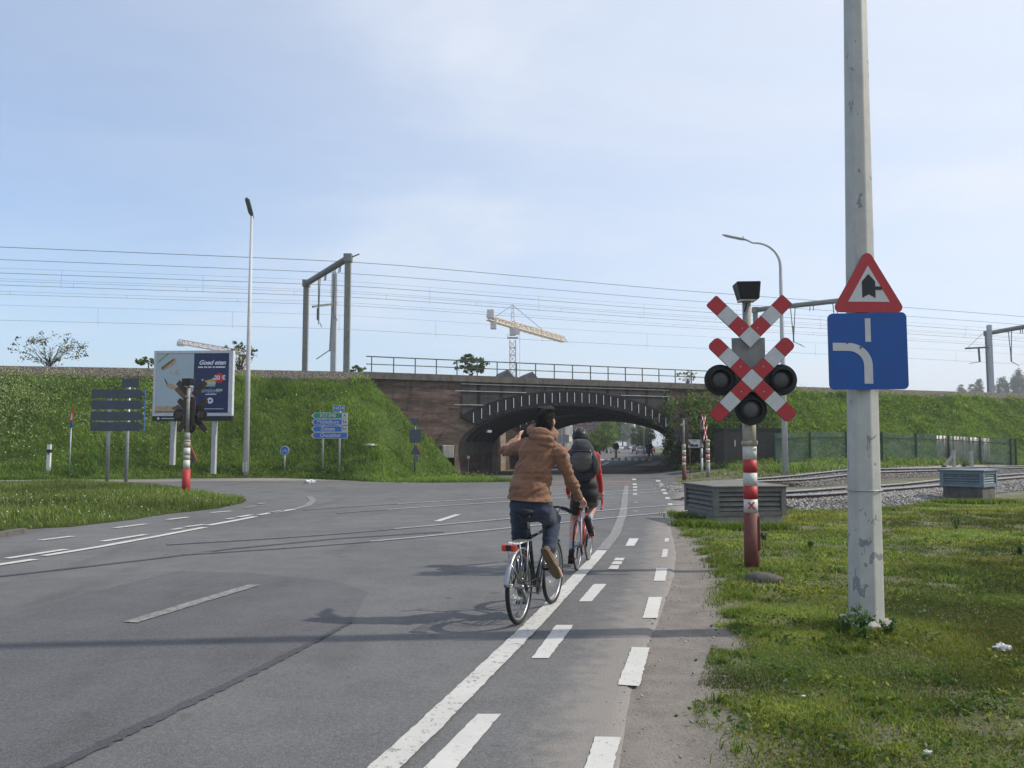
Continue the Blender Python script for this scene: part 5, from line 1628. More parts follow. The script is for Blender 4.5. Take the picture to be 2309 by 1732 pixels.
band('gravel_path', PP([(1790, 1058), (1900, 1056), (2020, 1054), (2160, 1050), (2330, 1048)]), PP([(1790, 1054), (1900, 1051), (2020, 1047), (2160, 1042), (2330, 1040)]), 'asphalt_path', .03, 60, 'structure', .1)

# ------------------------------------------------------------------ litter and a stone
rk = P(1735, 1312)
mb = MB(); mb.ellipsoid((0, 0, .03), (.22, .15, .085), 'concrete_dark', 14, 9)
mb.v = [tuple(Vector(q) * (1 + .35 * mnoise.noise(Vector(q) * 9) + .2 * mnoise.noise(Vector(q) * 23))) for q in mb.v]
o = mb.build('stone_lump'); o.location = rk + Vector((-.06, 0, 0)); o.rotation_euler = (0, 0, -.4); tag(o, 'grey lump of concrete at the foot of the near crossing signal', 'stone')
def crumple(u, v, s, label, mat='paper'):
    mb = MB(); mb.ellipsoid((0, 0, s * .25), (s, s * .7, s * .42), mat, 22, 14)
    mb.v = [tuple(Vector(q) * (1 + .5 * mnoise.noise(Vector(q) * (2.6 / s) + Vector((u, 0, 0))) + .4 * mnoise.noise(Vector(q) * (6.5 / s) + Vector((0, u, 0))))) for q in mb.v]
    o = mb.build('paper_scrap'); o.location = P(u, v) + Vector((0, 0, .03)); tag(o, label, 'litter', 'scraps of litter')
    for f in o.data.polygons: f.use_smooth = False
crumple(2262, 1474, .062, 'crumpled white paper lying in the grass right of the white pole')
crumple(2092, 1711, .022, 'small white scrap in the grass at the bottom edge')
crumple(1812, 1581, .013, 'tiny white scrap in the thin grass below the signal')
crumple(698, 1091, .22, 'white scrap on the asphalt before the blue direction signs')
crumple(834, 1006, .30, 'white plate-like scrap on the bank left of the bridge')
tg = bpy.data.objects['paper_scrap.004'] if 'paper_scrap.004' in bpy.data.objects else None
if tg: tg.location = PB(834, 1006); tg.scale = (1.2, .6, .5)

# ------------------------------------------------------------------ bicycles
def ring_pts(c, r, n=44, a0=0.0, a1=2 * math.pi, closed=True):
    m = n if closed else n + 1
    return [(c[0], c[1] + r * math.cos(a0 + (a1 - a0) * k / n), c[2] + r * math.sin(a0 + (a1 - a0) * k / n)) for k in range(m)]
def wheel(t, c, r, tyre, nsp, rimmat='alloy', hubw=.05, disc=False):
    w = MB().tube(ring_pts(c, r - tyre), tyre, 'tyre', 10, True).build('wheel', t)
    MB().tube(ring_pts(c, r - tyre * 2.15), tyre * .62, rimmat, 8, True).build('rim', w)
    mb = MB()
    for k in range(nsp):
        a = 2 * math.pi * k / nsp; s = 1 if k % 2 else -1; b = a + .30 * (1 if (k // 2) % 2 else -1)
        mb.cyl((c[0] + s * hubw * .55, c[1] + .022 * math.cos(b * 1.0 + 1.2 * s), c[2] + .022 * math.sin(b + 1.2 * s)), (c[0], c[1] + (r - tyre * 2.2) * math.cos(a), c[2] + (r - tyre * 2.2) * math.sin(a)), .0013, .0013, 'chrome', 4)
    stuff(mb.build('spokes', w))
    MB().tube([(c[0] - hubw, c[1], c[2]), (c[0] - hubw * .6, c[1], c[2]), (c[0] + hubw * .6, c[1], c[2]), (c[0] + hubw, c[1], c[2])], [.012, .025, .025, .012], 'alloy', 12).build('hub', w)
    return w
def city_bike(loc, rz, steer=0.0):
    t = thing('city_bicycle', 'dark city bicycle with carrier rack and red tail light', 'bicycle', loc, rz)
    R, WB = .345, 1.06; ra, fa, bb = Vector((0, 0, R)), Vector((0, WB, R)), Vector((0, .455, .285))
    wheel(t, ra, R, .021, 32); wheel(t, fa, R, .021, 32)
    sc = Vector((0, .30, .80)); hb, ht = Vector((0, .80, .66)), Vector((0, .755, .86)); cr = Vector((0, .83, .56))
    mb = MB(); fm = 'frame_navy'
    mb.tube([bb, sc, sc + Vector((0, -.03, .05))], .018, fm, 10); mb.tube([bb, hb], .02, fm, 10); mb.tube([sc - Vector((0, 0, .03)), ht - Vector((0, -.01, .06))], .016, fm, 10); mb.tube([cr, ht + Vector((0, -.01, .05))], .021, fm, 10)
    for s in (-1, 1):
        mb.tube([bb + Vector((s * .03, 0, 0)), ra + Vector((s * .062, .02, 0))], .011, fm, 8)
        mb.tube([sc + Vector((s * .012, 0, -.02)), ra + Vector((s * .062, 0, .01))], .009, fm, 8)
    mb.build('frame', t)
    mb = MB()
    for s in (-1, 1): mb.tube([cr + Vector((s * .04, 0, 0)), cr + Vector((s * .052, .04, -.05)), fa + Vector((s * .052, 0, 0))], [.016, .014, .009], fm, 8)
    mb.box(cr + Vector((0, .01, .02)), (.11, .04, .05), fm); mb.build('fork', t)
    MB().tube([sc, sc + Vector((0, -.05, .20))], .0135, 'alloy', 10).build('seat_post', t)
    # saddle: broad at the back, padded
    mb = MB(); sp = sc + Vector((0, -.06, .225)); prof = [(-.14, .045, .0), (-.125, .088, .012), (-.07, .098, .018), (0, .075, .012), (.06, .045, .008), (.12, .026, .004), (.14, .012, -.006)]
    vs = []; n = 12
    for y, w, dz in prof:
        for k in range(n):
            a = 2 * math.pi * k / n; vs.append(sp + Vector((w * math.cos(a), y, dz + (.030 if math.sin(a) > 0 else .040) * math.sin(a) - .01 * (math.cos(a) == 0))))
    mb.add(vs, [(i * n + k, i * n + (k + 1) % n, (i + 1) * n + (k + 1) % n, (i + 1) * n + k) for i in range(len(prof) - 1) for k in range(n)] + [tuple(range(n)), tuple((len(prof) - 1) * n + k for k in range(n))], 'rubber', True)
    sd = mb.build('saddle', t)
    mb = MB()
    for s in (-1, 1): mb.tube([sp + Vector((s * .05, -.09, -.03)), sp + Vector((s * .025, 0, -.055)), sp + Vector((s * .02, .09, -.03))], .0045, 'chrome', 6)
    mb.build('saddle_rails', sd)
    # stem and bar
    st = ht + Vector((0, -.03, .10)); ba = ht + Vector((0, .03, .17))
    MB().tube([ht + Vector((0, 0, .0)), st, ba], [.015, .014, .014], 'alloy', 8).build('stem', t)
    ft = [(-.305, -.12, -.02), (-.24, -.06, .0), (-.15, .0, .012), (0, .0, .0), (.15, .0, .012), (.24, -.06, .0), (.305, -.12, -.02)]
    hbm = MB().tube([ba + Vector(q) for q in ft], .0125, 'frame_black', 10).build('handlebar', t)
    for s in (-1, 1):
        MB().tube([ba + Vector((s * .20, -.03, .006)), ba + Vector((s * .25, -.068, -.002)), ba + Vector((s * .315, -.127, -.022))], [.017, .018, .019], 'rubber', 10).build('grip', hbm)
        MB().tube([ba + Vector((s * .17, .015, -.005)), ba + Vector((s * .20, .055, -.03)), ba + Vector((s * .27, .01, -.05))], [.011, .008, .006], 'chrome', 6).build('brake_lever', hbm)
        MB().tube([ba + Vector((s * .16, .02, .0)), ba + Vector((s * .13, .12, -.02)), ba + Vector((s * .05, .13, -.16)), hb + Vector((s * .03, .06, .05))], .004, 'rubber', 5).build('cable', hbm)
    MB().ellipsoid(ba + Vector((-.12, -.01, .03)), (.027, .027, .018), 'chrome', 12, 8).build('bell', hbm)
    # mudguards
    for c, a0, a1, nm in ((ra, 62, 172, 'mudguard'), (fa, 50, 165, 'mudguard')):
        mb = MB(); n = 24; rr = R + .022
        rows = []
        for k in range(n + 1):
            a = math.radians(a0 + (a1 - a0) * k / n); o = Vector((0, math.cos(a), math.sin(a))); p = Vector(c) + o * rr
            row = [p + Vector((-.028, 0, 0)) - o * .018, p + Vector((-.020, 0, 0)), p + Vector((.020, 0, 0)), p + Vector((.028, 0, 0)) - o * .018]
            rows.append(row)
        mb.add([q for r_ in rows for q in r_], [(i * 4 + j, i * 4 + j + 1, i * 4 + j + 5, i * 4 + j + 4) for i in range(n) for j in range(3)], 'steel_mid' if c is fa else 'alloy', True)
        g = mb.build(nm, t)
        sd_ = g.modifiers.new('thick', 'SOLIDIFY'); sd_.thickness = .002
        mb = MB()
        for s in (-1, 1):
            for a in ((140, 168) if c is ra else (130, 160)):
                o = Vector((0, math.cos(math.radians(a)), math.sin(math.radians(a)))); mb.cyl(Vector(c) + Vector((s * .055, 0, 0)), Vector(c) + o * (R + .02) + Vector((s * .028, 0, 0)), .0025, .0025, 'chrome', 5)
        mb.build('stays', g)
    # carrier
    rz_ = .765; rk = MB()
    pl = [(-.06, -.25, rz_), (-.06, .20, rz_), (.06, .20, rz_), (.06, -.25, rz_)]
    rk.tube(pl, .006, 'alloy', 6, True)
    for x in (-.03, 0, .03): rk.cyl((x, -.25, rz_), (x, .2, rz_), .004, .004, 'alloy', 6)
    for y in (-.18, -.05, .08): rk.cyl((-.06, y, rz_), (.06, y, rz_), .004, .004, 'alloy', 6)
    for s in (-1, 1):
        rk.tube([(s * .06, -.16, rz_), (s * .066, -.02, R + .03)], .0055, 'alloy', 6); rk.tube([(s * .06, .08, rz_), (s * .066, .01, R + .03)], .0055, 'alloy', 6); rk.tube([(s * .05, .2, rz_), (s * .02, .30, .74)], .005, 'alloy', 6)
    rk.build('carrier', t)
    tl = MB().box((0, -.275, rz_ - .028), (.145, .035, .062), 'reflector_red').build('tail_light', t); bevel(tl, .012, 3)
    MB().box((0, -.293, rz_ - .026), (.05, .012, .05), 'iron_black').build('lamp_window', tl)
    MB().box((0, -.253, rz_ - .028), (.12, .02, .05), 'iron_black').build('lamp_back', tl)
    # cranks, pedals, chain case, stand, lock
    ch = MB().tube(ring_pts((.045, bb.y, bb.z), .085, 28), .006, 'steel_mid', 6, True).build('chain_wheel', t)
    MB().cyl(bb + Vector((.04, 0, 0)), bb + Vector((.052, 0, 0)), .08, .08, 'frame_black', 24).build('chain_case', ch)
    mb = MB(); mb.bar(bb + Vector((.045, 0, .075)), ra + Vector((.045, 0, .04)), .012, .012, 'frame_black'); mb.bar(bb + Vector((.045, 0, -.075)), ra + Vector((.045, 0, -.04)), .012, .012, 'frame_black'); mb.build('chain', ch)
    ca = math.radians(78)
    for s, nm in ((1, 'crank'), (-1, 'crank')):
        e = bb + Vector((s * .07, math.cos(ca) * .17 * s, math.sin(ca) * .17 * s))
        ck = MB().bar(bb + Vector((s * .06, 0, 0)), e, .016, .024, 'alloy').build(nm, t)
        MB().box(e + Vector((s * .06, 0, 0)), (.095, .075, .024), 'rubber').build('pedal', ck)
    MB().tube([ra + Vector((.03, 0, -.02)), ra + Vector((.05, .03, -.10)), ra + Vector((.05, .05, -.16))], [.02, .016, .012], 'steel_mid', 8).build('derailleur', t)
    MB().cyl(ra + Vector((-.07, .0, 0)), ra + Vector((-.125, -.02, -.01)), .006, .004, 'alloy', 8).build('axle_nut', t)
    MB().tube([(-.05, .36, .27), (-.07, .24, .12), (-.085, .16, .06)], .009, 'alloy', 8).build('kick_stand', t)
    return t
def race_bike(loc, rz):
    t = thing('racing_bicycle', 'red and black racing bicycle with red bar tape', 'bicycle', loc, rz)
    R, WB = .335, .985; ra, fa, bb = Vector((0, 0, R)), Vector((0, WB, R)), Vector((0, .405, .27))
    wheel(t, ra, R, .012, 20, 'alloy', .05); wheel(t, fa, R, .012, 20, 'alloy', .045)
    sc = Vector((0, .26, .80)); hb, ht = Vector((0, .80, .70)), Vector((0, .765, .83)); cr = Vector((0, .815, .62))
    mb = MB(); mb.tube([bb, sc], .016, 'frame_red', 10); mb.tube([bb, hb], .021, 'frame_red', 10); mb.tube([sc - Vector((0, 0, .02)), ht], .015, 'frame_black', 10); mb.tube([cr, ht + Vector((0, 0, .05))], .02, 'frame_black', 10)
    for s in (-1, 1):
        mb.tube([bb + Vector((s * .03, 0, 0)), ra + Vector((s * .06, 0, 0))], .010, 'frame_red', 8); mb.tube([sc + Vector((s * .01, 0, -.02)), ra + Vector((s * .06, 0, 0))], .008, 'frame_red' if s < 0 else 'sign_white', 8)
        mb.tube([cr + Vector((s * .03, 0, 0)), cr + Vector((s * .048, .05, -.06)), fa + Vector((s * .048, 0, 0))], [.014, .013, .008], 'frame_black', 8)
    mb.build('frame', t)
    MB().tube([sc, sc + Vector((0, -.05, .17))], .0135, 'frame_black', 10).build('seat_post', t)
    mb = MB(); sp = sc + Vector((0, -.05, .18)); prof = [(-.13, .03), (-.12, .066), (-.06, .06), (.02, .032), (.1, .02), (.14, .01)]; n = 10; vs = []
    for y, w in prof:
        for k in range(n): a = 2 * math.pi * k / n; vs.append(sp + Vector((w * math.cos(a), y, .018 * math.sin(a))))
    mb.add(vs, [(i * n + k, i * n + (k + 1) % n, (i + 1) * n + (k + 1) % n, (i + 1) * n + k) for i in range(len(prof) - 1) for k in range(n)] + [tuple(range(n)), tuple((len(prof) - 1) * n + k for k in range(n))], 'rubber', True)
    mb.build('saddle', t)
    ba = ht + Vector((0, .10, .07))
    MB().tube([ht + Vector((0, -.01, .05)), ba], .015, 'frame_black', 8).build('stem', t)
    MB().cyl(ba + Vector((-.20, 0, 0)), ba + Vector((.20, 0, 0)), .013, .013, 'frame_black', 8).build('handlebar', t)
    for s in (-1, 1):
        MB().tube([ba + Vector((s * .17, 0, 0)), ba + Vector((s * .205, .04, .0)), ba + Vector((s * .21, .09, -.03)), ba + Vector((s * .212, .08, -.10)), ba + Vector((s * .214, .02, -.135)), ba + Vector((s * .216, -.06, -.14))], .016, 'tape_red', 10).build('drop_bar', t)
        MB().tube([ba + Vector((s * .208, .09, -.005)), ba + Vector((s * .208, .13, .04)), ba + Vector((s * .208, .13, -.07))], [.016, .016, .007], 'rubber', 8).build('brake_hood', t)
    MB().cyl(bb + Vector((.045, 0, 0)), bb + Vector((.05, 0, 0)), .09, .09, 'iron_black', 28).build('chain_wheel', t)
    mb = MB(); mb.bar(bb + Vector((.045, 0, .085)), ra + Vector((.045, 0, .035)), .008, .008, 'iron_black'); mb.bar(bb + Vector((.045, 0, -.085)), ra + Vector((.045, .03, -.12)), .008, .008, 'iron_black'); mb.build('chain', t)
    MB().cyl(ra + Vector((.03, 0, 0)), ra + Vector((.05, 0, 0)), .05, .025, 'steel_mid', 16).build('cassette', t)
    MB().tube([ra + Vector((.05, .0, -.02)), ra + Vector((.055, .03, -.09)), ra + Vector((.055, .05, -.14))], [.018, .014, .01], 'iron_black', 8).build('derailleur', t)
    ca = math.radians(80)
    for s in (1, -1):
        e = bb + Vector((s * .07, math.cos(ca) * .17 * s, math.sin(ca) * .17 * s)); ck = MB().bar(bb + Vector((s * .06, 0, 0)), e, .014, .022, 'iron_black').build('crank', t)
        MB().box(e + Vector((s * .045, 0, 0)), (.06, .06, .018), 'frame_red').build('pedal', ck)
    return t
B1, B1f = P(1171, 1413), P(1244, 1368); RZ1 = -math.atan2((B1f - B1).x, (B1f - B1).y)
B2, B2f = P(1302, 1290), P(1325.5, 1269); RZ2 = -math.atan2((B2f - B2).x, (B2f - B2).y)
city_bike(B1 + Vector((0, 0, .024)), RZ1)
race_bike(B2 + Vector((0, 0, .024)), RZ2)

# ------------------------------------------------------------------ riders
def local_frame(B, rz):
    M4 = Matrix.Translation(B + Vector((0, 0, .024))) @ Matrix.Rotation(rz, 4, 'Z'); Mi = M4.inverted()
    def L(zx, zy, yl):
        """joint seen at a place of the enlarged crop, at a distance yl along the bicycle"""
        u, v = 1000 + zx / 2.962, 880 + zy / 2.962
        d = Mi.to_3x3() @ ray(u, v); o = Mi @ Vector((0, 0, CH))
        k = (yl - o.y) / d.y
        return o + d * k
    return L
def blob(name, parts, mat, voxel=.012, parent=None, smooth=6, folds=None, cut=None):
    """one continuous skin over overlapping limbs (voxel union, smoothed, then creased)"""
    mb = MB()
    for p in parts:
        if p[0] == 'c': mb.capsule(p[1], p[2], p[3], p[4], mat)
        elif p[0] == 't': mb.tube(p[1], p[2], mat, 16)
        else: mb.ellipsoid(p[1], p[2], mat, 18, 12, p[3] if len(p) > 3 else None)
    o = mb.build(name)
    r = o.modifiers.new('r', 'REMESH'); r.mode = 'VOXEL'; r.voxel_size = voxel
    s = o.modifiers.new('s', 'SMOOTH'); s.factor = .5; s.iterations = smooth
    me = eval_mesh(o, name); old = o.data; o.modifiers.clear(); o.data = me; bpy.data.meshes.remove(old)
    me.materials.clear(); me.materials.append(M(mat))
    if folds:
        nrm = [v.normal.copy() for v in me.vertices]
        for v, n in zip(me.vertices, nrm): v.co += n * folds(v.co)
    if cut:
        bm = bmesh.new(); bm.from_mesh(me)
        for co, no in cut:
            g = bmesh.ops.bisect_plane(bm, geom=bm.verts[:] + bm.edges[:] + bm.faces[:], plane_co=co, plane_no=no, clear_outer=True)
            bmesh.ops.holes_fill(bm, edges=[e for e in g['geom_cut'] if isinstance(e, bmesh.types.BMEdge)])
        bm.to_mesh(me); bm.free()
    for f in me.polygons: f.use_smooth = True
    me.update()
    if parent: o.parent = parent
    return o
def ridge(p, sx, sz, seed):
    n = mnoise.noise(Vector((p.x * sx + seed, p.y * sx, p.z * sz)))
    return (1 - abs(n) * 2.2)
def hand_parts(w, d, up, side, curl=1.0, scale=1.0):
    """palm and five bent fingers; d: along the forearm, up: back of the hand, side: towards the thumb"""
    d, up, side = Vector(d).normalized(), Vector(up).normalized(), Vector(side).normalized(); k = scale
    P0 = Vector(w); out = [('c', P0, P0 + d * .05 * k, .030 * k, .034 * k), ('e', P0 + d * .06 * k, (.042 * k, .042 * k, .022 * k), Matrix((side, d, up)).transposed())]
    for i, (off, ln) in enumerate(((.030, .072), (.010, .082), (-.011, .076), (-.031, .060))):
        a = P0 + d * .09 * k + side * off * k; c = curl
        b = a + (d * math.cos(c * .6) - up * math.sin(c * .6)) * ln * .45 * k
        e = b + (d * math.cos(c * 1.5) - up * math.sin(c * 1.5)) * ln * .32 * k
        f = e + (d * math.cos(c * 2.3) - up * math.sin(c * 2.3)) * ln * .26 * k
        out += [('c', a, b, .0098 * k, .0090 * k), ('c', b, e, .0090 * k, .0085 * k), ('c', e, f, .0085 * k, .0072 * k)]
    a = P0 + d * .03 * k + side * .032 * k; b = a + (side * .75 + d * .65).normalized() * .042 * k; e = b + (d * .9 + side * .25 - up * .35 * curl).normalized() * .035 * k
    out += [('c', a, b, .0125 * k, .0110 * k), ('c', b, e, .0110 * k, .0090 * k)]
    return out
def head_parts(c, fwd, k=1.0, tilt=0.0):
    """skull, jaw, nose, ears; fwd: where the face looks"""
    f = Vector(fwd).normalized(); r = f.cross(Vector((0, 0, 1))).normalized(); u = r.cross(f); c = Vector(c); R = Matrix((r, f, u)).transposed()
    p = [('e', c + u * .02 * k, (.076 * k, .096 * k, .105 * k), R), ('e', c + f * .02 * k - u * .055 * k, (.062 * k, .075 * k, .075 * k), R), ('c', c + f * .085 * k - u * .005 * k, c + f * .112 * k - u * .035 * k, .010 * k, .015 * k)]
    for s in (-1, 1): p.append(('e', c + r * s * .080 * k - f * .005 * k - u * .012 * k, (.012 * k, .022 * k, .033 * k), R))
    p.append(('c', c + f * .085 * k - u * .068 * k - r * .02 * k, c + f * .085 * k - u * .068 * k + r * .02 * k, .010 * k, .010 * k))
    for s in (-1, 1): p.append(('e', c + f * .086 * k + u * .012 * k + r * s * .032 * k, (.014 * k, .010 * k, .010 * k), R))
    return p, R
# --- first rider: brown hooded jacket, left arm out pointing
L = local_frame(B1, RZ1)
pe = thing('person', 'rider in a brown hooded jacket and jeans, left arm raised, on the city bicycle', 'person', B1 + Vector((0, 0, .024)), RZ1)
pel, wai, chs, nek = L(578, 785, .31), L(572, 660, .32), L(628, 450, .38), L(668, 300, .44)
hd = L(686, 205, .47)
LSh, LEl, LWr = L(530, 375, .40), L(408, 405, .52), L(478, 345, .74)
RSh, REl, RWr = L(775, 425, .37), L(838, 572, .47), L(898, 706, .665)
LHp, LKn, LAn = L(516, 800, .31), L(508, 985, .50), L(520, 1240, .36)
RHp, RKn, RAn = L(650, 800, .31), L(728, 865, .64), L(702, 1085, .40)
LTo, RTo = L(528, 1335, .56), L(780, 1238, .50)
fw = Vector((0.10, .98, .10)); rt = Vector((1, 0, 0))
hp, HR = head_parts(hd, fw, 1.06)
body = hp + [('c', hd - Vector((0, .02, .06)), nek - Vector((0, 0, .03)), .056, .062),
             ('c', nek, chs, .085, .105), ('c', chs, wai, .105, .10), ('c', wai, pel, .10, .115), ('c', LHp, RHp, .08, .08),
             ('c', nek - Vector((0, 0, .06)), LSh, .06, .06), ('c', nek - Vector((0, 0, .06)), RSh, .06, .06),
             ('c', LSh, LEl, .048, .040), ('c', LEl, LWr, .040, .028), ('c', RSh, REl, .048, .040), ('c', REl, RWr, .040, .028),
             ('c', LHp, LKn, .085, .055), ('c', LKn, LAn, .055, .038), ('c', RHp, RKn, .085, .055), ('c', RKn, RAn, .055, .038),
             ('c', LAn, LTo, .036, .028), ('c', RAn, RTo, .036, .028)]
dl = (LWr - LEl).normalized()
body += hand_parts(LWr + dl * .025, Vector((.10, .78, .60)), Vector((-.75, -.25, .45)), Vector((.45, -.62, .62)), .12)
dr = (RWr - REl).normalized()
body += hand_parts(RWr + dr * .015, Vector((.25, .72, -.45)), Vector((.3, .35, .9)), Vector((-.85, .25, .1)), .95, 1.05)
bo = blob('body', body, 'skin', .0075, pe, 4)
# hair
R_ = HR; hairp = [('e', hd + R_ @ Vector((0, -.008, .035)), (.088, .107, .106), R_), ('e', hd + R_ @ Vector((0, -.045, -.02)), (.082, .068, .092), R_), ('c', hd + R_ @ Vector((-.03, -.07, -.075)), hd + R_ @ Vector((.03, -.07, -.075)), .028, .028)]
hairp += [('e', hd + R_ @ Vector((random.uniform(-.05, .05), random.uniform(-.05, .08), .115 + random.uniform(0, .015))), (.04, .04, .02), R_) for _ in range(9)]
ha = blob('hair', hairp, 'hair_dark', .008, pe, 3, lambda p: .006 * mnoise.noise(p * 26) + .006 * mnoise.noise(p * 75), [(hd + R_ @ Vector((0, .070, 0)), R_ @ Vector((0, 1, -.25)))])
hv = ha.data.vertices; nh = len(hv); hp_ = np.array([v.co[:] for v in hv]); hn_ = np.array([v.normal[:] for v in hv])
ix = RNG.integers(0, nh, 9000); p0 = hp_[ix] + RNG.normal(size=(9000, 3)) * .004 - hn_[ix] * .004
dr0 = hn_[ix] * .6 + np.array([.15, -.25, -.75]) + RNG.normal(size=(9000, 3)) * .28; dr0 /= np.linalg.norm(dr0, axis=1)[:, None]
sd0 = np.cross(dr0, RNG.normal(size=(9000, 3))); sd0 /= np.linalg.norm(sd0, axis=1)[:, None]; ln0 = RNG.uniform(.010, .021, (9000, 1))
V = np.stack([p0 - sd0 * .0012, p0 + sd0 * .0012, p0 + dr0 * ln0 + hn_[ix] * .004], 1).reshape(-1, 3)
hs = stuff(np_mesh('hair_strands', V, np.arange(27000).reshape(-1, 3), 'hair_dark', parent=pe))
# jacket: torso, sleeves, folded hood
hem = L(572, 735, .30)
def jf(p):
    k = S(p.z, hem.z - .05, hem.z + .08)
    low = (1 - S(p.z, hem.z + .05, chs.z))
    f = .022 * ridge(p, 2.0, 15, 3) * (.2 + .9 * low) + .012 * ridge(Vector((p.x + p.z * .7, p.y, p.z - p.x * .8)), 4, 13, 8) + .004 * mnoise.noise(p * 34)
    return (f - .012) * .9
jk = [('e', chs + Vector((0, 0, .03)), (.205, .150, .20)), ('e', chs.lerp(wai, .5), (.195, .148, .22)), ('e', wai, (.198, .155, .20)), ('e', wai.lerp(pel, .45), (.210, .165, .19)), ('e', pel + Vector((0, 0, .05)), (.212, .170, .17)),
      ('c', nek - Vector((0, 0, .075)), LSh, .082, .084), ('c', nek - Vector((0, 0, .075)), RSh, .082, .084),
      ('c', LSh, LEl, .077, .060), ('c', LEl, LWr - dl * .005, .060, .046), ('c', RSh, REl, .078, .061), ('c', REl, RWr - dr * .01, .061, .044),
      ('e', LEl, (.062, .062, .060)), ('e', nek - Vector((0, 0, .06)), (.12, .105, .09))]
blob('jacket', jk, 'jacket_brown', .008, pe, 6, jf, [(hem, Vector((-.06, 0, -1)))])
# hood: a rolled collar of cloth round the neck, hanging at the back
hn = nek + Vector((0, -.02, .0))
hoop = []
for k in range(25):
    a = 2 * math.pi * k / 24; hoop.append(hn + Vector((.118 * math.cos(a), .098 * math.sin(a) - .012, .038 * math.sin(a) + .028 - .03 * math.cos(a))))
hdp = [('c', a, b, .040, .040) for a, b in zip(hoop[:-1], hoop[1:])] + [('e', hn + Vector((.02, -.105, -.035)), (.135, .062, .055), (0, .22, 0)), ('e', hn + Vector((.03, -.120, -.075)), (.115, .045, .04), (0, .25, 0)), ('e', hn + Vector((0, -.09, .02)), (.12, .05, .05), (0, .1, 0))]
blob('hood', hdp, 'jacket_brown', .009, pe, 4, lambda p: .008 * ridge(p, 4, 16, 1.7) + .004 * mnoise.noise(p * 30))
# jeans
def jn(p): return .008 * ridge(p, 3.5, 14, 5.5) + .004 * ridge(p, 12, 20, 1) - .003
cuffL, cuffR = LAn.lerp(LKn, .10), RAn.lerp(RKn, .10)
je = [('c', LHp + Vector((.0, .01, .05)), RHp + Vector((.0, .01, .05)), .115, .115), ('e', pel + Vector((0, 0, .0)), (.180, .145, .14)), ('c', LHp, LKn, .112, .078), ('c', LKn, cuffL, .080, .068), ('c', RHp, RKn, .115, .086), ('c', RKn, cuffR, .086, .072), ('e', RKn, (.088, .088, .085)), ('e', pel + Vector((0, .01, .10)), (.155, .125, .10))]
blob('jeans', je, 'jeans', .011, pe, 5, jn)
# shoes with soles
for An, To, lift in ((LAn, LTo, 1), (RAn, RTo, 1)):
    d = (To - An).normalized(); dn = Vector((0, 0, -1)) - d * d.dot(Vector((0, 0, -1)))
    dn = dn.normalized() if dn.length > .05 else Vector((0, -1, 0))
    if An is RAn: dn = (Vector((.10, -1, -.35)) - d * d.dot(Vector((.10, -1, -.35)))).normalized()
    heel = An - d * .045 + dn * .03; toe = heel + d * .285
    sh = blob('shoe', [('c', heel + dn * .005, toe - dn * .0, .044, .034), ('e', heel.lerp(toe, .62), (.05, .05, .042)), ('c', An, heel, .046, .044), ('c', heel.lerp(toe, .25) - dn * .03, heel.lerp(toe, .5) - dn * .015, .042, .042)], 'suede', .009, pe, 4, lambda p: .003 * mnoise.noise(p * 40))
    sd = d.cross(dn).normalized(); Rm = Matrix((sd, d, dn)).transposed(); mb = MB(); pr_ = []
    for q, w in ((-.045, .018), (-.02, .036), (.05, .036), (.13, .040), (.20, .049), (.26, .040), (.30, .018)): pr_.append((q, w))
    out = [(w, q) for q, w in pr_] + [(-w, q) for q, w in reversed(pr_)]
    vs = [heel + dn * .040 + sd * a + d * b for a, b in out] + [heel + dn * .058 + sd * a + d * b for a, b in out]; n = len(out)
    mb.add(vs, [tuple(range(n)), tuple(range(2 * n - 1, n - 1, -1))] + [(i, n + i, n + (i + 1) % n, (i + 1) % n) for i in range(n)], 'sole'); mb.build('sole', sh)
# --- second rider: red jersey, black shorts, helmet, backpack
L2 = local_frame(B2, RZ2)
pe2 = thing('person', 'rider in a red jersey and black shorts wearing a helmet, on the racing bicycle', 'person', B2 + Vector((0, 0, .024)), RZ2)
pel, wai, chs, nek = L2(950, 690, .20), L2(948, 580, .28), L2(940, 440, .44), L2(925, 372, .52); hd = L2(912, 330, .60)
LSh, LEl, LWr = L2(852, 425, .48), L2(838, 560, .60), L2(836, 690, .80); RSh, REl, RWr = L2(1018, 445, .46), L2(1040, 580, .60), L2(1052, 682, .80)
LHp, LKn, LAn = L2(905, 700, .21), L2(872, 860, .50), L2(856, 1075, .37); RHp, RKn, RAn = L2(985, 700, .21), L2(998, 770, .56), L2(970, 865, .38)
LTo, RTo = L2(850, 1130, .54), L2(1000, 965, .50)
hp, HR2 = head_parts(hd, Vector((.05, 1, -.05)), 1.0)
body = hp + [('c', hd - Vector((0, .03, .05)), nek - Vector((0, 0, .03)), .056, .06), ('c', nek, chs, .10, .125), ('c', chs, wai, .125, .115), ('c', wai, pel, .115, .13), ('c', LHp, RHp, .09, .09),
             ('c', nek - Vector((0, 0, .05)), LSh, .055, .05), ('c', nek - Vector((0, 0, .05)), RSh, .055, .05), ('c', LSh, LEl, .045, .036), ('c', LEl, LWr, .036, .027), ('c', RSh, REl, .045, .036), ('c', REl, RWr, .036, .027),
             ('c', LHp, LKn, .085, .056), ('c', LKn, LKn.lerp(LAn, .3), .056, .056), ('c', LKn.lerp(LAn, .3), LAn, .056, .034), ('c', RHp, RKn, .085, .058), ('c', RKn, RKn.lerp(RAn, .35), .058, .058), ('c', RKn.lerp(RAn, .35), RAn, .056, .034),
             ('c', LAn, LTo, .034, .026), ('c', RAn, RTo, .034, .026)]
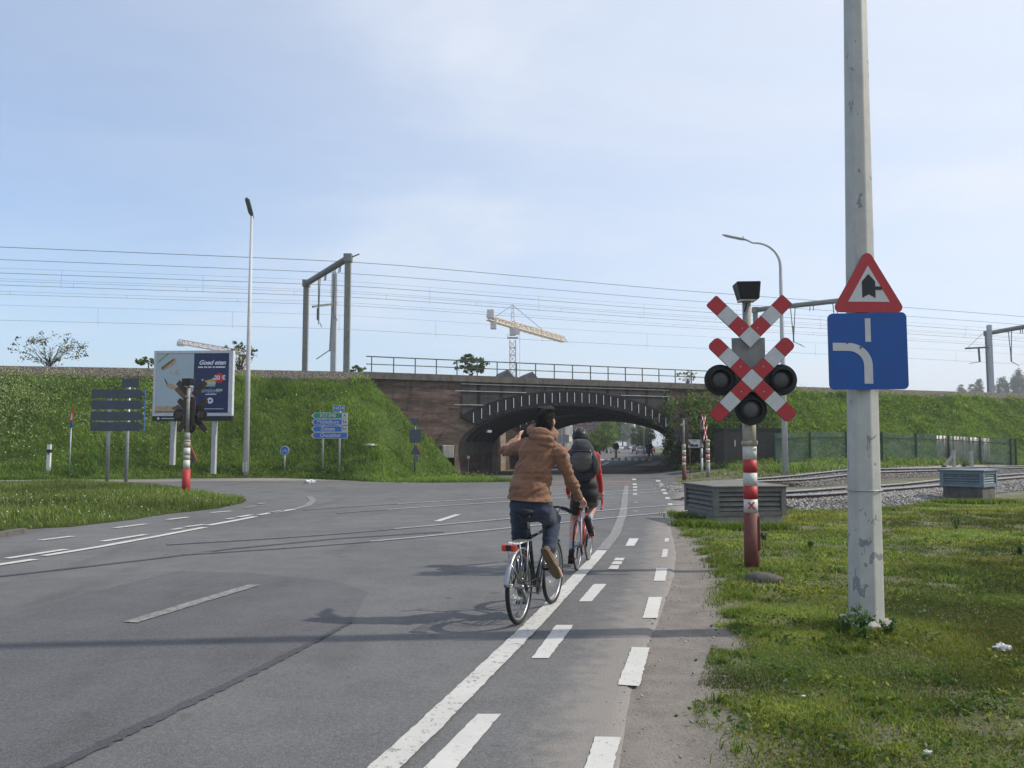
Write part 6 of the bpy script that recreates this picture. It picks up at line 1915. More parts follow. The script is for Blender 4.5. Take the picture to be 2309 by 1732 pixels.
body += hand_parts(LWr, Vector((0, .85, -.4)), Vector((-.3, .4, .85)), Vector((.9, .2, .1)), 1.0) + hand_parts(RWr, Vector((0, .85, -.4)), Vector((.3, .4, .85)), Vector((-.9, .2, .1)), 1.0)
blob('body', body, 'skin', .009, pe2, 4)
jf2 = lambda p: .006 * ridge(p, 3, 14, 2.2)
blob('jersey', [('e', chs, (.160, .120, .16)), ('e', wai, (.145, .12, .18)), ('e', wai.lerp(pel, .5), (.150, .125, .13)), ('c', nek - Vector((0, 0, .06)), LSh, .07, .064), ('c', nek - Vector((0, 0, .06)), RSh, .07, .064), ('c', LSh, LEl, .062, .048), ('c', LEl, LWr - Vector((0, .02, -.02)), .048, .036), ('c', RSh, REl, .058, .044), ('c', REl, RWr - Vector((0, .02, -.02)), .044, .035), ('e', nek, (.07, .07, .06))], 'jersey_red', .012, pe2, 5, jf2)
blob('shorts', [('e', pel, (.18, .15, .15)), ('e', pel + Vector((0, .01, .10)), (.172, .148, .15)), ('c', LHp, LHp.lerp(LKn, .60), .116, .090), ('c', RHp, RHp.lerp(RKn, .66), .118, .094)], 'shorts_black', .012, pe2, 5, lambda p: .004 * ridge(p, 4, 9, 7))
for An, Kn, To in ((LAn, LKn, LTo), (RAn, RKn, RTo)):
    blob('sock', [('c', An, An.lerp(Kn, .28), .042, .048), ('c', An, An.lerp(To, .2), .042, .04)], 'sock', .010, pe2, 3)
    d = (To - An).normalized(); dn = (Vector((0, -.5, -1)) - d * d.dot(Vector((0, -.5, -1)))).normalized(); heel = An - d * .04 + dn * .025
    sh = blob('shoe', [('c', heel, heel + d * .25, .043, .033), ('e', heel + d * .16, (.048, .048, .042)), ('c', An, heel, .044, .043)], 'shoe_black', .010, pe2, 3)
    MB().bar(heel + dn * .043 - d * .03, heel + dn * .038 + d * .27, .075, .014, 'shoe_black', dn).build('sole', sh)
# helmet with vents
hm = thing('cycle_helmet', 'glossy black cycling helmet on the rider with the backpack', 'helmet', B2 + Vector((0, 0, .024)), RZ2)
hc = hd + Vector((0, -.005, .050))
sh = blob('shell', [('e', hc, (.116, .145, .112)), ('e', hc + Vector((0, -.05, -.02)), (.104, .097, .088)), ('e', hc + Vector((0, .02, .02)), (.095, .135, .108))], 'helmet_black', .009, hm, 3, None, [(hc + Vector((0, 0, -.055)), Vector((0, -.2, -1)))])
for a, off in ((-.055, 0), (-.02, .01), (.02, .01), (.055, 0)):
    mb = MB(); pts = []
    for k in range(9):
        e = math.radians(10 + 75 * k / 8); pts.append(hc + Vector((a * (1 + .3 * math.cos(e)), -.148 * math.cos(e) * (1 - abs(a) * 2), .117 * math.sin(e) + .004)))
    mb.tube(pts, [.004] + [.011] * 7 + [.004], 'iron_black', 6, flat=.5); mb.build('vent', sh)
for a in (-.037, .037):
    pts = [hc + Vector((a * (1 + .3 * math.cos(e)), -.150 * math.cos(e) * (1 - abs(a) * 2), .119 * math.sin(e) + .004)) for e in (math.radians(12 + 70 * k / 8) for k in range(9))]
    MB().tube(pts, [.002] + [.004] * 7 + [.002], 'pack_silver', 6, flat=.5).build('stripe', sh)
MB().ellipsoid(hc + Vector((0, -.148, -.06)), (.016, .010, .016), 'white_plastic', 10, 8).build('rear_dial', sh)
# backpack
bp = thing('backpack', 'grey and black backpack worn by the rider in red', 'backpack', B2 + Vector((0, 0, .024)), RZ2)
bc_ = chs.lerp(wai, .35) + Vector((.0, -.20, .075)); ax = (chs - wai).normalized(); by = ax.cross(Vector((1, 0, 0))).normalized(); RB_ = Matrix((Vector((1, 0, 0)), by, ax)).transposed()
main = blob('main_bag', [('e', bc_ + RB_ @ Vector((.01, 0, .10)), (.165, .11, .20), RB_), ('e', bc_ + RB_ @ Vector((0, 0, -.05)), (.205, .125, .22), RB_), ('e', bc_ + RB_ @ Vector((0, .02, -.16)), (.198, .115, .17), RB_), ('e', bc_ + RB_ @ Vector((0, .05, .0)), (.175, .065, .29), RB_)], 'pack_grey', .012, bp, 4, lambda p: .006 * ridge(p, 4, 11, 9))
blob('front_pocket', [('e', bc_ + RB_ @ Vector((.0, -.098, -.10)), (.150, .055, .16), RB_)], 'pack_brown', .010, bp, 3, lambda p: .006 * ridge(p, 5, 14, 4))
blob('lower_pocket', [('e', bc_ + RB_ @ Vector((.02, -.06, -.20)), (.13, .06, .07), RB_)], 'pack_black', .010, bp, 3, lambda p: .004 * ridge(p, 5, 12, 6))
for s in (-1, 1):
    blob('side_pocket', [('e', bc_ + RB_ @ Vector((s * .185, -.035, -.10)), (.04, .09, .15), RB_)], 'pack_silver' if s < 0 else 'pack_brown', .010, bp, 3, lambda p: .004 * ridge(p, 6, 12, 2))
    blob('shoulder_strap', [('c', bc_ + RB_ @ Vector((s * .09, .05, .22)), (LSh if s < 0 else RSh).lerp(nek, .45) + Vector((0, .02, .055)), .026, .024), ('c', (LSh if s < 0 else RSh).lerp(nek, .45) + Vector((0, .02, .055)), chs + Vector((s * .11, .14, -.02)), .024, .02)], 'pack_black', .010, bp, 3)
MB().tube([bc_ + RB_ @ Vector((x * 1.2, -.140 + 1.6 * x * x, .03)) for x in (-.12, -.08, -.04, 0, .04, .08, .12)], .010, 'pack_black', 6).build('compression_strap', bp)
MB().tube([bc_ + RB_ @ Vector((.03, .0, .245)), bc_ + RB_ @ Vector((.02, -.01, .285)), bc_ + RB_ @ Vector((-.02, -.01, .285)), bc_ + RB_ @ Vector((-.03, .0, .245))], .008, 'pack_black', 6).build('grab_loop', bp)
MB().tube([bc_ + RB_ @ Vector((.10, -.06, .19)), bc_ + RB_ @ Vector((.135, -.08, .05)), bc_ + RB_ @ Vector((.145, -.085, -.10))], .007, 'pack_silver', 6).build('piping', bp)

# ------------------------------------------------------------------ overhead line
def mast(t, p, h, w, mat, name='mast'):
    mb = MB(); mb.box(p + Vector((0, 0, h / 2 - .4)), (w, w * .9, h + .8), mat); return mb.build(name, t)
def portal(label, A, B, zt, mat='mast_grey'):
    """near mast A, far mast B, beam between them with droppers and arms"""
    t = thing('catenary_portal', label, 'catenary portal', (A.x, A.y, 0), 0, 'overhead line portals')
    o = Vector((A.x, A.y, 0)); a, b = Vector((0, 0, H)), B - o; b.z = H
    mast(t, a, zt - H, .36, mat); mast(t, b, zt - H, .36, mat)
    ta, tb = Vector((a.x, a.y, zt - .2)), Vector((b.x, b.y, zt - .2))
    MB().tube([ta, tb], .22, mat, 10).build('beam', t)
    for q in (ta, tb): MB().box(q, (.5, .5, .5), mat).build('joint', t)
    MB().bar(ta + Vector((.2, 0, .05)), ta + Vector((.75, -.25, .2)), .06, .06, 'steel_dark').build('insulator_arm', t)
    d = (tb - ta).normalized()
    for f in (.30, .66):
        q = ta.lerp(tb, f)
        mb = MB(); lo = q - Vector((0, 0, 3.2))
        mb.bar(q + d * .22, lo + Vector((0, 0, .2)), .06, .06, mat); mb.bar(q - d * .22, lo + Vector((0, 0, .2)), .06, .06, mat); mb.bar(lo + Vector((0, 0, 1.4)), lo, .10, .10, mat)
        br_ = mb.build('drop_bracket', t)
        MB().bar(lo, lo - d * 1.0 - Vector((.3, 0, .35)), .05, .05, 'steel_dark').build('steady_arm', br_)
        MB().bar(lo - d * .25 - Vector((0, 0, .1)), lo - d * 1.1 - Vector((.1, 0, .55)), .04, .04, 'steel_dark').build('steady_arm', br_)
    for f in (.15, .18, .48, .51):
        q = ta.lerp(tb, f); MB().bar(q, q - Vector((.05, 0, .62)), .05, .05, 'steel_dark').build('insulator', t)
    return t
def on_track(u, tback):
    """plan point tback metres behind the crest at picture column u"""
    best = None
    for s in np.arange(0, CS[-1], .25):
        p, _ = crest(s, -tback)
        if p.y < 5: continue
        uu = CX + F * math.cos(PITCH) * 0 + (p.x / p.y) * F
        if best is None or abs(uu - u) < best[0]: best = (abs(uu - u), p)
    return Vector((best[1].x, best[1].y, H))
A = on_track(776, .4); zt = at(776, 575, A.y).z; dB = ray(691, 642); yB = A.y * 1.15
B = Vector((at(691, 642, 59.5).x, 59.5, H))
portal('grey two-masted catenary portal standing left of the bridge', A, B, zt)
pm = at(752, 800, 63.0); zt3 = at(752, 618, 63.0).z
t = thing('catenary_mast', 'pale catenary mast with one short arm inside the left portal', 'catenary mast', (pm.x, pm.y, H))
mast(t, Vector((0, 0, 0)), zt3 - H, .40, 'mast_pale')
az = at(752, 686, 63).z - H
MB().bar((0, -.1, az), (-1.3, -1.5, az - .45), .16, .16, 'mast_grey').build('arm', t)
MB().bar((-.1, -.25, az - .1), (-.2, -.4, az - 3.7), .10, .10, 'mast_grey').build('drop_bracket', t)
MB().bar((-.2, -.4, az - 3.6), (-1.0, -1.3, az - 4.4), .06, .06, 'steel_dark').build('steady_arm', t)
MB().bar((-1.0, -1.2, az - .5), (-1.0, -1.2, az - 1.4), .06, .10, 'steel_dark').build('insulator', t)
A = on_track(1975, .4); B = Vector((at(1703, 709, 74.0).x, 74.0, H))
portal('catenary portal partly hidden behind the near crossing signal and blue sign', A, B, at(1975, 664, A.y).z)
A = on_track(2400, .4); B = Vector((at(2226, 752, 84.0).x, 84.0, H))
portal('catenary portal reaching in from the right edge of the picture', A, B, at(2226, 752, 84.0).z + .2)
pm = at(2233, 800, 82.5)
t = thing('catenary_mast', 'far catenary mast with a left-hand arm at the right edge', 'catenary mast', (pm.x, pm.y, H))
zt3 = at(2233, 733, 82.5).z - H
mast(t, Vector((0, 0, 0)), zt3, .36, 'mast_pale')
az = at(2233, 783, 82.5).z - H
MB().bar((0, 0, az), (-2.6, -.2, az - .15), .14, .16, 'steel_mid').build('arm', t)
MB().bar((-2.4, -.2, az - .1), (-.1, 0, az + 1.9), .03, .03, 'steel_mid').build('tie', t)
MB().bar((-1.2, -.1, az - .1), (-1.15, -.1, az - 1.5), .14, .14, 'steel_mid').build('drop_bracket', t)
MB().bar((-1.15, -.1, az - 1.5), (-2.2, -.15, az - 1.65), .05, .05, 'steel_dark').build('steady_arm', t)
# wires: each runs along the tracks at its own height and distance
def wire(v0, tb, r, label, drops=None, sag=.0):
    s0, s1 = s_of_x(-75), CS[-1] - 6
    p0 = None
    for s in np.arange(s0, s1, .25):
        p, _ = crest(s, -tb)
        if abs(CX + p.x / p.y * F - 0) < 8: p0 = p; break
    z = at(0, v0, p0.y).z
    pts = []
    for s in np.arange(s0, s1, 3.0):
        p, _ = crest(s, -tb); ph = ((s - SL0) / 52.0) % 1.0; pts.append(Vector((p.x, p.y, z - sag * 4 * ph * (1 - ph))))
    t = thing('overhead_wire', label, 'wire', (0, 0, 0), 0, 'overhead railway wires')
    MB().tube(pts, r * .8, 'wire', 5).build('cable', t)
    if drops:
        step, ln = drops
        for s in np.arange(s0 + 8, min(s1, s_of_x(60)), step):
            p, _ = crest(s, -tb); MB().cyl((p.x, p.y, z - .02), (p.x, p.y, z - ln), .008, .008, 'wire', 4).build('dropper', t)
    return t
for v0, tb, r, lb, dr in ((558, .8, .024, 'topmost dark wire above the railway', None), (586, 2.0, .020, 'second wire from the top above the railway', None), (605, 10.5, .010, 'third wire from the top, thin and faint', (9.5, 1.25)), (616, 3.6, .020, 'fourth wire from the top above the railway, dark', None),
                      (629, 11, .010, 'fifth wire from the top, thin and faint', None), (634, 6.5, .012, 'sixth wire from the top of the railway lines', None), (643, 4.2, .018, 'seventh wire from the top, dark with short droppers', (6.8, -.28)), (657, 12, .010, 'eighth wire from the top, thin and faint', None),
                      (664, 7.2, .014, 'ninth wire from the top with short droppers', (7.2, -.22)), (688, 15, .010, 'second wire from the bottom, carrying long droppers', (9.8, 1.35)), (722, 14.6, .014, 'lowest wire above the railway bank', None)):
    wire(v0, tb, r, lb, dr, .0)

# ------------------------------------------------------------------ tower cranes
def lattice(mb, p0, p1, w, step, r, mat, tri=False):
    p0, p1 = Vector(p0), Vector(p1); d = (p1 - p0).normalized(); L_ = (p1 - p0).length
    u = Vector((0, 0, 1)) if abs(d.z) < .9 else Vector((1, 0, 0)); a = d.cross(u).normalized(); b = a.cross(d)
    cs = [a * w / 2 + b * w / 2, -a * w / 2 + b * w / 2, -a * w / 2 - b * w / 2, a * w / 2 - b * w / 2] if not tri else [b * w * .6, -a * w / 2 - b * w * .3, a * w / 2 - b * w * .3]
    for c in cs: mb.bar(p0 + c, p1 + c, r * 1.6, r * 1.6, mat)
    n = max(1, int(L_ / step)); m = len(cs)
    for i in range(n):
        q0, q1 = p0 + d * L_ * i / n, p0 + d * L_ * (i + 1) / n
        for k in range(m):
            x, y = cs[k], cs[(k + 1) % m]
            mb.bar(q0 + (x if i % 2 else y), q1 + (y if i % 2 else x), r, r, mat); mb.bar(q0 + x, q0 + y, r, r, mat)
cb = at(1156, 1000, 250.0)
t = thing('tower_crane', 'yellow and white tower crane rising behind the bridge', 'crane', (cb.x, cb.y, 0))
Zc = lambda v: at(1156, v, 250.0).z
mb = MB(); lattice(mb, (0, 0, 0), (0, 0, Zc(768)), 1.75, 2.2, .17, 'crane_yellow'); mb.build('tower', t)
MB().box((0, 0, Zc(748)), (1.9, 1.9, Zc(738) - Zc(756)), 'crane_white').build('slewing_unit', t)
mb = MB(); mb.box((0, 0, Zc(762)), (3.3, 3.0, .2), 'crane_yellow')
for sx in (-1.6, 1.6):
    for sy in (-1.4, 1.4): mb.bar((sx, sy, Zc(762)), (sx, sy, Zc(755)), .08, .08, 'steel_mid')
mb.bar((-1.6, -1.4, Zc(756)), (1.6, -1.4, Zc(756)), .06, .06, 'steel_mid'); mb.build('platform', t)
mb = MB()
for sx in (-.6, .6):
    for sy in (-.6, .6): mb.bar((sx, sy, Zc(738)), (sx * .25, sy * .25, Zc(687)), .16, .16, 'crane_yellow')
for k in range(5):
    f = k / 5; z = Zc(738) + (Zc(687) - Zc(738)) * f; g = .6 * (1 - .75 * f); mb.bar((-g, -g, z), (g, g, z + .6), .1, .1, 'crane_yellow'); mb.bar((-g, g, z), (g, -g, z + .6), .1, .1, 'crane_yellow')
mb.build('peak', t)
tip = at(1274, 766, 286.0) - Vector((cb.x, cb.y, 0)); rt_ = Vector((0, 0, Zc(734))); tail = rt_ + (rt_ - tip).normalized() * 15.5; tail.z = rt_.z + .2; tip.z = rt_.z
mb = MB(); lattice(mb, rt_, tip, 2.2, 1.9, .16, 'crane_yellow', True); mb.build('jib', t)
mb = MB(); lattice(mb, rt_, tail, 1.3, 1.8, .16, 'crane_yellow'); mb.build('counter_jib', t)
cw = rt_.lerp(tail, .80); MB().box(cw - Vector((0, 0, 1.2)), (1.7, 2.2, 3.2), 'crane_white').build('counterweight', t)
MB().box(rt_.lerp(tail, .92) + Vector((0, 0, 1.3)), (2.0, 2.0, 2.4), 'crane_white').build('machine_house', t)
MB().box(rt_ + Vector((1.4, -.8, -1.8)), (1.3, 1.3, 2.0), 'crane_white').build('cab', t)
MB().bar((0, 0, Zc(688)), rt_.lerp(tip, .58) + Vector((0, 0, 1)), .12, .12, 'steel_mid').build('tie_rod', t)
MB().bar((0, 0, Zc(688)), rt_.lerp(tail, .85), .12, .12, 'steel_mid').build('tie_rod', t)
MB().bar(rt_.lerp(tip, .12) - Vector((0, 0, .5)), rt_.lerp(tip, .12) - Vector((0, 0, 17)), .08, .08, 'steel_mid').build('hoist_cable', t)
c2 = at(545, 1000, 330.0)
t = thing('tower_crane', 'faint orange crane whose jib shows above the billboard', 'crane', (c2.x, c2.y, 0))
j0, j1 = at(402, 772, 330.0) - Vector((c2.x, c2.y, 0)), at(545, 797, 330.0) - Vector((c2.x, c2.y, 0))
mb = MB(); lattice(mb, j0, j1, 1.9, 2.0, .25, 'crane_orange', True); mb.build('jib', t)
mb = MB(); lattice(mb, (j1.x, j1.y, 0), j1, 1.8, 2.4, .2, 'crane_orange'); mb.build('tower', t)
MB().box(j0 + Vector((1.0, 0, -.6)), (2.6, 1.6, 1.8), 'crane_white').build('counterweight', t)

# ------------------------------------------------------------------ street beyond the bridge
def building(label, c, rz, w, d, h, wall, rows, cols, roof='flat', gf=True, trim='window_frame'):
    """local x along the street front, which looks to -y"""
    t = thing('building', label, 'building', c, rz, 'buildings along the far street')
    MB().box((0, d / 2, h / 2), (w, d, h), wall).build('wall', t)
    if roof == 'flat': MB().box((0, d / 2, h + .12), (w + .3, d + .3, .26), 'roof_grey').build('roof', t)
    else:
        rr = MB(); q = h * .28; rr.add([(-w / 2 - .2, -.3, h), (w / 2 + .2, -.3, h), (w / 2 + .2, d + .3, h), (-w / 2 - .2, d + .3, h), (-w / 2 - .2, d / 2, h + q), (w / 2 + .2, d / 2, h + q)], [(0, 1, 5, 4), (2, 3, 4, 5), (0, 4, 3), (1, 2, 5), (3, 2, 1, 0)], 'roof_grey')
        ro = rr.build('roof', t); MB().box((w * .25, d / 2, h + q), (.7, .9, 1.6), wall).build('chimney', ro)
    for r in range(rows):
        for k in range(cols):
            x = -w / 2 + w * (k + .5) / cols; z = h * (r + .55) / rows; ww, wh = w / cols * .5, h / rows * .52
            if r == 0 and k == 0 and gf:
                dr_ = MB().box((x, -.04, 1.1), (1.0, .1, 2.2), 'facade_dark').build('door', t); MB().box((x, -.1, 2.3), (1.2, .1, .14), trim).build('lintel', dr_); continue
            f = MB().box((x, -.02, z), (ww + .16, .08, wh + .16), trim).build('window', t)
            MB().box((x, -.06, z), (ww, .03, wh), 'window_glass').build('pane', f); MB().box((x, -.12, z - wh / 2 - .12), (ww + .3, .24, .08), trim).build('sill', f)
    return t
lsx = lambda y: .147 * y - 9.6
def street_front(y, side=-1, off=0.0):
    x = lsx(y) - off if side < 0 else .147 * y + 3.4 + off
    return Vector((x, y, G(x, y)))
ang = math.atan2(1, .147)     # along the street
for y, w, h, wl_, rows, cols, rf, lb in ((104, 13, 9.2, 'plaster_white', 4, 4, 'flat', 'white-fronted building nearest the bridge on the left of the far street'), (118, 12, 9.8, 'facade_dark', 4, 3, 'flat', 'dark grey building on the left of the far street'),
                                    (134, 16, 10.5, 'brick_red', 4, 5, 'flat', 'red brick block on the left of the far street'), (153, 16, 9, 'plaster_cream', 3, 5, 'pitched', 'cream house with a pitched roof on the left of the far street')):
    building(lb, street_front(y + w / 2, -1, 3.0), ang, w, 10, h, wl_, rows, cols, rf)
# new block under construction
cb_ = at(1330, 1000, 225.0); t = building('tall red brick block still under scaffolding beyond the street trees', Vector((cb_.x, cb_.y, 0)), 0, 8, 10, 16.5, 'brick_red', 5, 3, 'flat')
sc_ = thing('scaffolding', 'blue scaffolding on the right side of the unfinished block', 'scaffolding', (cb_.x + 3.4, cb_.y - 1.4, 0))
for x in (-2, 0, 2):
    for yv in (-.5, .5): MB().cyl((x, yv, 0), (x, yv, 16.8), .09, .09, 'sign_blue_light', 6).build('standard', sc_)
for k in range(7): MB().box((0, 0, 2.3 * (k + 1)), (4.6, 1.2, .12), 'steel_mid').build('deck', sc_)
MB().box((-3, .8, 14), (6, .1, 2.4), 'plaster_white').build('netting', sc_)
for y, w, h, wl_, lb in ((120, 14, 8.5, 'brick_red', 'red brick house row on the right of the far street'), (136, 18, 7, 'brick_red', 'darker brick house row on the right of the far street'), (158, 18, 8, 'brick_tan', 'tan brick house on the right, farther along the far street')):
    building(lb, street_front(y + w / 2, 1, 4.5), ang + math.pi, w, 9, h, wl_, 3, 5, 'pitched')
# spire and low roofs far off
sp0 = at(1421, 1000, 640.0); t = thing('church_spire', 'tiny church spire at the far end of the street', 'church', (sp0.x, sp0.y, 0))
MB().box((0, 0, 9), (5, 5, 18), 'brick_tan').build('tower', t); MB().tube([(0, 0, 18), (0, 0, 27)], [3.2, .1], 'roof_grey', 8).build('spire', t)
rf = at(1185, 1000, 120.0)
for dx, lb in ((-2.6, 'left of two dark gables peeping over the bridge parapet'), (1.0, 'right of two dark gables peeping over the bridge parapet')):
    t = thing('gable_house', lb, 'house', (rf.x + dx, rf.y + dx, 0), .2); zt_ = at(1180, 846, 120.0).z
    MB().box((0, 4, (zt_ - 2.5) / 2), (5, 8, zt_ - 2.5), 'brick_tan').build('wall', t)
    MB().prism([(-2.8, zt_ - 2.6), (2.8, zt_ - 2.6), (0, zt_ + .6)], -.2, 8.2, 'roof_grey').build('roof', t)
# cars
def car(label, u, v, heading, paint, van=False, front=True):
    b = P(u, v); t = thing('parked_car' if not van else 'van', label, 'car' if not van else 'van', b, heading, 'vehicles in the far street')
    L_, W_, Hh = (4.2, 1.75, 1.46) if not van else (5.0, 1.95, 2.25)
    if not van: prof = [(-2.08, .32), (-2.1, .75), (-1.95, .95), (-1.55, 1.0), (-1.05, 1.42), (.35, 1.46), (1.05, 1.0), (1.9, .86), (2.1, .62), (2.1, .32)]
    else: prof = [(-2.5, .35), (-2.5, 2.1), (-2.35, 2.25), (1.1, 2.25), (1.75, 1.35), (2.45, 1.1), (2.5, .35)]
    mb = MB(); n = len(prof)
    tw = lambda z: W_ / 2 * (1 - .16 * S(z, .95, Hh))
    vs = [(-tw(z), y, z) for y, z in prof] + [(tw(z), y, z) for y, z in prof]
    mb.add(vs, [tuple(range(n)), tuple(range(2 * n - 1, n - 1, -1))] + [(i, n + i, n + (i + 1) % n, (i + 1) % n) for i in range(n)], paint)
    bo = bevel(mb.build('body', t), .06, 2)
    if not van:
        MB().box((0, .72, 1.22), (1.34, .55, .03), 'car_glass', (math.radians(-33), 0, 0)).build('windscreen', t); MB().box((0, -1.33, 1.22), (1.30, .6, .03), 'car_glass', (math.radians(40), 0, 0)).build('rear_window', t)
        for s in (-1, 1): MB().box((s * .80, -.35, 1.2), (.04, 1.5, .3), 'car_glass').build('side_window', t)
    else:
        MB().box((0, 1.46, 1.82), (1.5, .9, .03), 'car_glass', (math.radians(-54), 0, 0)).build('windscreen', t)
        MB().box((0, -2.51, 1.65), (1.4, .03, .6), 'car_glass').build('rear_window', t)
    for s in (-1, 1):
        MB().box((s * .66, L_ / 2 - .06, .68), (.32, .1, .16), 'light_clear').build('headlight', t); MB().box((s * .70, -L_ / 2 + .02, .82), (.26, .1, .2), 'light_red').build('tail_light', t)
        for yv in (-1.3, 1.3):
            w = MB().cyl((s * (W_ / 2 - .2), yv, .31), (s * (W_ / 2 + .01), yv, .31), .31, .31, 'tyre', 18).build('wheel', t); MB().cyl((s * (W_ / 2 + .005), yv, .31), (s * (W_ / 2 + .018), yv, .31), .19, .19, 'alloy', 12).build('rim', w)
    MB().box((0, -L_ / 2 - .0, .55), (.52, .03, .12), 'white_plastic').build('number_plate', t)
    return t
hd_ = -math.atan(.147)
car('silver hatchback parked on the right of the far street', 1445, 1025, hd_, 'car_silver'); car('dark car parked behind the silver hatchback', 1434, 1021, hd_, 'car_dark'); car('white van coming down the far street', 1387, 1022, hd_ + math.pi, 'car_white', True)
car('white car far down the street, left of the middle', 1402, 1015.5, hd_ + math.pi, 'car_white'); car('dark car driving in the middle distance of the far street', 1413, 1015.5, hd_, 'car_dark'); car('pale car near the vanishing point of the street', 1424, 1013.5, hd_ + math.pi, 'car_white'); car('blue car parked at the right kerb of the far street', 1458, 1022.5, hd_, 'car_blue'); car('red car far along the right kerb of the street', 1468, 1021, hd_, 'car_red')
car('silver car far off beside the vanishing point', 1431, 1013.0, hd_, 'car_silver')
car('pale car parked on the left kerb of the far street', 1345, 1023, hd_ + math.pi, 'car_silver')
# keep-left bollard on the traffic island
b = P(1389, 1037); t = thing('island_bollard', 'yellow island bollard with a dark round sign beyond the bridge', 'bollard', b)
MB().tube([(0, 0, 0), (0, 0, 1.15)], [.16, .14], 'post_yellow', 12).build('post', t); MB().cyl((0, -.05, 1.45), (0, .05, 1.45), .40, .40, 'sign_back', 20).build('sign_disc', t); MB().box((0, 0, .05), (1.2, .6, .12), 'concrete').build('kerb', t)
# people on the far pavements
def walker(label, u, v, top, leg, rz, stride=.25):
    b = P(u, v); t = thing('person', label, 'person', b, rz, 'people in the far street')
    hip, nk, hd = Vector((0, 0, .92)), Vector((0, 0, 1.42)), Vector((0, .02, 1.60))
    parts = [('e', hd, (.08, .1, .12)), ('c', hd, nk, .055, .06), ('c', nk, hip, .15, .14)]
    for s in (-1, 1): parts += [('c', (s * .09, 0, .9), (s * .1, s * stride * .6, .5), .085, .06), ('c', (s * .1, s * stride * .6, .5), (s * .1, s * stride, .08), .06, .045), ('c', (s * .1, s * stride, .05), (s * .1, s * stride + .16, .04), .04, .035), ('c', (s * .19, 0, 1.38), (s * .24, -s * .1, 1.1), .05, .042), ('c', (s * .24, -s * .1, 1.1), (s * .23, -s * .02, .84), .042, .032), ('e', (s * .23, .02, .78), (.03, .045, .06))]
    blob('body', parts, 'skin', .03, t, 2)
    blob('coat', [('e', (0, 0, 1.2), (.21, .15, .28)), ('e', (0, 0, .95), (.2, .15, .2))] + [('c', (s * .19, 0, 1.38), (s * .24, -s * .1, 1.1), .07, .06) for s in (-1, 1)] + [('c', (s * .24, -s * .1, 1.1), (s * .23, -s * .02, .88), .06, .05) for s in (-1, 1)], top, .03, t, 2)
    blob('trousers', [('c', (s * .09, 0, .9), (s * .1, s * stride * .6, .5), .105, .08) for s in (-1, 1)] + [('c', (s * .1, s * stride * .6, .5), (s * .1, s * stride, .1), .08, .065) for s in (-1, 1)], leg, .03, t, 2)
    blob('hair', [('e', hd + Vector((0, -.02, .04)), (.09, .105, .1))], 'hair_dark', .025, t, 2, None, [(hd + Vector((0, .04, 0)), Vector((0, 1, -.4)))])
walker('person in dark clothes walking on the left pavement, left of two', 1350, 1021, 'cloth_navy', 'cloth_grey', 0); walker('person in grey walking on the left pavement, right of two', 1362, 1020, 'cloth_grey', 'cloth_navy', .3)
walker('person in a blue coat by the parked cars on the right', 1462, 1030, 'cloth_blue', 'cloth_grey', .2); walker('person in a navy coat near the right end of the zebra', 1468, 1029, 'cloth_navy', 'cloth_navy', 1.0)
# street lamp and road sign on the left pavement beyond
for u, v, h_, lb in ((1271, 1040, 8.6, 'thin lamp column before the dark building beyond the bridge'), (1452, 1026, 9, 'thin lamp column by the right-hand street trees')):
    t = thing('street_lamp', lb, 'lamp post', P(u, v), 0, 'lamps of the far street'); MB().tube([(0, 0, 0), (0, 0, h_)], [.11, .06], 'lamp_grey', 8).build('column', t); MB().box((.5, 0, h_), (1.2, .25, .14), 'lamp_grey').build('lantern', t)
b = P(1268, 1043); t = thing('road_sign', 'pair of small pale sign plates on the far left pavement', 'traffic sign', b)
MB().cyl((0, 0, 0), (0, 0, 3.2), .04, .04, 'galvanised', 8).build('post', t)
for x in (-.42, .42): MB().box((x, -.05, 2.7), (.7, .03, .95), 'sign_white').build('plate', t)

# ------------------------------------------------------------------ street trees and shrubs
GRN0, GRN1 = (.10, .19, .03), (.19, .29, .06)
def street_tree(label, u, v, D, hpx, wpx, c0=GRN0, c1=GRN1, clumps=90, per=40):
    b = at(u, HOR, D); b.z = G(b.x, b.y); k = D / F; h = hpx * k; w = wpx * k
    tree('street_tree', label, b, h, (0, 0, h * .60), (w / 2, w / 2, h * .40), clumps, per, w * .085, w * .034 + .05, c0, c1, .16 + h * .012, 'tree', 'trees along the far street')
street_tree('bright green tree at the left kerb nearest the bridge opening', 1352, 1010, 150, 55, 50, (.07, .13, .02), (.13, .19, .04))
street_tree('full green street tree left of the white van', 1368, 1010, 175, 78, 44); street_tree('second full green street tree left of the white van', 1384, 1010, 205, 84, 40, (.045, .095, .02), (.09, .15, .035))
street_tree('tall bluish tree in the distance right of the van', 1404, 1010, 330, 80, 36, (.05, .085, .045), (.09, .13, .07)); street_tree('pale feathery tree behind the left street trees', 1380, 1010, 300, 92, 50, (.10, .14, .06), (.17, .20, .10), 60, 24)
street_tree('slim distant tree at the end of the street', 1416, 1010, 420, 50, 18, (.06, .09, .05), (.10, .13, .08), 40, 24)
street_tree('dark green tree on the right of the street', 1440, 1010, 200, 62, 40, (.04, .085, .018), (.08, .135, .03)); street_tree('second dark green tree on the right, partly behind the arch', 1458, 1010, 170, 60, 36, (.04, .08, .018), (.075, .125, .03))
street_tree('low green tree at the left pavement beyond the bridge', 1335, 1010, 120, 40, 34, (.06, .12, .02), (.11, .17, .04))
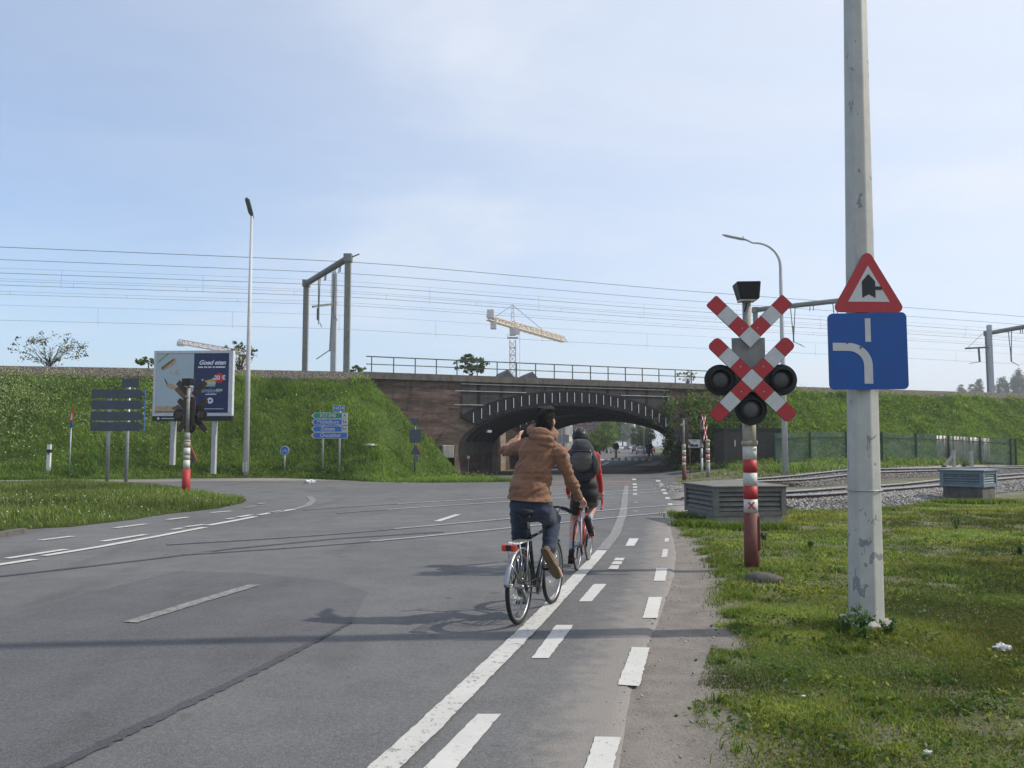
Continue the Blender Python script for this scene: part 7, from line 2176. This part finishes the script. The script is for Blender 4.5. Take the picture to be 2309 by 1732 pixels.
def bank_shrub(label, u, v, D, hpx, wpx, c0, c1, clumps, per, ls, open_=True, bark='bark'):
    b = at(u, v, D); k = D / F; h = hpx * k; w = wpx * k
    tree('shrub', label, b, h, (0, 0, h * .55), (w / 2, w / 2.5, h * .45), clumps, per, w * .03, ls, c0, c1, .05, 'shrub', 'shrubs on the railway bank', bark, 26 if open_ else 10, open_)
bank_shrub('open thin-branched shrub on the bank at the far left', 112, 826, 52, 78, 165, (.09, .10, .05), (.17, .16, .09), 80, 12, .075)
bank_shrub('loose shrub on the bank between billboard and lamp post', 540, 838, 56, 68, 80, (.09, .11, .05), (.17, .18, .10), 60, 18, .075)
bank_shrub('small green shrub on the bank left of the billboard', 335, 828, 54, 22, 56, (.07, .13, .02), (.12, .19, .04), 30, 26, .08, False)
bank_shrub('leafy bush rising behind the bridge railing', 1064, 850, 75, 50, 82, (.055, .09, .025), (.11, .15, .05), 60, 34, .12, False)
bank_shrub('low weeds on the crest beside the left catenary portal', 808, 840, 60, 14, 44, (.05, .10, .02), (.09, .14, .03), 20, 18, .08, False)
bank_shrub('bare pale bush behind the right end of the railing', 1550, 866, 95, 34, 46, (.16, .17, .11), (.24, .24, .17), 26, 12, .10)
for u, hpx, wpx, D, lb in ((2173, 20, 20, 420, 'leftmost of the far poplars on the right horizon'), (2197, 24, 18, 420, 'second far poplar from the left on the right horizon'), (2213, 34, 20, 420, 'broad far poplar beside the catenary mast'), (2243, 30, 14, 420, 'slim far poplar just right of the catenary mast'), (2266, 40, 26, 400, 'rounded far poplar right of the catenary mast'), (2302, 52, 30, 400, 'tallest far poplar at the right edge')):
    b = at(u, 1000, D); k = D / F; ztop = at(u, 886 - hpx, D).z; w = wpx * k
    tree('poplar', lb, Vector((b.x, b.y, 0)), ztop, (0, 0, ztop * .78), (w * .46, w * .46, ztop * .21), 130, 40, w * .10, w * .06, (.075, .105, .07), (.11, .14, .095), .5, 'tree', 'poplars on the right horizon', limbs=4)
# creeper and bushes round the right foot of the arch
def bush(label, c, r, clumps, per, spread, ls, c0, c1, group='bushes by the bridge'):
    tree('bush', label, c, r[2] * 2, (0, 0, r[2] * .9), r, clumps, per, spread, ls, c0, c1, .05, 'bush', group, limbs=8)
D0, D1 = (.035, .070, .014), (.07, .12, .026)
def bridge_pt(s, out, z): q = BO + BD * s + BN * out; return Vector((q.x, q.y, z))
bush('dark bush filling the right foot of the arch', bridge_pt(22.9, .6, -.3), (1.3, 1.0, 1.9), 80, 40, .22, .11, D0, D1)
bush('dense dark bush behind the banded signals', bridge_pt(25.2, 1.6, -.2), (2.0, 1.3, 2.0), 110, 42, .26, .12, D0, D1)
bush('green bush between the bridge and the utility hut', bridge_pt(27.6, 2.4, 0), (1.8, 1.3, 1.8), 90, 40, .26, .12, (.035, .075, .014), (.07, .125, .025))
t = thing('creeper', 'bright green creeper hanging over the right end of the bridge face', 'creeper', (0, 0, 0))
pts = []
for k in range(170):
    s = RNG.normal(24.6, 1.5); z = RNG.uniform(2.0, 5.4) if RNG.random() < .75 else RNG.uniform(.5, 3); 
    if s < 21.2: z = max(3.6, z)
    q = bridge_pt(s, .18 + abs(RNG.normal(0, .16)), z); pts.append(np.array(q) + RNG.normal(size=(24, 3)) * np.array([.24, .12, .26]))
pts = np.concatenate(pts); n = len(pts); V, Fc, C = leaves(pts, RNG.uniform(.05, .12, n), tone(n, (.085, .17, .026), (.17, .27, .055), .3)); np_mesh('foliage', V, Fc, 'leaf', C, parent=t)
mb = MB()
for k in range(9):
    s = 22.4 + .6 * k; mb.tube([bridge_pt(s + random.uniform(-.4, .4), .08, -.3), bridge_pt(s, .1, 2), bridge_pt(s + random.uniform(-.5, .5), .12, 4.6)], [.05, .035, .012], 'bark', 6)
stuff(mb.build('stems', t))

# ------------------------------------------------------------------ grass
def cols_for(n, kinds, w):
    k = RNG.choice(len(kinds), n, p=np.array(w) / sum(w)); out = np.zeros((n, 3))
    for i, (a, b) in enumerate(kinds):
        m = k == i; out[m] = tone(m.sum(), a, b, .18)
    return out
LAWN = [((.115, .180, .028), (.180, .240, .046)), ((.065, .122, .022), (.115, .170, .032)), ((.24, .245, .08), (.32, .30, .13)), ((.25, .205, .125), (.32, .27, .17))]
def scatter_lawn(n, y0, y1, pw, x1f, length, width, name, thin=.5, solid=.0):
    """blades on the right-hand verge: density falls with distance and thins over bare patches"""
    f = RNG.random(n) ** pw; y = y0 + (y1 - y0) * f
    gx_ = np.interp(y, [p.y for p in GRS], [p.x for p in GRS]); x = gx_ - .12 + (x1f(y) - gx_ + .12) * RNG.random(n)
    ns = vnoise(x, y, .75, 3.1) * .55 + vnoise(x, y, 2.6, 7.7) * .45
    edge = np.clip((x - gx_ + .10) / .55, 0, 1)
    en = vnoise(x, y, 3.8, 1.9)
    keep = (RNG.random(n) < np.clip(.62 + 2.3 * ns + solid - .55 * np.clip((7.2 - y) / 2.5, 0, 1) * np.clip(1 - (x - gx_) / 1.9, 0, 1) * np.clip(.6 + vnoise(x, y, 1.9, 31.0) * 1.6, 0, 1), .07, 1)) & (RNG.random(n) < np.clip(edge * 1.1 + en * .9, .0, 1))
    # keep off the ballast and out of the cabinet plinths
    x, y, ns = x[keep], y[keep], ns[keep]
    lim = np.interp(x, [q.x for q in offB(3.2)], [q.y for q in offB(3.2)]); k2 = y < lim + .25 * vnoise(x, y, 1.1, 5)
    x, y, ns = x[k2], y[k2], ns[k2]
    cab = (np.abs((x - c1_.x - .66) * math.cos(.157) + (y - c1_.y - .98) * math.sin(.157)) < .82) & (np.abs(-(x - c1_.x - .66) * math.sin(.157) + (y - c1_.y - .98) * math.cos(.157)) < .86)
    x, y, ns = x[~cab], y[~cab], ns[~cab]
    m = len(x); z = np.array([G(a, b) for a, b in zip(x, y)])
    hvar = np.clip(.75 + .9 * vnoise(x, y, 1.3, 9.4), .35, 1.7)
    L_ = RNG.uniform(*length, m) * hvar * (.75 + .02 * y); W_ = RNG.uniform(*width, m) * (1 + .045 * np.maximum(0, y - 6))
    C = cols_for(m, LAWN, (.47, .27, .17, .09)); pt = np.clip(1 + .9 * vnoise(x, y, .45, 2.2) + .7 * vnoise(x, y, 1.6, 12.2), .5, 1.5)[:, None]; C = np.clip(C * pt * (1 + .25 * vnoise(x, y, .9, 40.0)[:, None] * np.array([[1.2, .2, -.3]])), 0, 1)
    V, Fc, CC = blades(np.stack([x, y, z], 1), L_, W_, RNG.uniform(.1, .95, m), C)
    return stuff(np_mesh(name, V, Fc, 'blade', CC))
offB_ = offB
scatter_lawn(340000, 3.2, 9.5, .85, lambda y: y * .66 + .6, (.018, .055), (.0022, .0042), 'lawn_grass')
scatter_lawn(170000, 9.5, 26, 1.1, lambda y: y * .66 + .8, (.035, .095), (.0045, .008), 'lawn_grass', .5, .22)
def tufts(spots, n, rad, ln, wd, name, kinds=LAWN, w=(.5, .4, .1, .0)):
    P_ = []
    for (x, y, k, r) in spots:
        m = int(n * k); a = RNG.uniform(0, 2 * math.pi, m); q = np.abs(RNG.normal(0, r, m)); X_ = x + q * np.cos(a); Y_ = y + q * np.sin(a)
        P_.append(np.stack([X_, Y_, [G(i, j) for i, j in zip(X_, Y_)]], 1))
    p = np.concatenate(P_); m = len(p)
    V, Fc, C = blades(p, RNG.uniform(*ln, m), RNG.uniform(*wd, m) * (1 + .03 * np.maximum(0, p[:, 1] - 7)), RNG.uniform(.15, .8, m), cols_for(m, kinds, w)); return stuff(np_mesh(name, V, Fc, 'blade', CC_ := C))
sp = []
for k in range(46):
    y = RNG.uniform(4.2, 19); x = edge_x(GRS, y) + RNG.uniform(-.02, .35); sp.append((x, y, RNG.uniform(.3, .9), RNG.uniform(.05, .15)))
for k in range(70):
    y = RNG.uniform(4.2, 22); x = edge_x(GRS, y) + RNG.uniform(.3, y * .55); sp.append((x, y, RNG.uniform(.3, 1.0), RNG.uniform(.05, .14)))
for u, v in ((1650, 1290), (1690, 1292), (1720, 1288), (1905, 1425), (1935, 1432), (1990, 1432), (2020, 1420), (1880, 1412), (1960, 1440)):
    q = P(u, v); sp.append((q.x, q.y, 1.4, .13))
tufts(sp, 170, .1, (.04, .10), (.0028, .005), 'grass_tufts')
sp = []
for u in range(1530, 1780, 10):
    q = P(u, 1189 + (6 if u > 1620 else -3 + (u - 1530) * .06)); sp.append((q.x, q.y - .05, 1.0, .16))
for u in range(1520, 1600, 8): q = P(u, 1165 + (u - 1520) * .2); sp.append((q.x, q.y, 1.0, .16))
for u in range(2110, 2280, 12): q = P(u, 1136); sp.append((q.x, q.y - .1, .9, .2))
tufts(sp, 110, .1, (.08, .22), (.005, .010), 'grass_tufts', LAWN, (.5, .45, .05, 0))
# clover, dead bits and trodden stalks close to the ground
n = 70000; y = 3.4 + 17 * RNG.random(n) ** 1.3; gx_ = np.interp(y, [p.y for p in GRS], [p.x for p in GRS]); x = gx_ - .05 + (y * .66 + .8 - gx_) * RNG.random(n)
k = RNG.random(n) < np.clip((x - gx_ + .05) / .5, .03, 1); x, y = x[k], y[k]; nz = vnoise(x, y, 1.7, 4.9); k = RNG.random(len(x)) < np.clip(.55 + 1.2 * nz, .08, 1); x, y = x[k], y[k]; m = len(x)
p = np.stack([x, y, np.array([G(a, b) for a, b in zip(x, y)]) + RNG.uniform(.008, .03, m)], 1)
V, Fc, C = leaves(p, RNG.uniform(.005, .012, m) * (1 + .05 * np.maximum(0, y - 6)), cols_for(m, [((.055, .105, .022), (.10, .15, .036)), ((.16, .12, .075), (.24, .19, .125)), ((.05, .045, .035), (.10, .08, .06)), ((.13, .19, .045), (.18, .23, .06))], (.42, .22, .16, .20)), .6)
stuff(np_mesh('clover_and_litter', V, Fc, 'leaf', C))
# broad-leaved weeds in low dark rosettes through the verge
P_, S_, C_ = [], [], []
for k in range(190):
    y0 = 4.0 + 17 * random.random() ** 1.2; x0 = edge_x(GRS, y0) + random.uniform(.1, max(.3, y0 * .6 - 1)); r = random.uniform(.05, .16); m = int(random.uniform(25, 70)); q = RNG.normal(size=(m, 2)) * r
    P_.append(np.stack([x0 + q[:, 0], y0 + q[:, 1], G(x0, y0) + RNG.uniform(.02, .075, m)], 1)); S_.append(RNG.uniform(.012, .026, m)); dk = random.random() < .7
    C_.append(tone(m, (.040, .085, .020) if dk else (.13, .17, .035), (.080, .130, .030) if dk else (.20, .23, .05), .2))
V, Fc, C = leaves(np.concatenate(P_), np.concatenate(S_), np.concatenate(C_), .35); stuff(np_mesh('verge_weeds', V, Fc, 'leaf', C))
# leafy weeds: one by the foot of the white pole, others round about
def weed(label, u, v, h, n, ls, c0=(.055, .11, .03), c1=(.10, .17, .05)):
    b = P(u, v); t = thing('weed', label, 'weed', b, 0, 'leafy weeds in the verge'); mb = MB(); pts = []
    for k in range(5):
        a = random.uniform(0, 6.28); e = Vector((math.cos(a) * h * random.uniform(.1, .4), math.sin(a) * h * random.uniform(.1, .4), h * random.uniform(.6, 1))); mb.tube([(0, 0, -.02), e * .5 + Vector((0, 0, h * .08)), e], [.006, .005, .002], 'bark_grey' if False else 'fence_green', 5)
        for q in range(n // 5):
            f = random.uniform(.15, 1); pts.append(np.array(e * f) + RNG.normal(size=3) * h * .07)
    mb.build('stems', t); pts = np.array(pts); m = len(pts); V, Fc, C = leaves(pts, RNG.uniform(.6, 1.3, m) * ls, tone(m, c0, c1, .25)); stuff(np_mesh('leaf_mass', V, Fc, 'leaf', C, parent=t))
weed('tall leafy weed at the foot of the white pole', 1948, 1446, .36, 170, .026); weed('low weed left of the white pole foot', 1908, 1430, .2, 120, .022); weed('low weed right of the white pole foot', 2004, 1438, .2, 120, .022)
weed('thistle-like weed in the lawn above the lane of paper scraps', 2157, 1195, .38, 70, .03); weed('broad weed between signal and white pole', 1830, 1240, .14, 100, .03); weed('broad weed below the blue cabinet', 2300, 1252, .16, 100, .03); weed('weed at the right of the near signal foot', 1722, 1222, .22, 120, .03)
weed('scrubby weed between the white concrete posts', 2178, 1048, .6, 160, .09); weed('scrubby weed at the braced gatepost', 2262, 1048, .5, 160, .09); weed('scrubby weed at the leftmost braced post', 2128, 1049, .4, 130, .09)
# grass island on the left
xs_ = [p.x for p in ISL]; ys_ = [p.y for p in ISL]; n = 90000
x = RNG.uniform(-26, max(xs_) + .2, n); y = RNG.uniform(min(ys_), max(ys_), n)
m_ = np.array([a > -.66 * b - 1.0 and inside(ISL, a, b) for a, b in zip(x, y)]); x, y = x[m_], y[m_]
pk = RNG.random(len(x)) < np.clip(22 / y, 0, 1); x, y = x[pk], y[pk]
z = np.array([island_z(a, b) for a, b in zip(x, y)]); m = len(x)
ISC = [((.115, .175, .035), (.175, .235, .06)), ((.075, .135, .028), (.12, .18, .04)), ((.22, .23, .09), (.30, .29, .14))]
hv = np.clip(1 + 1.0 * vnoise(x, y, .5, 4.4), .5, 1.8)
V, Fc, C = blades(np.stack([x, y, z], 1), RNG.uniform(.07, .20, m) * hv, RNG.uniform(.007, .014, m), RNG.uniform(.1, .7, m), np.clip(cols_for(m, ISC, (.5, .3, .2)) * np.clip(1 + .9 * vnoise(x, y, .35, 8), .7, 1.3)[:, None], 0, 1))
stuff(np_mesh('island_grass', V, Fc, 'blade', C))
fl = RNG.choice(m, 420, replace=False); fl = fl[(y[fl] < 24)]; pf = np.stack([x[fl], y[fl], z[fl] + RNG.uniform(.10, .22, len(fl))], 1)
V, Fc, C = leaves(pf, RNG.uniform(.018, .034, len(fl)), tone(len(fl), (.55, .55, .48), (.66, .66, .60), .1)); stuff(np_mesh('island_daisies', V, Fc, 'leaf', C))
# banks: long tangled grass with bushy lumps; cow parsley to the left
def bank_cover(side, s0, s1, n, name, kinds, w, ln, wd, tmax=TOE + .3, tmin=.80):
    s = RNG.uniform(s0, s1, n); t_ = RNG.uniform(tmin, tmax, n); P_ = []
    for a, b in zip(s, t_):
        zz, p = bank_z(a, b, side); P_.append((p.x, p.y, zz))
    P_ = np.array(P_); g = P_[:, 2] > np.array([G(a, b) for a, b in P_[:, :2]]) - .08; P_, s, t_ = P_[g], s[g], t_[g]; m = len(P_)
    nz = vnoise(s, t_ * 1.4, .5, 6.1) + .6 * vnoise(s, t_, 1.7, 2.9)
    n2 = vnoise(s, t_ * 1.2, .33, 21.0) + .5 * vnoise(s, t_, 1.1, 8.8)
    C = np.clip(cols_for(m, kinds, w) * np.clip(1 + .6 * nz, .5, 1.45)[:, None], 0, 1)
    tall = n2 > .34; low = n2 < -.50
    C[tall] *= np.array([.70, .78, .80]); C[low] = C[low] * .45 + np.array([.15, .125, .075]) * .55
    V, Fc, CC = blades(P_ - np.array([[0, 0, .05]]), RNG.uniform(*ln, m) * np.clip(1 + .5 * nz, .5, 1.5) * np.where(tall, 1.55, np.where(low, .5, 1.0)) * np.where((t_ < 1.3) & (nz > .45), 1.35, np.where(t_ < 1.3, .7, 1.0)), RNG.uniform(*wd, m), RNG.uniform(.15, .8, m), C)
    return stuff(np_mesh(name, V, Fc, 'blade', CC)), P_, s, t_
BK = [((.118, .215, .034), (.180, .285, .054)), ((.078, .158, .027), (.132, .220, .042)), ((.21, .27, .07), (.27, .32, .11)), ((.20, .17, .10), (.28, .24, .15))]
_, PL, sl, tl_ = bank_cover('L', s_of_x(-40), SL1, 120000, 'bank_grass', BK, (.50, .25, .2, .05), (.14, .38), (.010, .022))
_, PR, sr, tr_ = bank_cover('R', SR0, s_of_x(56), 80000, 'bank_grass', BK, (.46, .34, .15, .05), (.12, .36), (.020, .042))
# leafy scrub on the right-hand bank
k = RNG.random(len(PR)) < .62; q = PR[k]; nz = vnoise(sr[k], tr_[k], .6, 12.0); q = q[nz > -.12]; m = len(q)
q = np.repeat(q, 2, 0) + RNG.normal(size=(2 * m, 3)) * np.array([.18, .18, .12]) + np.array([0, 0, .16]); m = len(q)
V, Fc, C = leaves(q, RNG.uniform(.045, .11, m), np.clip(tone(m, (.11, .19, .030), (.19, .27, .055), .25), 0, 1), .3); stuff(np_mesh('bank_scrub', V, Fc, 'leaf', C))
# cow parsley heads and leaves, thick on the upper left part of the left bank
pr_ = np.clip((s_of_x(-17) - sl) / 12, 0.02, 1) * np.clip((6.6 - tl_) / 3.5, .02, 1) * np.clip(1 + 1.2 * vnoise(sl, tl_, .55, 15), .1, 1.6)
k = RNG.random(len(PL)) < pr_ * .30; q = PL[k]; m = len(q)
q = q + np.stack([RNG.normal(0, .1, m), RNG.normal(0, .1, m), RNG.uniform(.22, .5, m)], 1)
V, Fc, C = leaves(q, RNG.uniform(.030, .075, m), tone(m, (.26, .32, .14), (.42, .46, .28), .15), -.0); stuff(np_mesh('cow_parsley', V, Fc, 'leaf', C))
k = RNG.random(len(PL)) < .12; q = PL[k] + np.array([0, 0, .12]); m = len(q); V, Fc, C = leaves(q + RNG.normal(size=(m, 3)) * .12, RNG.uniform(.03, .07, m), tone(m, (.11, .19, .03), (.18, .27, .055), .25), .3); stuff(np_mesh('bank_herbs', V, Fc, 'leaf', C))
# rough grass on the flat ground beyond the tracks and along the paths
def rough(poly, n, ln, wd, name, kinds=ISC, w=(.4, .3, .3)):
    pl = PP(poly); xa, xb = min(p.x for p in pl), max(p.x for p in pl); ya, yb = min(p.y for p in pl), max(p.y for p in pl)
    x = RNG.uniform(xa, xb, n); y = RNG.uniform(ya, yb, n); k = np.array([inside(pl, a, b) for a, b in zip(x, y)]); x, y = x[k], y[k]
    if len(x) == 0: return
    nz = vnoise(x, y, .6, 3.3); k = RNG.random(len(x)) < np.clip(.7 + nz, .1, 1); x, y, nz = x[k], y[k], nz[k]; m = len(x)
    p = np.stack([x, y, [G(a, b) for a, b in zip(x, y)]], 1)
    V, Fc, C = blades(p, RNG.uniform(*ln, m) * np.clip(1 + nz, .5, 1.7), RNG.uniform(*wd, m), RNG.uniform(.2, 1, m), cols_for(m, kinds, w)); stuff(np_mesh(name, V, Fc, 'blade', C))
rough([(1530, 1094), (1560, 1104), (1660, 1100), (1790, 1089), (2120, 1070), (2330, 1058), (2330, 1047), (2100, 1053), (1900, 1056), (1700, 1058), (1600, 1068), (1540, 1080)], 42000, (.08, .22), (.012, .026), 'rough_grass')
rough([(1600, 1062), (1790, 1057), (1900, 1052), (2060, 1046), (2330, 1038), (2330, 1036), (2060, 1042), (1900, 1045), (1790, 1049), (1640, 1056)], 26000, (.15, .5), (.02, .04), 'rough_grass', BK, (.5, .3, .15, .05))

# ------------------------------------------------------------------ thin summer haze
m = bpy.data.materials.new('haze_air'); m.use_nodes = True
n_, l_ = m.node_tree.nodes, m.node_tree.links; n_.clear()
o_ = n_.new('ShaderNodeOutputMaterial'); pv = n_.new('ShaderNodeVolumePrincipled')
pv.inputs['Color'].default_value = (.90, .94, 1.0, 1); pv.inputs['Density'].default_value = .00055; pv.inputs['Anisotropy'].default_value = .25
l_.new(pv.outputs[0], o_.inputs['Volume']); MATS['haze_air'] = m
hz = MB().box((0, 0, 38), (7000, 7200, 82), 'haze_air').build('haze'); stuff(hz)
